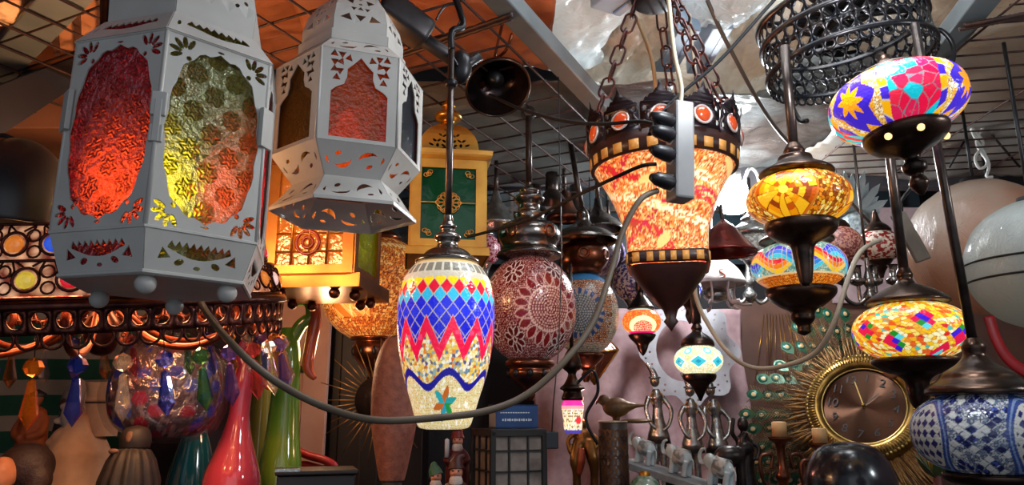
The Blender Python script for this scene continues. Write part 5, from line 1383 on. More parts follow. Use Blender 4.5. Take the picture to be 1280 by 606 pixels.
# candelabra arms
def arms(px, py, Y, w, h, label, m, n=3):
    k = K(px, py, Y); c = P(px, py, Y); t = thing('hanging_candelabra', label, 'candelabra', c)
    obj('stem', lathe(smooth_prof([(1e-4, -h * k), (5 * k, -h * .9 * k), (9 * k, -h * .6 * k), (4 * k, -h * .3 * k), (7 * k, 0), (3 * k, h * .5 * k), (3 * k, h * k)]), 20), m, t)
    for i in range(n):
        s = -1 + 2 * i / (n - 1) if n > 1 else 0
        if abs(s) < .1: continue
        d = Vector((s, .3 * (1 - abs(s)), 0))
        obj('scroll_arm', tube(crom([(0, 0, -h * .5 * k), d * w * .5 * k + Vector((0, 0, -h * .95 * k)), d * w * .95 * k + Vector((0, 0, -h * .7 * k)), d * w * k + Vector((0, 0, -h * .1 * k))], 6), 2.6 * k), m, t)
        obj('candle_cup', lathe([(v * k + 0, z * k) for v, z in ((3, 0), (9, 3), (10, 8), (5, 10), (5, 24), (7, 26))], 18), m, t, loc=d * w * k + Vector((0, 0, -h * .15 * k)))
    obj('rod', tube([(0, 0, h * k), (0, 0, CEIL - c.z)], .004), ROD, t)
arms(936, 352, 2.52, 24, 28, 'dark silver candelabra arms left of the rainbow wave lamp', SILVER, 2)
arms(1086, 352, 1.95, 32, 30, 'dark nickel candelabra between the rainbow lamp and the yellow lamp cap', STEEL, 4)

# white pierced chandelier
c = P(893, 345, 2.38); k = K(893, 345, 2.38)
t = thing('hanging_white_chandelier', 'white painted shade with pierced hanging arms under the red-brown bell', 'chandelier', c)
WH = mat('cream_white_metal', rgb(226, 214, 208), rgb(204, 190, 184), rough=.45)
obj('shade', lathe(smooth_prof([(36 * k, -12 * k), (37 * k, -8 * k), (28 * k, 8 * k), (16 * k, 20 * k), (14 * k, 30 * k), (4 * k, 32 * k)]), 40), WH, t, solid=.003)
for i in range(7):
    a = 2 * PI * (i + .5) / 7; d = Vector((math.sin(a), -math.cos(a), 0))
    obj('arm', tube(crom([d * 24 * k + Vector((0, 0, -10 * k)), d * 22 * k + Vector((0, 0, -26 * k)), d * 28 * k + Vector((0, 0, -36 * k)), d * 42 * k + Vector((0, 0, -37 * k))], 5), 3.2 * k, 8, flat=(1, .35)), WH, t)
obj('motif', tube(crom([(3 * k, -33.5 * k, 3 * k), (-2 * k, -34 * k, 2 * k), (-3 * k, -35 * k, -1 * k), (2 * k, -36 * k, -4 * k), (2 * k, -37 * k, -7 * k), (-3 * k, -37.5 * k, -8 * k)], 4), .9 * k), mat('red_gold_paint', rgb(190, 90, 60), rough=.4), t)
obj('inner_cup', lathe(smooth_prof([(1e-4, -34 * k), (12 * k, -30 * k), (15 * k, -22 * k), (8 * k, -14 * k)]), 24), SILVER, t)
obj('rod', tube([(0, 0, 30 * k), (0, 0, CEIL - c.z)], .004), WH, t)

# ================================================================== back: drapery, pierced plate, brown board
def drape(x0, x1, z0, z1, Y, amp, n=90, m=30):
    V, F = [], []
    for j in range(m + 1):
        for i in range(n + 1):
            u, v = i / n, j / m
            y = Y + amp * (math.sin(u * 26 + 2.2 * math.sin(v * 2.2 + 1)) * .6 + math.sin(u * 11 + v * 3) * .8) * (1 - .45 * v) + .02 * math.sin(v * 9 + u * 7)
            V.append(Vector((x0 + (x1 - x0) * u, y, z0 + (z1 - z0) * v)))
    for j in range(m):
        for i in range(n): q = j * (n + 1) + i; F.append((q, q + 1, q + n + 2, q + n + 1))
    return V, F
xl, xr = P(668, 500, 2.82).x, P(938, 500, 2.82).x
tag(obj('hanging_curtain', drape(xl, xr, TABLE, zat(385, 2.82), 2.84, .035), mat('dusty_pink_cloth', rgb(182, 150, 152), rgb(164, 130, 134), rough=.8, scale=30), solid=.003), 'dusty pink gathered cloth hanging behind the silver figures and the small turquoise lamp', 'curtain')
c = P(862, 440, 2.7); k = K(862, 440, 2.7)
t = thing('hanging_pierced_plate', 'pale grey pierced star-edged plate in front of the pink cloth, behind the turquoise lamp', 'ornament', c)
oc = [((58 + 6 * math.cos(8 * a)) * k * math.cos(a), (64 + 6 * math.cos(8 * a)) * k * math.sin(a)) for a in (2 * PI * i / 64 for i in range(64))]
hs = [ell(-10 * k, 2 * k, 32 * k, 38 * k, 0, 28)]
for r_, n_ in ((50, 22), (56, 24)):
    for i in range(n_):
        a = 2 * PI * (i + .5 * (r_ == 56)) / n_; x, z = r_ * k * math.cos(a), (r_ + 3) * k * math.sin(a)
        if math.hypot((x + 10 * k) / (35 * k), (z - 2 * k) / (41 * k)) > 1.05: hs.append(ell(x, z, 1.5 * k, 1.5 * k, 0, 7))
obj('plate', xf(panel(oc, hs, .004), frame_mat((0, 0, 0), (1, 0, 0), (0, 0, 1))), mat('pale_grey_metal', rgb(186, 186, 192), rgb(170, 168, 174), rough=.5), t, smooth=False)
obj('rod', tube([(0, .01, 50 * k), (0, .01, CEIL - c.z)], .003), WH, t)
BRD = mat('brown_board', rgb(112, 76, 60), rgb(86, 56, 46), rough=.6, scale=6)
bx0, bx1 = P(932, 480, 2.86).x, P(1380, 480, 2.86).x
tag(obj('wall_board_hanging', box((bx0 + bx1) / 2, 2.96, (TABLE + zat(372, 2.9)) / 2, bx1 - bx0, .03, zat(372, 2.9) - TABLE), BRD, smooth=False, bevel=.004), 'brown board on the back wall behind the peacock feathers and the golden clock', 'board')
tag(obj('hanging_gold_streamer', join(*[tube([Vector((.0 + i * .012, 0, 0)), Vector((i * .022 - .05 + RND.uniform(-.02, .02), -.004, -.18 - RND.uniform(0, .1)))], .0012, 5) for i in range(16)]), GOLD, loc=P(955, 392, 2.93)), 'thin golden strands on the brown board above the peacock feathers', 'streamer')
PW = mat('pale_pink_panel', rgb(176, 150, 150), rgb(160, 134, 136), rough=.7)
tag(obj('wall_panel_hanging', box(P(1120, 300, 2.9).x, 2.91, zat(318, 2.9), .55, .02, zat(258, 2.9) - zat(378, 2.9)), PW, smooth=False, bevel=.004), 'pale pink panel on the back wall behind the grey plank', 'panel')

# ---- peacock clock
CY_ = 2.3
c = P(1080, 508, CY_); k = K(1080, 508, CY_)
t = thing('peacock_clock', 'round golden wall clock with a bronze dial and a fan of green peacock feathers', 'clock', c)
nv = (Vector((0, 0, EYE)) - c).normalized(); nv = (nv + Vector((-.18, 0, .42))).normalized()
xv = Vector((0, 0, 1)).cross(nv).normalized(); yv = nv.cross(xv); rz = -.30
M_ = frame_mat((0, 0, 0), xv * math.cos(rz) + yv * math.sin(rz), yv * math.cos(rz) - xv * math.sin(rz))
BZ = mat('clock_gold', rgb(146, 112, 54), rgb(104, 76, 36), rough=.3, metal=.85, scale=30)
obj('bezel', xf(lathe([(r * k, z * k) for r, z in smooth_prof([(48, 3), (51, 8), (56, 10), (62, 9), (67, 6), (70, 0), (70, -6)], 4)], 96), M_), BZ, t)
obj('fluted_ring', xf(join(*[tube([(56 * k * math.cos(a), 56 * k * math.sin(a), 10.4 * k), (63.5 * k * math.cos(a), 63.5 * k * math.sin(a), 8.6 * k)], 1.1 * k, 6) for a in (2 * PI * i / 110 for i in range(110))]), M_), BZ, t)
obj('beaded_rim', xf(join(*[ball((66 * k * math.cos(2 * PI * i / 84), 66 * k * math.sin(2 * PI * i / 84), 6.5 * k), 1.9 * k, 8, 6) for i in range(84)]), M_), mat('pale_gold', rgb(206, 172, 100), rough=.3, metal=.8), t)
obj('inner_ring', xf(ring(49 * k, 1.2 * k, 80, 8, c=(0, 0, 4 * k)), M_), mat('pale_gold', (0, 0, 0)), t)
# brushed dial: ring-wise brushing gives the light wedges
m, nt, out = nodes('brushed_bronze_dial')
b_ = pbsdf(nt, out, rgb(76, 52, 40), .34, 1.0); b_.inputs['Anisotropic'].default_value = .92
tg = add(nt, 'ShaderNodeTangent', direction_type='RADIAL', axis='Z'); nt.links.new(tg.outputs[0], b_.inputs['Tangent'])
tcx = nt.nodes.new('ShaderNodeTexCoord'); nzz = add(nt, 'ShaderNodeTexNoise', Scale=60.0); nt.links.new(tcx.outputs['Object'], nzz.inputs['Vector'])
mr = add(nt, 'ShaderNodeMapRange', i3=.28, i4=.42); nt.links.new(nzz.outputs[0], mr.inputs[0]); nt.links.new(mr.outputs[0], b_.inputs['Roughness'])
dl = obj('dial', lathe([(1e-4, 0), (16 * k, 0), (33 * k, 0), (49 * k, 0)], 96), m, t); dl.matrix_local = M_ @ Matrix.Translation((0, 0, 1.5 * k))
NUMM = mat('dark_numerals', rgb(34, 24, 22), rough=.5)
def text_shape(s, size, th=.0006):
    cu = bpy.data.curves.new('t', 'FONT'); cu.body = s; cu.size = size; cu.align_x = 'CENTER'; cu.align_y = 'CENTER'; cu.extrude = th
    o = bpy.data.objects.new('t', cu); COL.objects.link(o)
    me = bpy.data.meshes.new_from_object(o.evaluated_get(bpy.context.evaluated_depsgraph_get()))
    V = [v.co.copy() for v in me.vertices]; F = [tuple(p.vertices) for p in me.polygons]
    bpy.data.objects.remove(o); bpy.data.curves.remove(cu); bpy.data.meshes.remove(me)
    return V, F
for i in range(1, 13):
    a = PI / 2 - (i - 1) * PI / 6 - rz * .55
    sh = xf(text_shape(str(i), 15 * k), M_ @ Matrix.Translation((37 * k * math.cos(a), 37 * k * math.sin(a), 2.4 * k)) @ Matrix.Rotation(-rz * .3, 4, 'Z'))
    o = obj('numeral', sh, NUMM, t, smooth=False)
for L, w, a in ((26, 1.6, 1.0), (36, 1.1, 2.15)):
    obj('hand', xf(box(L * .42 * k, 0, 3.4 * k, L * k, w * k, .6 * k), M_ @ Matrix.Rotation(a, 4, 'Z')), NUMM if L < 30 else mat('pale_gold', (0, 0, 0)), t, smooth=False)
obj('centre_cap', xf(ball((0, 0, 3.6 * k), 2.6 * k), M_), BZ, t)
# short golden feathers round the clock
gf = []
for i in range(430):
    a = RND.uniform(0, 2 * PI) if i < 300 else RND.uniform(4.6, 5.9)
    r0, r1 = 66, RND.uniform(80, 104) + (RND.uniform(0, 40) if 4.5 < a < 6.0 else 0)
    z = -RND.uniform(3, 9)
    d = RND.uniform(-.07, .07)
    p0 = Vector((r0 * math.cos(a), r0 * math.sin(a), z)) * k; p1 = Vector((r1 * math.cos(a + d), r1 * math.sin(a + d), z - 6)) * k
    gf.append(xf(tube([p0, p0.lerp(p1, .6), p1], [2.0 * k, 3.6 * k, .8 * k], 6, flat=(1, .35)), M_))
obj('golden_fringe', join(*gf), mat('golden_feather', rgb(156, 114, 58), rgb(112, 76, 38), rough=.55, scale=80), t)
QUILL = mat('quill_brown', rgb(120, 86, 46), rgb(90, 70, 40), rough=.6)
VANE = mat('peacock_green', rgb(20, 74, 60), rgb(58, 84, 40), rough=.4, scale=90, metal=.3)
EYEM = mat('feather_eye', rgb(206, 176, 128), rgb(176, 136, 84), rough=.5)
EYEB = mat('feather_eye_teal', rgb(24, 84, 72), rough=.35, metal=.3)
proto = None; cnt = 0
feather_pts = [(x + 9 * (r % 2) + RND.uniform(-3, 3), 600 - 21 * r + RND.uniform(-3, 3)) for r in range(11) for x in range(934, 1080, 17)]
for (fx, fy) in feather_pts:
    if math.hypot((fx - 1080) / 82, (fy - 508) / 74) < 1 or fy < 540 - (fx - 915) * 1.9 or (fy < 415 and fx > 1065): continue
    tip_ = P(fx, fy, 2.6 - .0004 * (fx - 930)) - c
    base_ = Vector((0, .10, -.02)); d = tip_ - base_; d.y *= 1
    q = aim(tip_, tip_ + d)
    dd = d.normalized(); side = dd.cross(Vector((0, -1, .1))).normalized(); up_ = dd.cross(side)
    MM = Matrix(((side.x, dd.x, -up_.x, tip_.x), (side.y, dd.y, -up_.y, tip_.y), (side.z, dd.z, -up_.z, tip_.z), (0, 0, 0, 1)))
    if proto is None:
        L = 60 * k
        vane = panel([(0, 10 * k), (5 * k, 7 * k), (8.5 * k, 0), (6 * k, -9 * k), (0, -16 * k), (-6 * k, -9 * k), (-8.5 * k, 0), (-5 * k, 7 * k)], [], .0012)
        barb = [tube([(0, -u * k, .0005), (sx * (13 - u * .12) * k, (-u + 9) * k, 0)], .0008, 4) for u in range(2, 60, 4) for sx in (-1, 1)]
        f_ = obj('feather', vane, VANE, t, smooth=False)
        proto = [f_, obj('quill', join(tube([(0, 6 * k, 0), (0, -L, 0)], .0012, 5), *barb), QUILL, f_), obj('eye_ring', xf(ball((0, 0, .0012), 6.2 * k, 12, 6, (1, 1.1, .2)), Matrix()), EYEB, f_), obj('eye', ball((0, -.5 * k, .0022), 4.0 * k, 12, 6, (1, 1.15, .25)), EYEM, f_)]
    else:
        f_ = proto[0].copy(); COL.objects.link(f_); f_.parent = t
        for ch in proto[1:]:
            e = ch.copy(); COL.objects.link(e); e.parent = f_
    f_.matrix_local = MM; cnt += 1
obj('peacock_figure', xf(join(tube(crom([(-4 * k, 0, -10 * k), (0, 0, 0), (3 * k, 0, 14 * k), (-3 * k, 0, 26 * k), (-10 * k, 0, 30 * k)], 5), [5 * k] * 6 + [8 * k] * 6 + [4 * k] * 9), ball((0, 0, -6 * k), 11 * k, 16, 10, (1, .7, 1.4))), Matrix.Translation(P(1112, 452, 2.26) - c)), mat('copper_peacock', rgb(176, 116, 86), rgb(140, 86, 62), rough=.4, metal=.4), t)

# ================================================================== capiz globes on the far right
def capiz(px, py, Y, r, m, label, seams, stem_top, seed):
    k = K(px, py, Y); c = P(px, py, Y); t = thing('hanging_shell_globe', label, 'pendant lamp', c, 'shell globes at the right')
    pr = [(r * k * math.cos(u), r * k * math.sin(u) * .98) for u in (-PI / 2 + PI * i / 40 for i in range(41))]
    V, F = lathe([(max(1e-4, a), b) for a, b in pr], 64)
    V = [v * (1 + .02 * noise.noise(v * 9 + Vector((seed, 0, 0))) + .012 * noise.noise(v * 30)) for v in V]
    obj('shell_globe', (V, F), m, t)
    for z in seams: obj('seam', ring(math.sqrt(max(1e-6, r * r - z * z)) * k * 1.012, .0022, 64, 6, c=(0, 0, z * k)), BLACK, t)
    obj('rod', tube([(0, 0, r * .97 * k), (0, 0, CEIL - c.z)], .004), BLACK, t)
    obj('top_cap', lathe([(16 * k, r * .95 * k), (14 * k, r * 1.03 * k), (3 * k, r * 1.06 * k)], 24), BLACK, t)
    return t, k
PL_CAP1 = plastic('pinkish_shell_wrap', rgb(206, 190, 176), rgb(184, 138, 112), st=.45)
PL_CAP2 = plastic('white_shell_wrap', rgb(208, 216, 214), rgb(184, 186, 180), rough=.14, st=.6)
capiz(1228, 308, 1.75, 86, PL_CAP1, 'large pinkish shell globe lamp in plastic behind the right-hand poles', (), 150, 1)
capiz(1300, 330, 1.4, 84, PL_CAP2, 'shiny white shell globe lamp with dark seams, cut by the right edge', (2, -20), 200, 2)
o = P(1138, 296, 1.62); k = K(1138, 296, 1.62)
t = thing('hanging_plank', 'grey-brown plank leaning left of the pinkish shell globe', 'plank', o)
q = frame_mat((0, 0, 0), Vector((1, .1, .35)), Vector((-.42, 0, 1)))
obj('board', xf(box(0, 0, 0, 20 * k, 66 * k, .012), q), mat('grey_wood', rgb(116, 104, 92), rgb(92, 82, 74), rough=.7, scale=14), t, smooth=False, bevel=.003)
obj('strap', tube(crom([q @ Vector((6 * k, 32 * k, 0)), q @ Vector((10 * k, 40 * k, 0)), q @ Vector((16 * k, 48 * k, 0)), Vector((24 * k, 0.02, 90 * k)), Vector((26 * k, .02, CEIL - o.z))], 5), .004), BLACK, t)
# black stand rods with a white cable coil
o = P(1228, 190, 2.1); k = K(1228, 190, 2.1)
t = thing('hanging_rod_frame', 'thin black rods with diagonal braces above the pinkish shell globe', 'rod frame', o)
obj('rod', tube([(0, 0, -50 * k), (0, 0, CEIL - o.z)], .005), BLACK, t)
for s in (-1, 1): obj('brace', tube([(0, 0, 45 * k), (s * 44 * k, 0, -20 * k)], .0035), BLACK, t)
o = P(1224, 178, 2.02); k = K(1224, 178, 2.02)
t = tag(obj('hanging_cable_coil', tube(crom([(2 * k, 0, 30 * k), (-6 * k, 0, 20 * k), (6 * k, .004, 0), (-8 * k, 0, -20 * k), (-4 * k, .0, -34 * k), (6 * k, 0, -26 * k), (-2 * k, .005, 0), (8 * k, 0, 22 * k), (2 * k, 0, 32 * k), (-7 * k, 0, 16 * k), (5 * k, .006, -10 * k), (8 * k, 0, -30 * k), (3 * k, 0, -44 * k), (10 * k, 0, -45 * k)], 6), .0042), mat('white_plastic', (0, 0, 0)), loc=o), 'white cable tied in a figure-eight coil above the pinkish shell globe', 'cable coil')
tag(obj('hanging_strap', tube(crom([P(1236, 395, 1.72) - P(1236, 395, 1.72), P(1246, 425, 1.72) - P(1236, 395, 1.72), P(1262, 450, 1.72) - P(1236, 395, 1.72), P(1290, 470, 1.72) - P(1236, 395, 1.72)], 6), .014, 8, flat=(.4, 1)), mat('red_ribbon', rgb(170, 24, 30), rgb(140, 18, 26), rough=.45), loc=P(1236, 395, 1.72)), 'red ribbon strap curving below the white shell globe at the right edge', 'ribbon')
# silver pineapple lamp and gold star
o = P(1074, 290, 2.3); k = K(1074, 290, 2.3)
t = thing('hanging_pineapple_ornament', 'silver pineapple ornament with broad pale leaves right of the amber globe', 'ornament', o)
obj('body', lathe(smooth_prof([(1e-4, -34 * k), (18 * k, -28 * k), (27 * k, -6 * k), (24 * k, 16 * k), (12 * k, 26 * k)]), 30), mat('dotted_silver', rgb(176, 186, 188), rgb(110, 120, 124), rough=.3, metal=.6, scale=90, bump=.5, bscale=110), t)
for i in range(13):
    a = -1.3 + 2.6 * i / 12; L = 58 - 16 * abs(a) + (6 if i % 2 else 0)
    pr = panel([(0, 0), (5 * k, L * .4 * k), (4.5 * k, L * .8 * k), (0, L * k), (-4.5 * k, L * .8 * k), (-5 * k, L * .4 * k)], [], .002, 5 * k, lambda x, y, z: (x, y, z + y * y * 1.2 + abs(x) * .3))
    obj('leaf', xf(pr, Matrix.Translation((-8 * k, (-.01 if i % 2 else .004), 16 * k)) @ Matrix.Rotation(-a, 4, 'Y') @ frame_mat((0, 0, 0), (1, 0, 0), (0, -.1, 1))), mat('pale_grey_leaf', rgb(176, 190, 194), rgb(150, 164, 170), rough=.5), t, smooth=False)
obj('rod', tube([(0, 0, 24 * k), (0, .02, CEIL - o.z)], .004), ROD, t)
o = P(1042, 190, 2.4); k = K(1042, 190, 2.4)
so = [((16 if i % 2 == 0 else 8) * k * math.cos(PI / 2 + PI * i / 5), (16 if i % 2 == 0 else 8) * k * math.sin(PI / 2 + PI * i / 5)) for i in range(10)]
t = thing('hanging_star', 'small golden star above the silver pineapple', 'ornament', o)
obj('star', xf(panel(so, [], .012), frame_mat((0, 0, 0), (1, 0, 0), (0, 0, 1))), GOLD, t, smooth=False, bevel=.003)
obj('thread', tube([(0, -.004, 14 * k), (0, -.004, CEIL - o.z)], .0015), BLACK, t)
# gold-framed glass polyhedron
o = P(742, 446, 2.3); k = K(742, 446, 2.3)
t = thing('hanging_glass_polyhedron', 'gold-edged glass polyhedron lantern with orange facets under the brown and blue globe', 'lantern', o)
pv = [Vector(v) * k for v in ((0, 0, 44), (-30, -8, 8), (0, -26, 4), (30, -8, 8), (18, 24, 8), (-18, 24, 8), (0, 0, -34))]
tr = [(0, 1, 2), (0, 2, 3), (0, 3, 4), (0, 4, 5), (0, 5, 1), (6, 2, 1), (6, 3, 2), (6, 4, 3), (6, 5, 4), (6, 1, 5)]
for i, f in enumerate(tr):
    obj('facet', ([pv[j] for j in f], [(0, 1, 2)]), [glass_mat('smoky_glass', rgb(150, 130, 110), tr=.6, tl=.2, gl=.2), glass_mat('orange_facet_glass', rgb(230, 90, 40), tr=.35, tl=.5, gl=.15)][i % 3 == 1], t, smooth=False)
ed = {tuple(sorted((f[i], f[(i + 1) % 3]))) for f in tr for i in range(3)}
obj('frame', join(*[tube([pv[a], pv[b]], .003, 6) for a, b in ed]), GOLD, t)
obj('hanging_wire', tube([pv[0], Vector((0, 0, CEIL - o.z))], .0015), BLACK, t)
# ================================================================== goods standing on the counter
def base(px, Y, py=560):
    p = P(px, py, Y); return Vector((p.x, Y, TABLE))
def hz(py, Y): return zat(py, Y) - TABLE
def ell3(c, r, s): return ball(c, r, 18, 12, s)
def stroke(pts, r, n=10, sub=5):
    q = crom(pts, sub); m = len(q)
    if isinstance(r, (list, tuple)):
        rr = [r[min(len(r) - 1, int(i / (m - 1) * (len(r) - 1)))] * (1 - ((i / (m - 1) * (len(r) - 1)) % 1)) + r[min(len(r) - 1, int(i / (m - 1) * (len(r) - 1)) + 1)] * ((i / (m - 1) * (len(r) - 1)) % 1) for i in range(m)]
    else: rr = r
    return tube(q, rr, n)
CREAM = mat('cream_carved_stone', rgb(226, 184, 148), rgb(200, 152, 120), rough=.65, scale=12, bump=.2)
# 1 bearded carved figure
Y = 1.9; b = base(100, Y); k = K(100, 560, Y); H = hz(478, Y)
t = thing('carved_figurine', 'cream carved bearded figure with a flat-topped tall hat, below the clear crystal drop', 'figurine', b)
z = lambda py: hz(py, Y)
robe = join(lathe([(1e-4, 0), (44 * k, 0), (42 * k, .05), (36 * k, z(565)), (24 * k, z(540)), (18 * k, z(520)), (1e-4, z(510))], 28), ell3((-14 * k, -.01, z(548)), 20 * k, (1.0, .8, .8)), ell3((-27 * k, -.015, z(553)), 10 * k, (1.3, .8, .7)))
obj('robe', robe, CREAM, t, remesh=.0045)
obj('head', join(ell3((-10 * k, -.012, z(520)), 16 * k, (.9, .9, 1.15)), ell3((-24 * k, -.02, z(526)), 5.5 * k, (1.4, .8, .8)), ell3((-12 * k, -.022, z(508)), 12 * k, (1.1, .7, .5)), stroke([(-10 * k, -.02, z(532)), (-4 * k, -.025, z(545)), (2 * k, -.03, z(562))], [9 * k, 9 * k, 4 * k])), mat('grey_white_beard', rgb(206, 190, 176), rgb(160, 146, 138), rough=.7, bump=.5, bscale=90), t, remesh=.0035)
obj('tall_hat', xf(join(lathe([(19 * k, z(545)), (20 * k, z(503)), (22 * k, z(500)), (20 * k, z(497)), (22 * k, z(484)), (24 * k, z(478)), (1e-4, z(477))], 28), box(-17 * k, -.012, (z(490) + z(530)) / 2, 6 * k, .02, z(490) - z(530))), Matrix.Translation((20 * k, .012, 0))), CREAM, t, bevel=.002)
obj('hat_band', xf(ring(20.6 * k, 1.2 * k, 28, 6, c=(0, 0, z(503))), Matrix.Translation((20 * k, .012, 0))), mat('brown_line', rgb(90, 56, 40)), t)
# 2 dark cloaked figure
Y = 1.56; b = base(166, Y); k = K(166, 570, Y); z = lambda py: hz(py, Y)
t = thing('cloaked_figurine', 'dark cloaked figurine with pleated robe, right of the cream carved figure', 'figurine', b)
V, F = lathe([(1e-4, 0), (38 * k, 0), (34 * k, z(600)), (27 * k, z(575)), (20 * k, z(562)), (1e-4, z(556))], 60)
V = [Vector((v.x * (1 + .07 * math.sin(14 * math.atan2(v.y, v.x))), v.y * (1 + .07 * math.sin(14 * math.atan2(v.y, v.x))), v.z)) for v in V]
DKC = mat('dark_brown_cloak', rgb(44, 34, 30), rgb(24, 20, 20), rough=.6, scale=40)
obj('cloak', (V, F), DKC, t)
obj('head', join(ell3((0, -.005, z(548)), 12 * k, (.9, .9, 1.15)), ell3((0, -.02, z(550)), 3 * k, (.8, 1, 1))), mat('dark_carved_face', rgb(110, 76, 58), rough=.5), t, remesh=.003)
obj('hood', lathe(smooth_prof([(17 * k, z(560)), (18 * k, z(548)), (13 * k, z(536)), (1e-4, z(532))]), 24), DKC, t, solid=.002).location = (0, .008, 0)
obj('hand', ell3((-14 * k, -.03, z(563)), 5 * k, (1.3, .7, .7)), mat('dark_carved_face', (0, 0, 0)), t)
# 3 orange figurine, 4 grey hooded, 5 doll
Y = 2.2; b = base(38, Y); k = K(38, 530, Y); z = lambda py: hz(py, Y)
t = thing('robed_figurine', 'small orange robed figurine in front of the green striped cloth', 'figurine', b)
OR_ = mat('terracotta_orange', rgb(186, 96, 50), rgb(150, 70, 40), rough=.6)
obj('robe', join(lathe([(1e-4, 0), (20 * k, 0), (18 * k, z(560)), (16 * k, z(530)), (12 * k, z(512)), (1e-4, z(505))], 24), stroke([(-13 * k, 0, z(520)), (-17 * k, -.02, z(540)), (-4 * k, -.035, z(548))], 5 * k), stroke([(13 * k, 0, z(520)), (16 * k, -.02, z(540)), (2 * k, -.035, z(546))], 5 * k)), OR_, t, remesh=.004)
obj('head', join(ell3((0, -.004, z(498)), 8.5 * k, (.9, .9, 1.2)), ell3((0, -.024, z(499)), 2 * k, (1, 1, 1))), mat('brown_clay', rgb(160, 88, 56), rough=.6), t, remesh=.003)
obj('cap', lathe([(9 * k, z(496)), (10 * k, z(492)), (1e-4, z(486))], 20), mat('dark_hair', rgb(40, 26, 22)), t)
Y = 2.05; b = base(82, Y); k = K(82, 530, Y); z = lambda py: hz(py, Y)
t = thing('hooded_figurine', 'dark figurine in a pale grey hood behind the cream carved figure', 'figurine', b)
obj('robe', lathe([(1e-4, 0), (24 * k, 0), (20 * k, z(560)), (16 * k, z(530)), (10 * k, z(515)), (1e-4, z(512))], 24), mat('dark_violet_cloth', rgb(44, 34, 46), rgb(30, 24, 34), rough=.7), t)
obj('head', join(ell3((-2 * k, -.006, z(507)), 11 * k, (.9, .9, 1.2)), ell3((-6 * k, -.03, z(508)), 2.6 * k, (1, 1, 1))), mat('dark_face', rgb(70, 44, 40), rough=.5), t, remesh=.003)
obj('hood', lathe(smooth_prof([(15 * k, z(530)), (17 * k, z(506)), (15 * k, z(490)), (8 * k, z(478)), (1e-4, z(472))]), 24), mat('pale_grey_cloth', rgb(140, 120, 112), rgb(110, 96, 92), rough=.8), t, solid=.002).location = (2 * k, .014, 0)
Y = 1.6; b = base(16, Y, 590); k = K(16, 590, Y); z = lambda py: hz(py, Y)
t = thing('doll', 'doll with dark hair and an orange-lit face in the bottom left corner', 'doll', b)
obj('head', join(ell3((-2 * k, -.030, z(592)), 20 * k, (.85, .9, 1.1)), ell3((-4 * k, -.062, z(594)), 4.5 * k, (.9, 1, .9)), ell3((-10 * k, -.048, z(586)), 7 * k, (1, .6, .5)), ell3((5 * k, -.048, z(586)), 7 * k, (1, .6, .5)), lathe([(1e-4, 0), (16 * k, 0), (10 * k, z(612)), (1e-4, z(600))], 20)), mat('doll_skin', rgb(216, 150, 112), rgb(186, 116, 84), rough=.5), t, remesh=.0035)
obj('hair', join(ell3((8 * k, .022, z(584)), 30 * k, (1.1, 1, 1.0)), ell3((30 * k, .01, z(600)), 16 * k, (1, 1, 1.2)), ell3((30 * k, 0, z(622)), 14 * k, (1, 1, 1.6)), ell3((-26 * k, .004, z(600)), 12 * k, (1, 1, 1.6))), mat('dark_doll_hair', rgb(40, 28, 30), rgb(60, 40, 36), rough=.6, bump=.6, bscale=150), t, remesh=.005)
# striped cloth behind
Y = 2.55
m, nt, out = nodes('green_striped_cloth'); b_ = pbsdf(nt, out, (0, 0, 0), .85); tc = nt.nodes.new('ShaderNodeTexCoord')
wv = add(nt, 'ShaderNodeTexWave', Scale=2.6, Distortion=.6, bands_direction='Z'); wv.inputs['Detail Scale'].default_value = 1.0
nt.links.new(tc.outputs['Object'], wv.inputs[0]); rp = nt.nodes.new('ShaderNodeValToRGB'); rp.color_ramp.interpolation = 'CONSTANT'
rp.color_ramp.elements[0].color = (*rgb(22, 74, 56), 1); rp.color_ramp.elements[1].position = .62; rp.color_ramp.elements[1].color = (*rgb(150, 136, 122), 1)
nt.links.new(wv.outputs['Fac'], rp.inputs[0]); nt.links.new(rp.outputs[0], b_.inputs['Base Color'])
tag(obj('hanging_striped_cloth', drape(P(-60, 480, Y).x, P(178, 480, Y).x, TABLE, zat(385, Y), Y, .012), m, solid=.003), 'dark green cloth with pale stripes hanging behind the figurines at the left', 'cloth')
tag(obj('hanging_maroon_cloth', drape(P(160, 480, 2.6).x, P(410, 480, 2.6).x, TABLE, zat(380, 2.6), 2.62, .015), mat('dark_maroon_cloth', rgb(48, 26, 32), rgb(30, 22, 34), rough=.85), solid=.003), 'dark maroon cloth hanging behind the pink and green vases', 'cloth')

# 6 plastic-wrapped mosaic bowl under the chandelier
c = P(209, 483, 1.725); k = K(209, 483, 1.725)
t = thing('hanging_wrapped_bowl', 'clear plastic-wrapped glass bowl with blue and red patches, hanging under the jewelled chandelier', 'bowl', c)
def pat_bowl(S, Z, a):
    A_, B_ = (S * .8 + Z) / 30, (S * .8 - Z) / 30
    i_, j_, ed = vor(S, Z, 5, 3)
    C = np.empty((len(S), 3)); C[:] = lin((.30, .22, .24)); put(C, i_ > .7, (120, 96, 96))
    h = hsh(np.floor(A_), np.floor(B_), 5); d = np.hypot(A_ - np.floor(A_) - .5, B_ - np.floor(B_) - .5)
    put(C, (d < .36) & (h < .4), (40, 50, 140)); put(C, (d < .36) & (h > .62), (140, 30, 50)); put(C, (Z > 20) & (i_ > .4), (90, 70, 70))
    return C
bp_ = smooth_prof([(10, -62), (36, -60), (58, -44), (66, -18), (66, 6), (60, 34), (48, 52)], 8)
mosaic('glass_bowl', bp_, k, pat_bowl, mosaic_mat('wrapped_bowl', .02, rough=.1, bscale=40), t, n=240)
m, nt, out = nodes('clear_plastic_film')
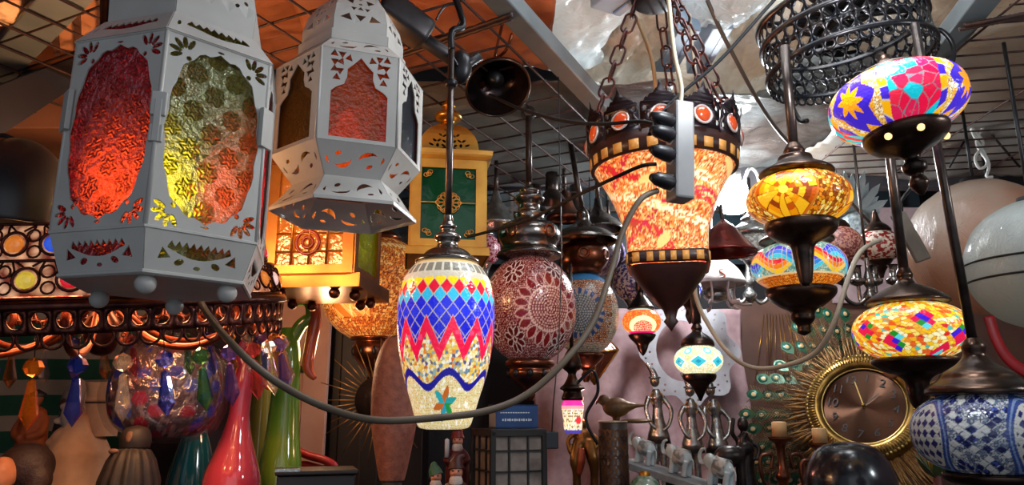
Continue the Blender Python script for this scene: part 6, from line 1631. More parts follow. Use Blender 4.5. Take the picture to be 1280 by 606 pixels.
tr_ = add(nt, 'ShaderNodeBsdfTransparent'); tr_.inputs[0].default_value = (.93, .93, .95, 1)
gl = add(nt, 'ShaderNodeBsdfGlossy', Roughness=.08); gl.inputs[0].default_value = (1, .96, .95, 1)
nz = add(nt, 'ShaderNodeTexNoise', Scale=16.0, Detail=4.0, Distortion=1.5); tcx = nt.nodes.new('ShaderNodeTexCoord'); nt.links.new(tcx.outputs['Object'], nz.inputs['Vector'])
bpn = add(nt, 'ShaderNodeBump', Strength=1.0, Distance=.03); nt.links.new(nz.outputs[0], bpn.inputs['Height']); nt.links.new(bpn.outputs[0], gl.inputs['Normal'])
mx = add(nt, 'ShaderNodeMixShader'); mx.inputs[0].default_value = .13; nt.links.new(tr_.outputs[0], mx.inputs[1]); nt.links.new(gl.outputs[0], mx.inputs[2]); nt.links.new(mx.outputs[0], out.inputs[0])
FILM = m
V, F = lathe([(max(1e-4, r * 1.06 * k), z_ * k) for r, z_ in smooth_prof([(.1, -68), (36, -66), (61, -48), (70, -18), (70, 10), (62, 40), (36, 64), (8, 92), (14, 108)], 6)], 64)
V = [v * (1 + .035 * noise.noise(v * 22)) for v in V]
obj('plastic_wrap', (V, F), FILM, t)
obj('hanging_wire', tube([(0, 0, 52 * k), (0, 0, CEIL - c.z)], .002), BLACK, t)

# 7 vases of twisted glass
def vase(name, px, Y, prof, m, label, lips, lean=0):
    b = base(px, Y); k = K(px, 520, Y); t = thing(name, label, 'vase', b, 'tall coloured glass vases')
    pr = smooth_prof([(r * k, max(0, hz(py, Y))) for r, py in prof], 6)
    pr = [(1e-4, 0)] + pr
    V, F = lathe(pr, 40); V = [Vector((v.x + lean * v.z ** 2 * 4, v.y, v.z)) for v in V]
    obj('body', (V, F), m, t)
    zt_ = pr[-1][1]; x0 = lean * zt_ ** 2 * 4
    for pts, r_, mm in lips: obj('lip', stroke([(x0 + x * k, y * k, zt_ + z_ * k) for x, y, z_ in pts], [q * k for q in r_], 12, 6), mm, t)
    return t
def swirl(name, c1, c2, em=0):
    return mat(name, rgb(*c1), rgb(*c2), rough=.1, scale=7, coat=.6, spec=.6, sharp=(.35, .7), emit=em)
ORL = swirl('orange_glass_lip', (206, 92, 52), (160, 70, 36))
vase('glass_vase', 292, 1.80, [(36, 660), (34, 600), (26, 570), (19, 548), (13, 520), (12, 480), (9, 455)], swirl('pink_glass', (196, 66, 82), (160, 46, 78)), 'tall pink glass vase with a curled orange lip', [([(0, 0, -4), (-8, 0, 14), (-4, 0, 30)], [9, 7, 4], swirl('pink_glass', (0, 0, 0), (0, 0, 0))), ([(0, 0, 2), (14, 0, -6), (26, 0, -24), (36, 0, -32)], [8, 7, 5, 2], ORL)], lean=.02)
vase('glass_vase', 352, 1.95, [(28, 660), (26, 590), (20, 540), (17, 490), (15, 440), (9, 410)], swirl('green_glass', (112, 142, 40), (60, 120, 40), .03), 'tall green glass vase with an orange S-shaped lip, nearest the pale panel', [([(2, 0, -20), (14, 0, 4), (26, 0, 16), (20, 0, 34), (2, 0, 30)], [9, 8, 7, 6, 3], swirl('green_glass', (0, 0, 0), (0, 0, 0))), ([(0, 0, 32), (20, 0, 44), (32, 0, 18), (28, 0, -22), (26, 0, -50), (36, 0, -64)], [3, 7, 8, 8, 7, 3], ORL)])
vase('glass_vase', 322, 2.1, [(24, 660), (22, 590), (17, 540), (14, 500), (13, 450), (10, 430)], swirl('olive_glass', (96, 96, 44), (70, 70, 30)), 'dull olive glass vase between the pink vase and the green vase', [([(0, 0, -6), (-6, 0, 10), (-14, 0, 26), (-6, 0, 40), (6, 0, 30)], [9, 7, 6, 5, 2], ORL)])
vase('glass_vase', 243, 2.1, [(34, 660), (30, 606), (20, 560), (13, 535), (11, 500)], swirl('teal_glass', (30, 96, 104), (20, 62, 80)), 'dark teal glass vase left of the pink vase, under the wrapped bowl', [])
# pale panel with ribbon, black tray, dark cabinet
Y = 2.52; xl, xr = P(346, 480, Y).x, P(411, 480, Y).x
t = thing('cabinet_panel', 'pale pinkish wooden cabinet panel behind the green vase, with a latch', 'panel', ((xl + xr) / 2, Y, TABLE))
PP = mat('pale_pink_wood', rgb(206, 164, 148), rgb(184, 138, 124), rough=.6, scale=5)
hh = zat(376, Y) - TABLE
obj('board', join(box(-(xr - xl) * .24, 0, hh / 2, (xr - xl) * .52, .03, hh), box((xr - xl) * .26, -.008, hh / 2, (xr - xl) * .46, .03, hh)), PP, t, smooth=False, bevel=.002)
obj('top_ledge', box(0, -.01, hh + .006, (xr - xl) * 1.04, .05, .012), mat('grey_ledge', rgb(150, 132, 124), rough=.5), t, smooth=False, bevel=.002)
obj('latch', join(box(0, -.028, hz(462, Y), .018, .014, .022), box(.004, -.034, hz(463, Y), .03, .006, .006)), BLACK, t, smooth=False)
o_ = Vector((P(392, 572, 2.1).x, 2.1, zat(580, 2.1)))
tag(obj('hanging_red_ribbon', stroke([(-.045, 0, .035), (-.01, -.006, .022), (.03, -.008, .012), (.058, -.004, -.004), (.05, 0, -.018), (.01, -.002, -.01), (-.03, .004, -.002), (-.05, 0, -.022), (-.01, 0, -.034), (.035, 0, -.042)], .011, 8, 6), mat('red_ribbon', (0, 0, 0)), loc=o_), 'crumpled red ribbon at the foot of the pale cabinet panel', 'ribbon')
Y = 1.66; t = thing('serving_tray', 'black tray standing on the counter below the green vase', 'tray', base(395, Y, 590), rot=(0, 0, .30))
obj('tray_wall', join(box(0, 0, hz(592, Y) / 2, .16, .11, hz(592, Y)), box(0, 0, hz(588, Y), .17, .12, .01)), mat('black_lacquer', rgb(22, 20, 22), rgb(30, 26, 26), rough=.35), t, smooth=False, bevel=.003)
obj('silver_trim', box(-.06, -.058, hz(588, Y) + .006, .05, .004, .006), SILVER, t, smooth=False)
Y = 2.58; xl, xr = P(414, 480, Y).x, P(530, 480, Y).x
t = thing('dark_cabinet', 'tall dark cabinet between the pale panel and the brown elongated shade', 'cabinet', ((xl + xr) / 2, Y + .1, TABLE))
hh = zat(395, Y) - TABLE
DKW = mat('ebony_wood', rgb(38, 28, 28), rgb(26, 20, 22), rough=.5, scale=6)
obj('body', box(0, 0, hh / 2, xr - xl, .18, hh), DKW, t, smooth=False, bevel=.004)
obj('door', box(-.06, -.095, hh / 2, (xr - xl) * .45, .012, hh * .94), DKW, t, smooth=False, bevel=.006)
obj('edge_strip', box(-(xr - xl) * .16, -.1, hh / 2, .006, .012, hh), mat('dark_strip', rgb(60, 46, 42)), t, smooth=False)
# elongated brown shade and golden spikes
c = P(493, 510, 1.85); k = K(493, 510, 1.85)
t = thing('elongated_shade', 'tall brown-pink textured shade standing behind the vase lamp, narrowing to its foot', 'lampshade', (c.x, 1.85, TABLE))
z = lambda py: hz(py, 1.85)
obj('shade', lathe(smooth_prof([(14 * k, z(600)), (16 * k, z(597)), (22 * k, z(566)), (28 * k, z(528)), (29 * k, z(490)), (25 * k, z(452)), (14 * k, z(425)), (1e-4, z(418))], 5), 48), mat('brown_pink_texture', rgb(170, 112, 94), rgb(140, 90, 78), rough=.6, scale=60, bump=.5, bscale=200), t)
obj('foot', lathe([(1e-4, 0), (20 * k, 0), (18 * k, .02), (12 * k, z(604)), (14 * k, z(598))], 28), mat('grey_foot', rgb(90, 88, 84), rough=.5), t)
c = P(474, 500, 2.22); t = thing('hanging_sunburst', 'dark round ornament with thin golden rays behind the brown elongated shade', 'ornament', c)
obj('rays', join(*[tube([Vector((.05 * math.cos(a), 0, .05 * math.sin(a))), Vector((r * math.cos(a), -.01, r * math.sin(a)))], [.0026, .0012], 5) for a, r in ((2 * PI * i / 44, .12 + .03 * ((i * 7) % 3)) for i in range(44))]), mat('dull_gold_ray', rgb(150, 110, 60), rgb(110, 76, 44), rough=.4, metal=.6), t)
obj('disc', xf(lathe([(1e-4, 0), (.07, 0), (.07, .01), (1e-4, .012)], 40), Matrix.Rotation(PI / 2, 4, 'X')), mat('dark_mirror', rgb(50, 40, 40), rough=.2, metal=.6), t)
# gnome figurines
def gnome(px, py, Y, s, robe, hat, label, beard=(214, 204, 196), hatpts=None, candle=False, stand_=True):
    b = base(px, Y); k = K(px, py, Y) * s; z0 = hz(py, Y); t = thing('gnome_figurine', label, 'figurine', b, 'gnome figurines under the vase lamp')
    body = join(lathe([(1e-4, 0), (15 * k, 0), (16 * k, max(.01, z0 - 34 * k)), (13 * k, z0 - 16 * k), (7 * k, z0 - 8 * k), (1e-4, z0 - 5 * k)], 22), stroke([(-9 * k, 0, z0 - 14 * k), (-15 * k, -8 * k, z0 - 24 * k), (-8 * k, -15 * k, z0 - 24 * k)], 4 * k), stroke([(9 * k, 0, z0 - 14 * k), (14 * k, -8 * k, z0 - 24 * k), (6 * k, -15 * k, z0 - 26 * k)], 4 * k))
    obj('robe', body, mat('robe_%d_%d_%d' % robe, rgb(*robe), rough=.5), t, remesh=.0035)
    obj('head', join(ell3((0, -2 * k, z0), 8 * k, (.9, .9, 1.05)), ell3((0, -9.5 * k, z0 - .5 * k), 2.2 * k, (1, 1, 1)), ell3((-3.6 * k, -7 * k, z0 - 1.5 * k), 2.6 * k, (1, .8, 1)), ell3((3.6 * k, -7 * k, z0 - 1.5 * k), 2.6 * k, (1, .8, 1))), mat('gnome_skin', rgb(206, 140, 112), rough=.5), t, remesh=.0022)
    obj('beard', join(ell3((0, -5 * k, z0 - 9 * k), 8 * k, (.95, .7, 1.0)), ell3((0, -6 * k, z0 - 15 * k), 5 * k, (.8, .7, 1.1))), mat('white_beard', rgb(*beard), rough=.8, bump=.5, bscale=200), t, remesh=.0022)
    obj('hat', stroke(hatpts and [(x * k, y * k, z0 + q * k) for x, y, q in hatpts] or [(0, 0, z0 + 3 * k), (0, 1 * k, z0 + 9 * k), (3 * k, 3 * k, z0 + 15 * k), (9 * k, 4 * k, z0 + 17 * k)], [9.5 * k, 8 * k, 5 * k, 1.5 * k]), mat('hat_%d_%d_%d' % hat, rgb(*hat), rough=.5), t)
    obj('eyes', join(*[ball((sx * 3 * k, -8.6 * k, z0 + 2 * k), 1.0 * k, 8, 6) for sx in (-1, 1)]), BLACK, t)
    if candle:
        ca = obj('candle', lathe([(1e-4, z0 - 20 * k), (3 * k, z0 - 20 * k), (3 * k, z0 + 2 * k), (1e-4, z0 + 4 * k)], 12), mat('white_wax', rgb(220, 220, 224), rough=.4), t); ca.location = (-13 * k, -12 * k, 0)
    return t
gnome(572, 551, 1.75, .95, (88, 26, 28), (120, 34, 36), 'gnome in a dark red robe holding a white candle, under the vase lamp', candle=True)
gnome(571, 590, 1.55, 1.15, (84, 30, 30), (70, 30, 30), 'white-bearded gnome at the bottom edge under the vase lamp')
gnome(606, 571, 1.8, 1.15, (90, 140, 124), (130, 180, 160), 'gnome with a pale mint cloak beside the lattice lantern', beard=(190, 170, 150), hatpts=[(0, 0, 3), (-4, 1, 10), (-9, 2, 17), (-12, 3, 25)])
gnome(546, 596, 1.66, 1.0, (150, 70, 40), (60, 110, 84), 'gnome in a wide green hat at the bottom edge beside the brown elongated shade', hatpts=[(0, 0, 2), (-2, 1, 8), (-3, 2, 14), (-2, 3, 18)])
# lattice lantern, boxed book, tag
Y = 1.62; cr = P(683, 537, Y); S_ = .125; ang = math.radians(-22)
t = thing('lattice_lantern', 'black lattice lantern box with grey paper panes, on the counter under the blue book', 'lantern', (0, 0, 0))
HL = cr.z - TABLE
R_ = Matrix.Rotation(math.radians(22), 4, 'Z')
# near corner is the right front corner of the box
off = R_ @ Vector((S_ / 2, -S_ / 2, 0)); t.location = Vector((cr.x, Y, TABLE)) - off; t.rotation_euler = (0, 0, math.radians(22))
BL = mat('black_wood_lattice', rgb(34, 28, 26), rgb(22, 20, 20), rough=.5)
ps = [box(sx * S_ / 2 * .93, sy * S_ / 2 * .93, HL / 2, .011, .011, HL) for sx in (-1, 1) for sy in (-1, 1)]
for zz in (.006, HL - .007):
    ps += [box(0, s * S_ / 2 * .93, zz, S_, .011, .012) for s in (-1, 1)] + [box(s * S_ / 2 * .93, 0, zz, .011, S_, .012) for s in (-1, 1)]
obj('frame', join(*ps), BL, t, smooth=False, bevel=.001)
bars = []
for u in (-.17, .17):
    for s in (-1, 1): bars += [box(u * S_, s * S_ / 2 * .93, HL / 2, .0035, .006, HL), box(s * S_ / 2 * .93, u * S_, HL / 2, .006, .0035, HL)]
nrow = 5
for i in range(1, nrow + 1):
    zz = HL - i * .042
    if zz < .01: break
    for s in (-1, 1): bars += [box(0, s * S_ / 2 * .93, zz, S_, .006, .0035), box(s * S_ / 2 * .93, 0, zz, .006, S_, .0035)]
obj('lattice', join(*bars), BL, t, smooth=False)
PAP = mat('grey_rice_paper', rgb(138, 126, 116), rgb(120, 108, 100), rough=.8, scale=50)
for s in (-1, 1):
    obj('paper_pane', box(0, s * S_ / 2 * .90, HL / 2, S_ * .9, .001, HL * .97), PAP, t, smooth=False)
    obj('paper_pane', box(s * S_ / 2 * .90, 0, HL / 2, .001, S_ * .9, HL * .97), PAP, t, smooth=False)
obj('lid', box(0, 0, HL - .001, S_ * 1.02, S_ * 1.02, .006), BL, t, smooth=False, bevel=.001)
lc = t.location.copy()
t = thing('boxed_book', 'blue book with white print lying on the lattice lantern', 'book', lc + R_ @ Vector((.012, .004, HL + .0025)), rot=(0, 0, math.radians(16)))
BLU = mat('blue_cover', rgb(26, 66, 120), rgb(20, 54, 104), rough=.4)
th = zat(507, Y) - cr.z
obj('cover', join(box(0, 0, th - .0015, .094, .07, .003), box(0, 0, .0015, .094, .07, .003), box(0, -.0335, th / 2, .094, .003, th)), BLU, t, smooth=False)
obj('pages', box(0, .001, th / 2, .090, .064, th - .005), mat('paper_edge', rgb(170, 180, 186), rough=.8), t, smooth=False)
obj('white_print', join(*[box(-.032 + i * .0052 + (i % 3) * .0004, -.0354, th * .36, .0034, .0006, .0042 + .0012 * (i % 2)) for i in range(13)], *[box(-.036 + i * .0056, -.0354, th * .66, .004, .0006, .0022) for i in range(12)]), mat('white_ink', rgb(206, 220, 230)), t, smooth=False)
c = P(690, 550, 1.56)
t = thing('hanging_tag', 'small black tag hanging on a string in front of the lattice lantern', 'tag', c)
obj('card', box(0, 0, 0, .026, .004, .034), BLKPLASTIC, t, smooth=False, bevel=.002)
obj('string', tube([(0, .0, .017), P(692, 500, 1.55) - c, P(698, 440, 1.55) - c, P(702, 330, 1.55) - c, Vector((P(702, 330, 1.55).x - c.x, .0, CEIL - c.z))], .0014, 5), BLKPLASTIC, t)
# golden figurine
Y = 1.98; b = base(728, Y); k = K(728, 570, Y); z = lambda py: hz(py, Y)
t = thing('golden_figurine', 'golden standing figurine under the small magenta-topped lamp', 'figurine', b)
obj('body', join(stroke([(-9 * k, 0, 0), (-8 * k, -.01, z(596)), (-10 * k, -.015, z(575)), (-4 * k, 0, z(552))], [7 * k, 5 * k, 7 * k, 8 * k]), stroke([(12 * k, 0, 0), (14 * k, -.006, z(596)), (12 * k, -.012, z(572)), (6 * k, 0, z(552))], [7 * k, 5 * k, 8 * k, 9 * k]), ell3((1 * k, 0, z(552)), 11 * k, (1.1, .8, .8)), stroke([(1 * k, 0, z(552)), (0, .004, z(541)), (1 * k, .004, z(535))], [9 * k, 9 * k, 5 * k]), stroke([(-8 * k, 0, z(541)), (-18 * k, -.004, z(550)), (-15 * k, -.012, z(566))], 3 * k), stroke([(9 * k, 0, z(541)), (19 * k, -.004, z(550)), (14 * k, -.012, z(563))], 3 * k), ell3((0, .002, z(541)), 9 * k, (1.2, .7, .7)), ell3((1 * k, .002, z(530)), 5.5 * k, (1, 1, 1.2)), lathe([(1e-4, 0), (24 * k, 0), (22 * k, .012), (1e-4, .014)], 24)), mat('old_gold', rgb(140, 100, 46), rgb(100, 66, 36), rough=.35, metal=.75), t, remesh=.0025)
obj('red_sash', stroke([(-2 * k, -.022, z(560)), (-3 * k, -.026, z(576)), (-6 * k, -.024, z(592))], [4 * k, 5 * k, 3 * k]), mat('copper_red', rgb(150, 66, 40), rough=.4, metal=.4), t)
# pierced dark cylinder vase
Y = 1.72; b = base(767, Y); k = K(767, 560, Y); z = lambda py: hz(py, Y)
t = thing('cylinder_vase', 'dark cylinder vase with gold pierced tracery below the bird', 'vase', b)
obj('wall', lathe([(1e-4, .002), (17 * k, .002), (18 * k, .01), (18 * k, z(528)), (16 * k, z(527)), (15 * k, z(532)), (15 * k, .02)], 40), mat('dark_brown_vase', rgb(48, 30, 28), rgb(34, 24, 24), rough=.4), t)
obj('rim', ring(17.4 * k, 1.2 * k, 40, 8, c=(0, 0, z(527))), mat('pale_rim', rgb(170, 150, 120), rough=.35, metal=.5), t)
V, F = pierced(lambda u, v: ((18.5 * k) * math.sin(2 * PI * u), -(18.5 * k) * math.cos(2 * PI * u), .012 + v * (z(535) - .014)), 18, 12, lambda th: .34 + .1 * math.cos(3 * th + .5), n=10)
obj('tracery', (V, F), mat('brown_gold_tracery', rgb(112, 72, 40), rgb(60, 38, 30), rough=.4, metal=.5, scale=50), t)
# bird
Y = 1.86; b = base(772, Y); k = K(772, 510, Y); z = lambda py: hz(py, Y)
t = thing('bird_figurine', 'small brown bird figurine facing left, on a stand behind the cylinder vase', 'figurine', b)
BRN = mat('bronze_bird', rgb(122, 88, 48), rgb(96, 68, 40), rough=.4, metal=.3)
obj('bird', join(ell3((0, 0, z(509)), 13 * k, (1.35, .85, .95)), ell3((-15 * k, 0, z(500)), 7.5 * k, (1.05, .9, .95)), stroke([(-12 * k, 0, z(502)), (0, 0, z(508)), (12 * k, 0, z(508)), (24 * k, 0, z(507)), (37 * k, 0, z(506))], [6 * k, 11 * k, 8 * k, 3 * k, 1.6 * k]), stroke([(-21 * k, 0, z(501)), (-25 * k, 0, z(503)), (-24 * k, 0, z(506))], [2.4 * k, 1.6 * k, .6 * k]), stroke([(-2 * k, 2 * k, z(515)), (-3 * k, 2 * k, z(526))], 2.4 * k), stroke([(2 * k, -3 * k, z(515)), (1 * k, -3 * k, z(526))], 2.4 * k)), BRN, t, remesh=.0022)
obj('stand', join(lathe([(1e-4, z(529)), (15 * k, z(529)), (14 * k, z(526)), (1e-4, z(525))], 28), tube([(0, 0, 0), (0, 0, z(528))], 6 * k, 12), lathe([(1e-4, 0), (16 * k, 0), (15 * k, .01), (1e-4, .012)], 24)), BRN, t)
obj('perch_dish', xf(ball((0, 0, 0), 16 * k, 20, 10, (1.3, .8, .18)), Matrix.Translation((24 * k, 0, z(526)))), BRN, t)
# marching elephants on a plank
Z_ = EYE - .155
pA, pB = P(784, 573, 1.84), P(925, 617, 1.62)
dr = (pB - pA); L = dr.length; dr.normalize(); yaw = math.atan2(dr.y, dr.x); pit = -math.asin(dr.z); Z_ = (pA.z + pB.z) / 2
t = thing('elephant_ornament', 'row of white elephants with raised trunks on a grey plank, bottom centre', 'ornament', (pA + pB) / 2, rot=(0, pit, yaw))
GRY = mat('grey_plank', rgb(150, 158, 162), rgb(120, 126, 130), rough=.5)
obj('plank', box(0, 0, -.008, L, .075, .016), GRY, t, smooth=False, bevel=.002)
obj('riser', box(.02, .012, -.016 - (Z_ - .03 - TABLE) / 2, L * .3, .05, Z_ - .03 - TABLE), BLACK, t, smooth=False)
def elephant(s):
    return xf(join(ell3((0, 0, .55), .30, (1.25, .85, 1.0)), ell3((-.42, 0, .66), .20, (1.0, .85, 1.1)), *[stroke([(x, y, .02), (x, y, .25), (x * .95, y * .9, .5)], [.10, .085, .12]) for x in (-.25, .25) for y in (-.13, .13)],
        ell3((-.33, -.20, .66), .17, (.75, .25, 1.1)), ell3((-.33, .20, .66), .17, (.75, .25, 1.1)), stroke([(-.52, 0, .60), (-.68, 0, .56), (-.78, 0, .70), (-.74, 0, .90), (-.62, 0, .98)], [.10, .075, .06, .05, .04]), stroke([(-.55, -.09, .55), (-.66, -.10, .54), (-.74, -.1, .60)], [.03, .025, .012]), stroke([(-.55, .09, .55), (-.66, .10, .54), (-.74, .1, .60)], [.03, .025, .012]), stroke([(.36, 0, .62), (.46, 0, .5), (.48, 0, .3)], [.03, .025, .03])), Matrix.Scale(s, 4))
EL = mat('white_glazed_elephant', rgb(206, 214, 212), rgb(178, 184, 184), rough=.22, coat=.4, scale=20)
BLK = mat('grey_blanket', rgb(120, 120, 118), rgb(186, 180, 172), rough=.4, scale=60, sharp=(.45, .55))
for u, s in ((-.33, .066), (.0, .070), (.34, .074)):
    e = obj('elephant', elephant(s), EL, t, remesh=s * .022); e.location = (u * L, 0, 0); 
    obj('saddle_blanket', xf(lathe([(.285, -.22), (.305, -.2), (.305, .2), (.285, .22)], 20), Matrix.Scale(s, 4) @ Matrix.Translation((.02, 0, .56)) @ Matrix.Rotation(PI / 2, 4, 'Y') @ Matrix.Scale(.93, 4)), BLK, e)
# silver dancers
def dancer(px, Y, top, lean, label, w=1.0, legs=True):
    b = base(px, Y); k = K(px, 520, Y); z = lambda py: hz(py, Y); t = thing('silver_figurine', label, 'figurine', b, 'silver figurines before the pink cloth')
    x = lambda q: q * k * w
    yy = top
    body = join(stroke([(x(-5), 0, 0), (x(-6), 0, z(590)), (x(-4), 0, z(560)), (x(-2), 0, z(yy + 62))], [6 * k, 4 * k, 5 * k, 6 * k]), stroke([(x(6), 0, 0), (x(5), 0, z(590)), (x(5), 0, z(560)), (x(2), 0, z(yy + 62))], [6 * k, 4 * k, 5 * k, 6 * k]), stroke([(0, 0, z(yy + 62)), (0, 0, z(yy + 48)), (x(lean * .4), 0, z(yy + 34)), (x(lean * .6), 0, z(yy + 24))], [8 * k, 6 * k, 8 * k, 4 * k]),
        ell3((x(lean), 0, z(yy + 14)), 6.5 * k, (.95, .95, 1.2)), ell3((x(lean), -6 * k, z(yy + 14)), 1.6 * k, (.8, 1, 1)), stroke([(x(lean - 8), 0, z(yy + 34)), (x(-15), -.01, z(yy + 48)), (x(-11), -.02, z(yy + 66)), (x(-4), -.022, z(yy + 74))], [4 * k, 3 * k, 2.6 * k, 2.4 * k]), stroke([(x(lean + 8), 0, z(yy + 34)), (x(16), -.01, z(yy + 50)), (x(12), -.02, z(yy + 68)), (x(4), -.022, z(yy + 76))], [4 * k, 3 * k, 2.6 * k, 2.4 * k]))
    obj('body', body, SILVER, t, remesh=.0026)
    obj('headdress', join(stroke([(x(lean), 0, z(yy + 9)), (x(lean - 3), 0, z(yy + 1)), (x(lean - 10), 0, z(yy - 8))], [5 * k, 4 * k, 1.2 * k]), ring(6.6 * k, 1.3 * k, 20, 6, c=(x(lean), 0, z(yy + 10)))), SILVER, t)
    obj('necklace', join(*[ring(r * k, .9 * k, 18, 5, c=(x(lean * .5), -3 * k, z(yy + 33) - r * .3 * k), axis='Y') for r in (6, 8.5)]), mat('gilt_trim', rgb(196, 150, 96), rough=.3, metal=.8), t)
    obj('skirt', lathe([(7 * k, z(yy + 60)), (13 * k, z(yy + 80)), (15 * k, z(yy + 92)), (9 * k, z(yy + 74))], 26), SILVER, t)
    obj('plinth', lathe([(1e-4, 0), (18 * k, 0), (17 * k, .014), (1e-4, .016)], 24), mat('dark_plinth', rgb(40, 38, 40)), t)
dancer(824, 2.35, 462, -2, 'silver figurine with a long headdress, left of the turquoise lamp')
dancer(866, 2.3, 474, 0, 'silver figurine with looped arms directly below the turquoise lamp')
dancer(897, 2.38, 474, -5, 'silver leaning figurine right of the turquoise lamp')
# glass bauble cluster below the plank
Y = 1.62; b = base(806, Y, 600); k = K(806, 600, Y)
t = thing('glass_bauble', 'clear and green glass bauble at the bottom edge below the elephant plank', 'ornament', b)
obj('ball', lathe([(1e-4, 0)] + [(20 * k * math.sin(u), hz(614, Y) - 20 * k * math.cos(u)) for u in (PI * i / 20 for i in range(3, 21))], 32), mat('silver_green_glass', rgb(150, 160, 150), rgb(70, 110, 84), rough=.12, coat=.8, scale=40, sharp=(.45, .6)), t)
obj('cap', lathe([(7 * k, hz(595, Y)), (7 * k, hz(590, Y)), (1e-4, hz(588, Y))], 18), GOLD, t)
# dark figurines and candlesticks right of the silver figures
Y = 2.1
for px, top, lab, tilt_ in ((930, 520, 'dark bronze figurine beside the brown board, left of the candles', 0), (912, 548, 'short dark bronze animal figurine right of the elephant plank', 1)):
    b = base(px, Y - .12 * tilt_); Y2 = Y - .12 * tilt_; k = K(px, 560, Y2); z = lambda py: hz(py, Y2)
    t = thing('dark_figurine', lab, 'figurine', b)
    if not tilt_:
        sh = join(lathe([(1e-4, 0), (16 * k, 0), (12 * k, z(590)), (11 * k, z(560)), (8 * k, z(545)), (1e-4, z(538))], 20), ell3((0, -.004, z(top + 10)), 8 * k, (.9, .9, 1.2)), stroke([(8 * k, 0, z(550)), (17 * k, -.01, z(560)), (12 * k, -.02, z(575))], 3 * k), stroke([(-8 * k, 0, z(550)), (-15 * k, -.01, z(540)), (-12 * k, -.01, z(522))], 3 * k))
    else:
        sh = join(ell3((0, 0, z(top + 22)), 17 * k, (1.2, .8, .8)), ell3((20 * k, 0, z(top + 12)), 9 * k, (1.2, .8, 1)), *[stroke([(x_ * k, y_ * k, 0), (x_ * k, y_ * k, z(top + 24))], 4.5 * k) for x_ in (-12, 12) for y_ in (-6, 6)], stroke([(14 * k, 0, z(top + 18)), (18 * k, 0, z(top)), (22 * k, 0, z(top - 8))], 4 * k))
    obj('body', sh, mat('black_bronze_cast', rgb(44, 40, 42), rgb(70, 64, 60), rough=.3, metal=.7, scale=40), t, remesh=.003)
    obj('plinth', lathe([(1e-4, 0), (20 * k, 0), (18 * k, .012), (1e-4, .014)], 24), BLACK, t)
for px, py, Y, lab in ((976, 536, 2.05, 'short cream candle on a dark bronze candlestick, left one in front of the peacock feathers'), (1026, 544, 1.98, 'short cream candle beside the black dome, in front of the clock')):
    b = base(px, Y); k = K(px, py, Y); z0 = hz(py, Y); t = thing('candlestick', lab, 'candlestick', b, 'candlesticks before the feathers')
    obj('candle', lathe([(1e-4, z0 - 9 * k), (9 * k, z0 - 9 * k), (9 * k, z0 + 8 * k), (7 * k, z0 + 9 * k), (1e-4, z0 + 8 * k)], 24), mat('cream_wax', rgb(222, 184, 132), rgb(206, 164, 112), rough=.5), t)
    obj('stick', lathe(smooth_prof([(22 * k, 0), (20 * k, .012), (8 * k, .03), (5 * k, z0 * .4), (9 * k, z0 * .5), (5 * k, z0 * .62), (6 * k, z0 - 20 * k), (14 * k, z0 - 13 * k), (15 * k, z0 - 10 * k)], 4), 28, cap0=True), COPPER, t)
    for s in (-1, 1): obj('scroll', tube(crom([(s * 5 * k, 0, z0 * .35), (s * 24 * k, 0, z0 * .45), (s * 26 * k, 0, z0 * .7), (s * 12 * k, 0, z0 * .72), (s * 14 * k, 0, z0 * .58)], 6), 2.2 * k), COPPER, t)
# black domed thing
Y = 1.6; b = base(1062, Y, 590); k = K(1062, 590, Y); z = lambda py: hz(py, Y)
t = thing('black_dome', 'big glossy black domed lampshade standing at the bottom edge in front of the clock', 'lampshade', b)
obj('shade', lathe(smooth_prof([(56 * k, 0), (55 * k, z(615)), (50 * k, z(585)), (36 * k, z(562)), (16 * k, z(553)), (1e-4, z(552))], 5), 48), mat('glossy_black', rgb(20, 20, 26), rgb(30, 30, 38), rough=.22, coat=.3), t)
obj('rim', ring(56 * k, 2 * k, 48, 8, c=(0, 0, 2 * k)), BLACK, t)
# gold and green fragments under the clock
Y = 2.0; b = base(1172, Y, 590); k = K(1172, 590, Y); z = lambda py: hz(py, Y)
t = thing('leafy_ornament', 'dark green and gold leafy ornament at the bottom between the clock and the blue globe', 'ornament', b)
obj('stem', lathe([(1e-4, 0), (24 * k, 0), (22 * k, .02), (6 * k, .04), (6 * k, z(590))], 20), mat('dark_red_pot', rgb(90, 36, 34), rough=.5), t)
for i in range(14):
    a = 2 * PI * i / 14; tl_ = .5 + .5 * (i % 3) / 2
    lf = panel([(0, 0), (6 * k, 16 * k), (4 * k, 30 * k), (0, 40 * k), (-4 * k, 30 * k), (-6 * k, 16 * k)], [], .002, 6 * k, lambda x, y, z_: (x, y, z_ - y * y * 3))
    obj('leaf', xf(lf, Matrix.Translation((0, 0, z(600))) @ Matrix.Rotation(a, 4, 'Z') @ Matrix.Rotation(tl_, 4, 'X') @ frame_mat((0, 0, 0), (1, 0, 0), (0, 0, 1))), [mat('dark_green_leaf', rgb(36, 60, 34), rgb(60, 74, 36), rough=.4), mat('gold_leaf', rgb(170, 128, 50), rough=.4, metal=.4)][i % 3 == 0], t, smooth=False)
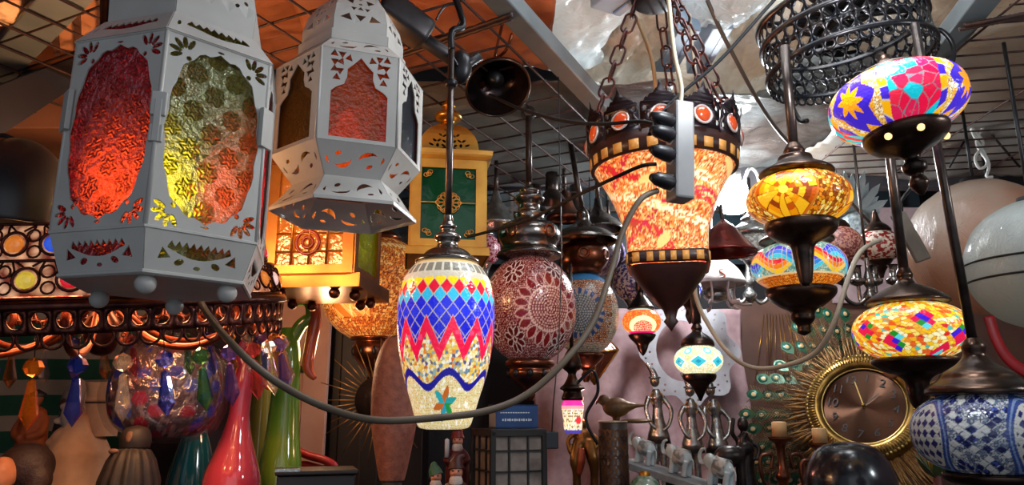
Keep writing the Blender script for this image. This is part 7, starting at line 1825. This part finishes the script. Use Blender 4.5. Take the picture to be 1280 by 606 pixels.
# ================================================================== light
w = bpy.data.worlds.new('world'); SC.world = w; w.use_nodes = True
bg = w.node_tree.nodes['Background']; bg.inputs[0].default_value = (.52, .60, .72, 1); bg.inputs[1].default_value = .28
def area(name, loc, to, size, power, col):
    l = bpy.data.lights.new(name, 'AREA'); l.shape = 'RECTANGLE'; l.size, l.size_y = size; l.energy = power; l.color = col
    o = bpy.data.objects.new(name, l); COL.objects.link(o); o.location = loc
    o.rotation_euler = (Vector(to) - Vector(loc)).to_track_quat('-Z', 'Y').to_euler()
    return o
# daylight from the market street behind the camera
area('street_daylight', (.5, -1.0, 2.1), (.2, 1.6, 1.7), (2.4, 1.4), 5.0, (.86, .93, 1.0))
#
# daylight through the thin roof sheeting over the stored bundles
area('roof_daylight', (.45, 1.7, 2.9), (.45, 1.7, 0), (.9, 1.5), 40, (.88, .95, 1.0))
def point(name, loc, e, col, r=.05):
    l = bpy.data.lights.new(name, 'POINT'); l.energy = e; l.color = col; l.shadow_soft_size = r
    o = bpy.data.objects.new(name, l); COL.objects.link(o); o.location = loc
# unseen point light added just above the frame to brighten the stored bundles
point('bundle_fill', (.46, .90, 2.20), 9.5, (.90, .96, 1.0), .07)
point('right_fill', (1.35, .80, 1.98), 8, (.86, .96, 1.0), .06)  # unseen light added outside the frame to brighten the shell globes
point('pink_lamp_light', P(735, 500, 2.0), 1.0, (1, .36, .26), .02)
point('warm_fill', P(400, 430, 2.0), 2.2, (1, .62, .34), .05)  # added warm point light, no bulb hangs here
SC.view_settings.view_transform = 'Standard'; SC.view_settings.look = 'None'
SC.view_settings.gamma = 1; SC.view_settings.use_curve_mapping = False
SC.view_settings.exposure = 0.35
SC.cycles.use_denoising = True
SC.cycles.max_bounces = 8; SC.cycles.transparent_max_bounces = 12; SC.cycles.diffuse_bounces = 3; SC.cycles.glossy_bounces = 3; SC.cycles.transmission_bounces = 6
SC.cycles.caustics_reflective = False; SC.cycles.caustics_refractive = False; SC.cycles.sample_clamp_indirect = 4
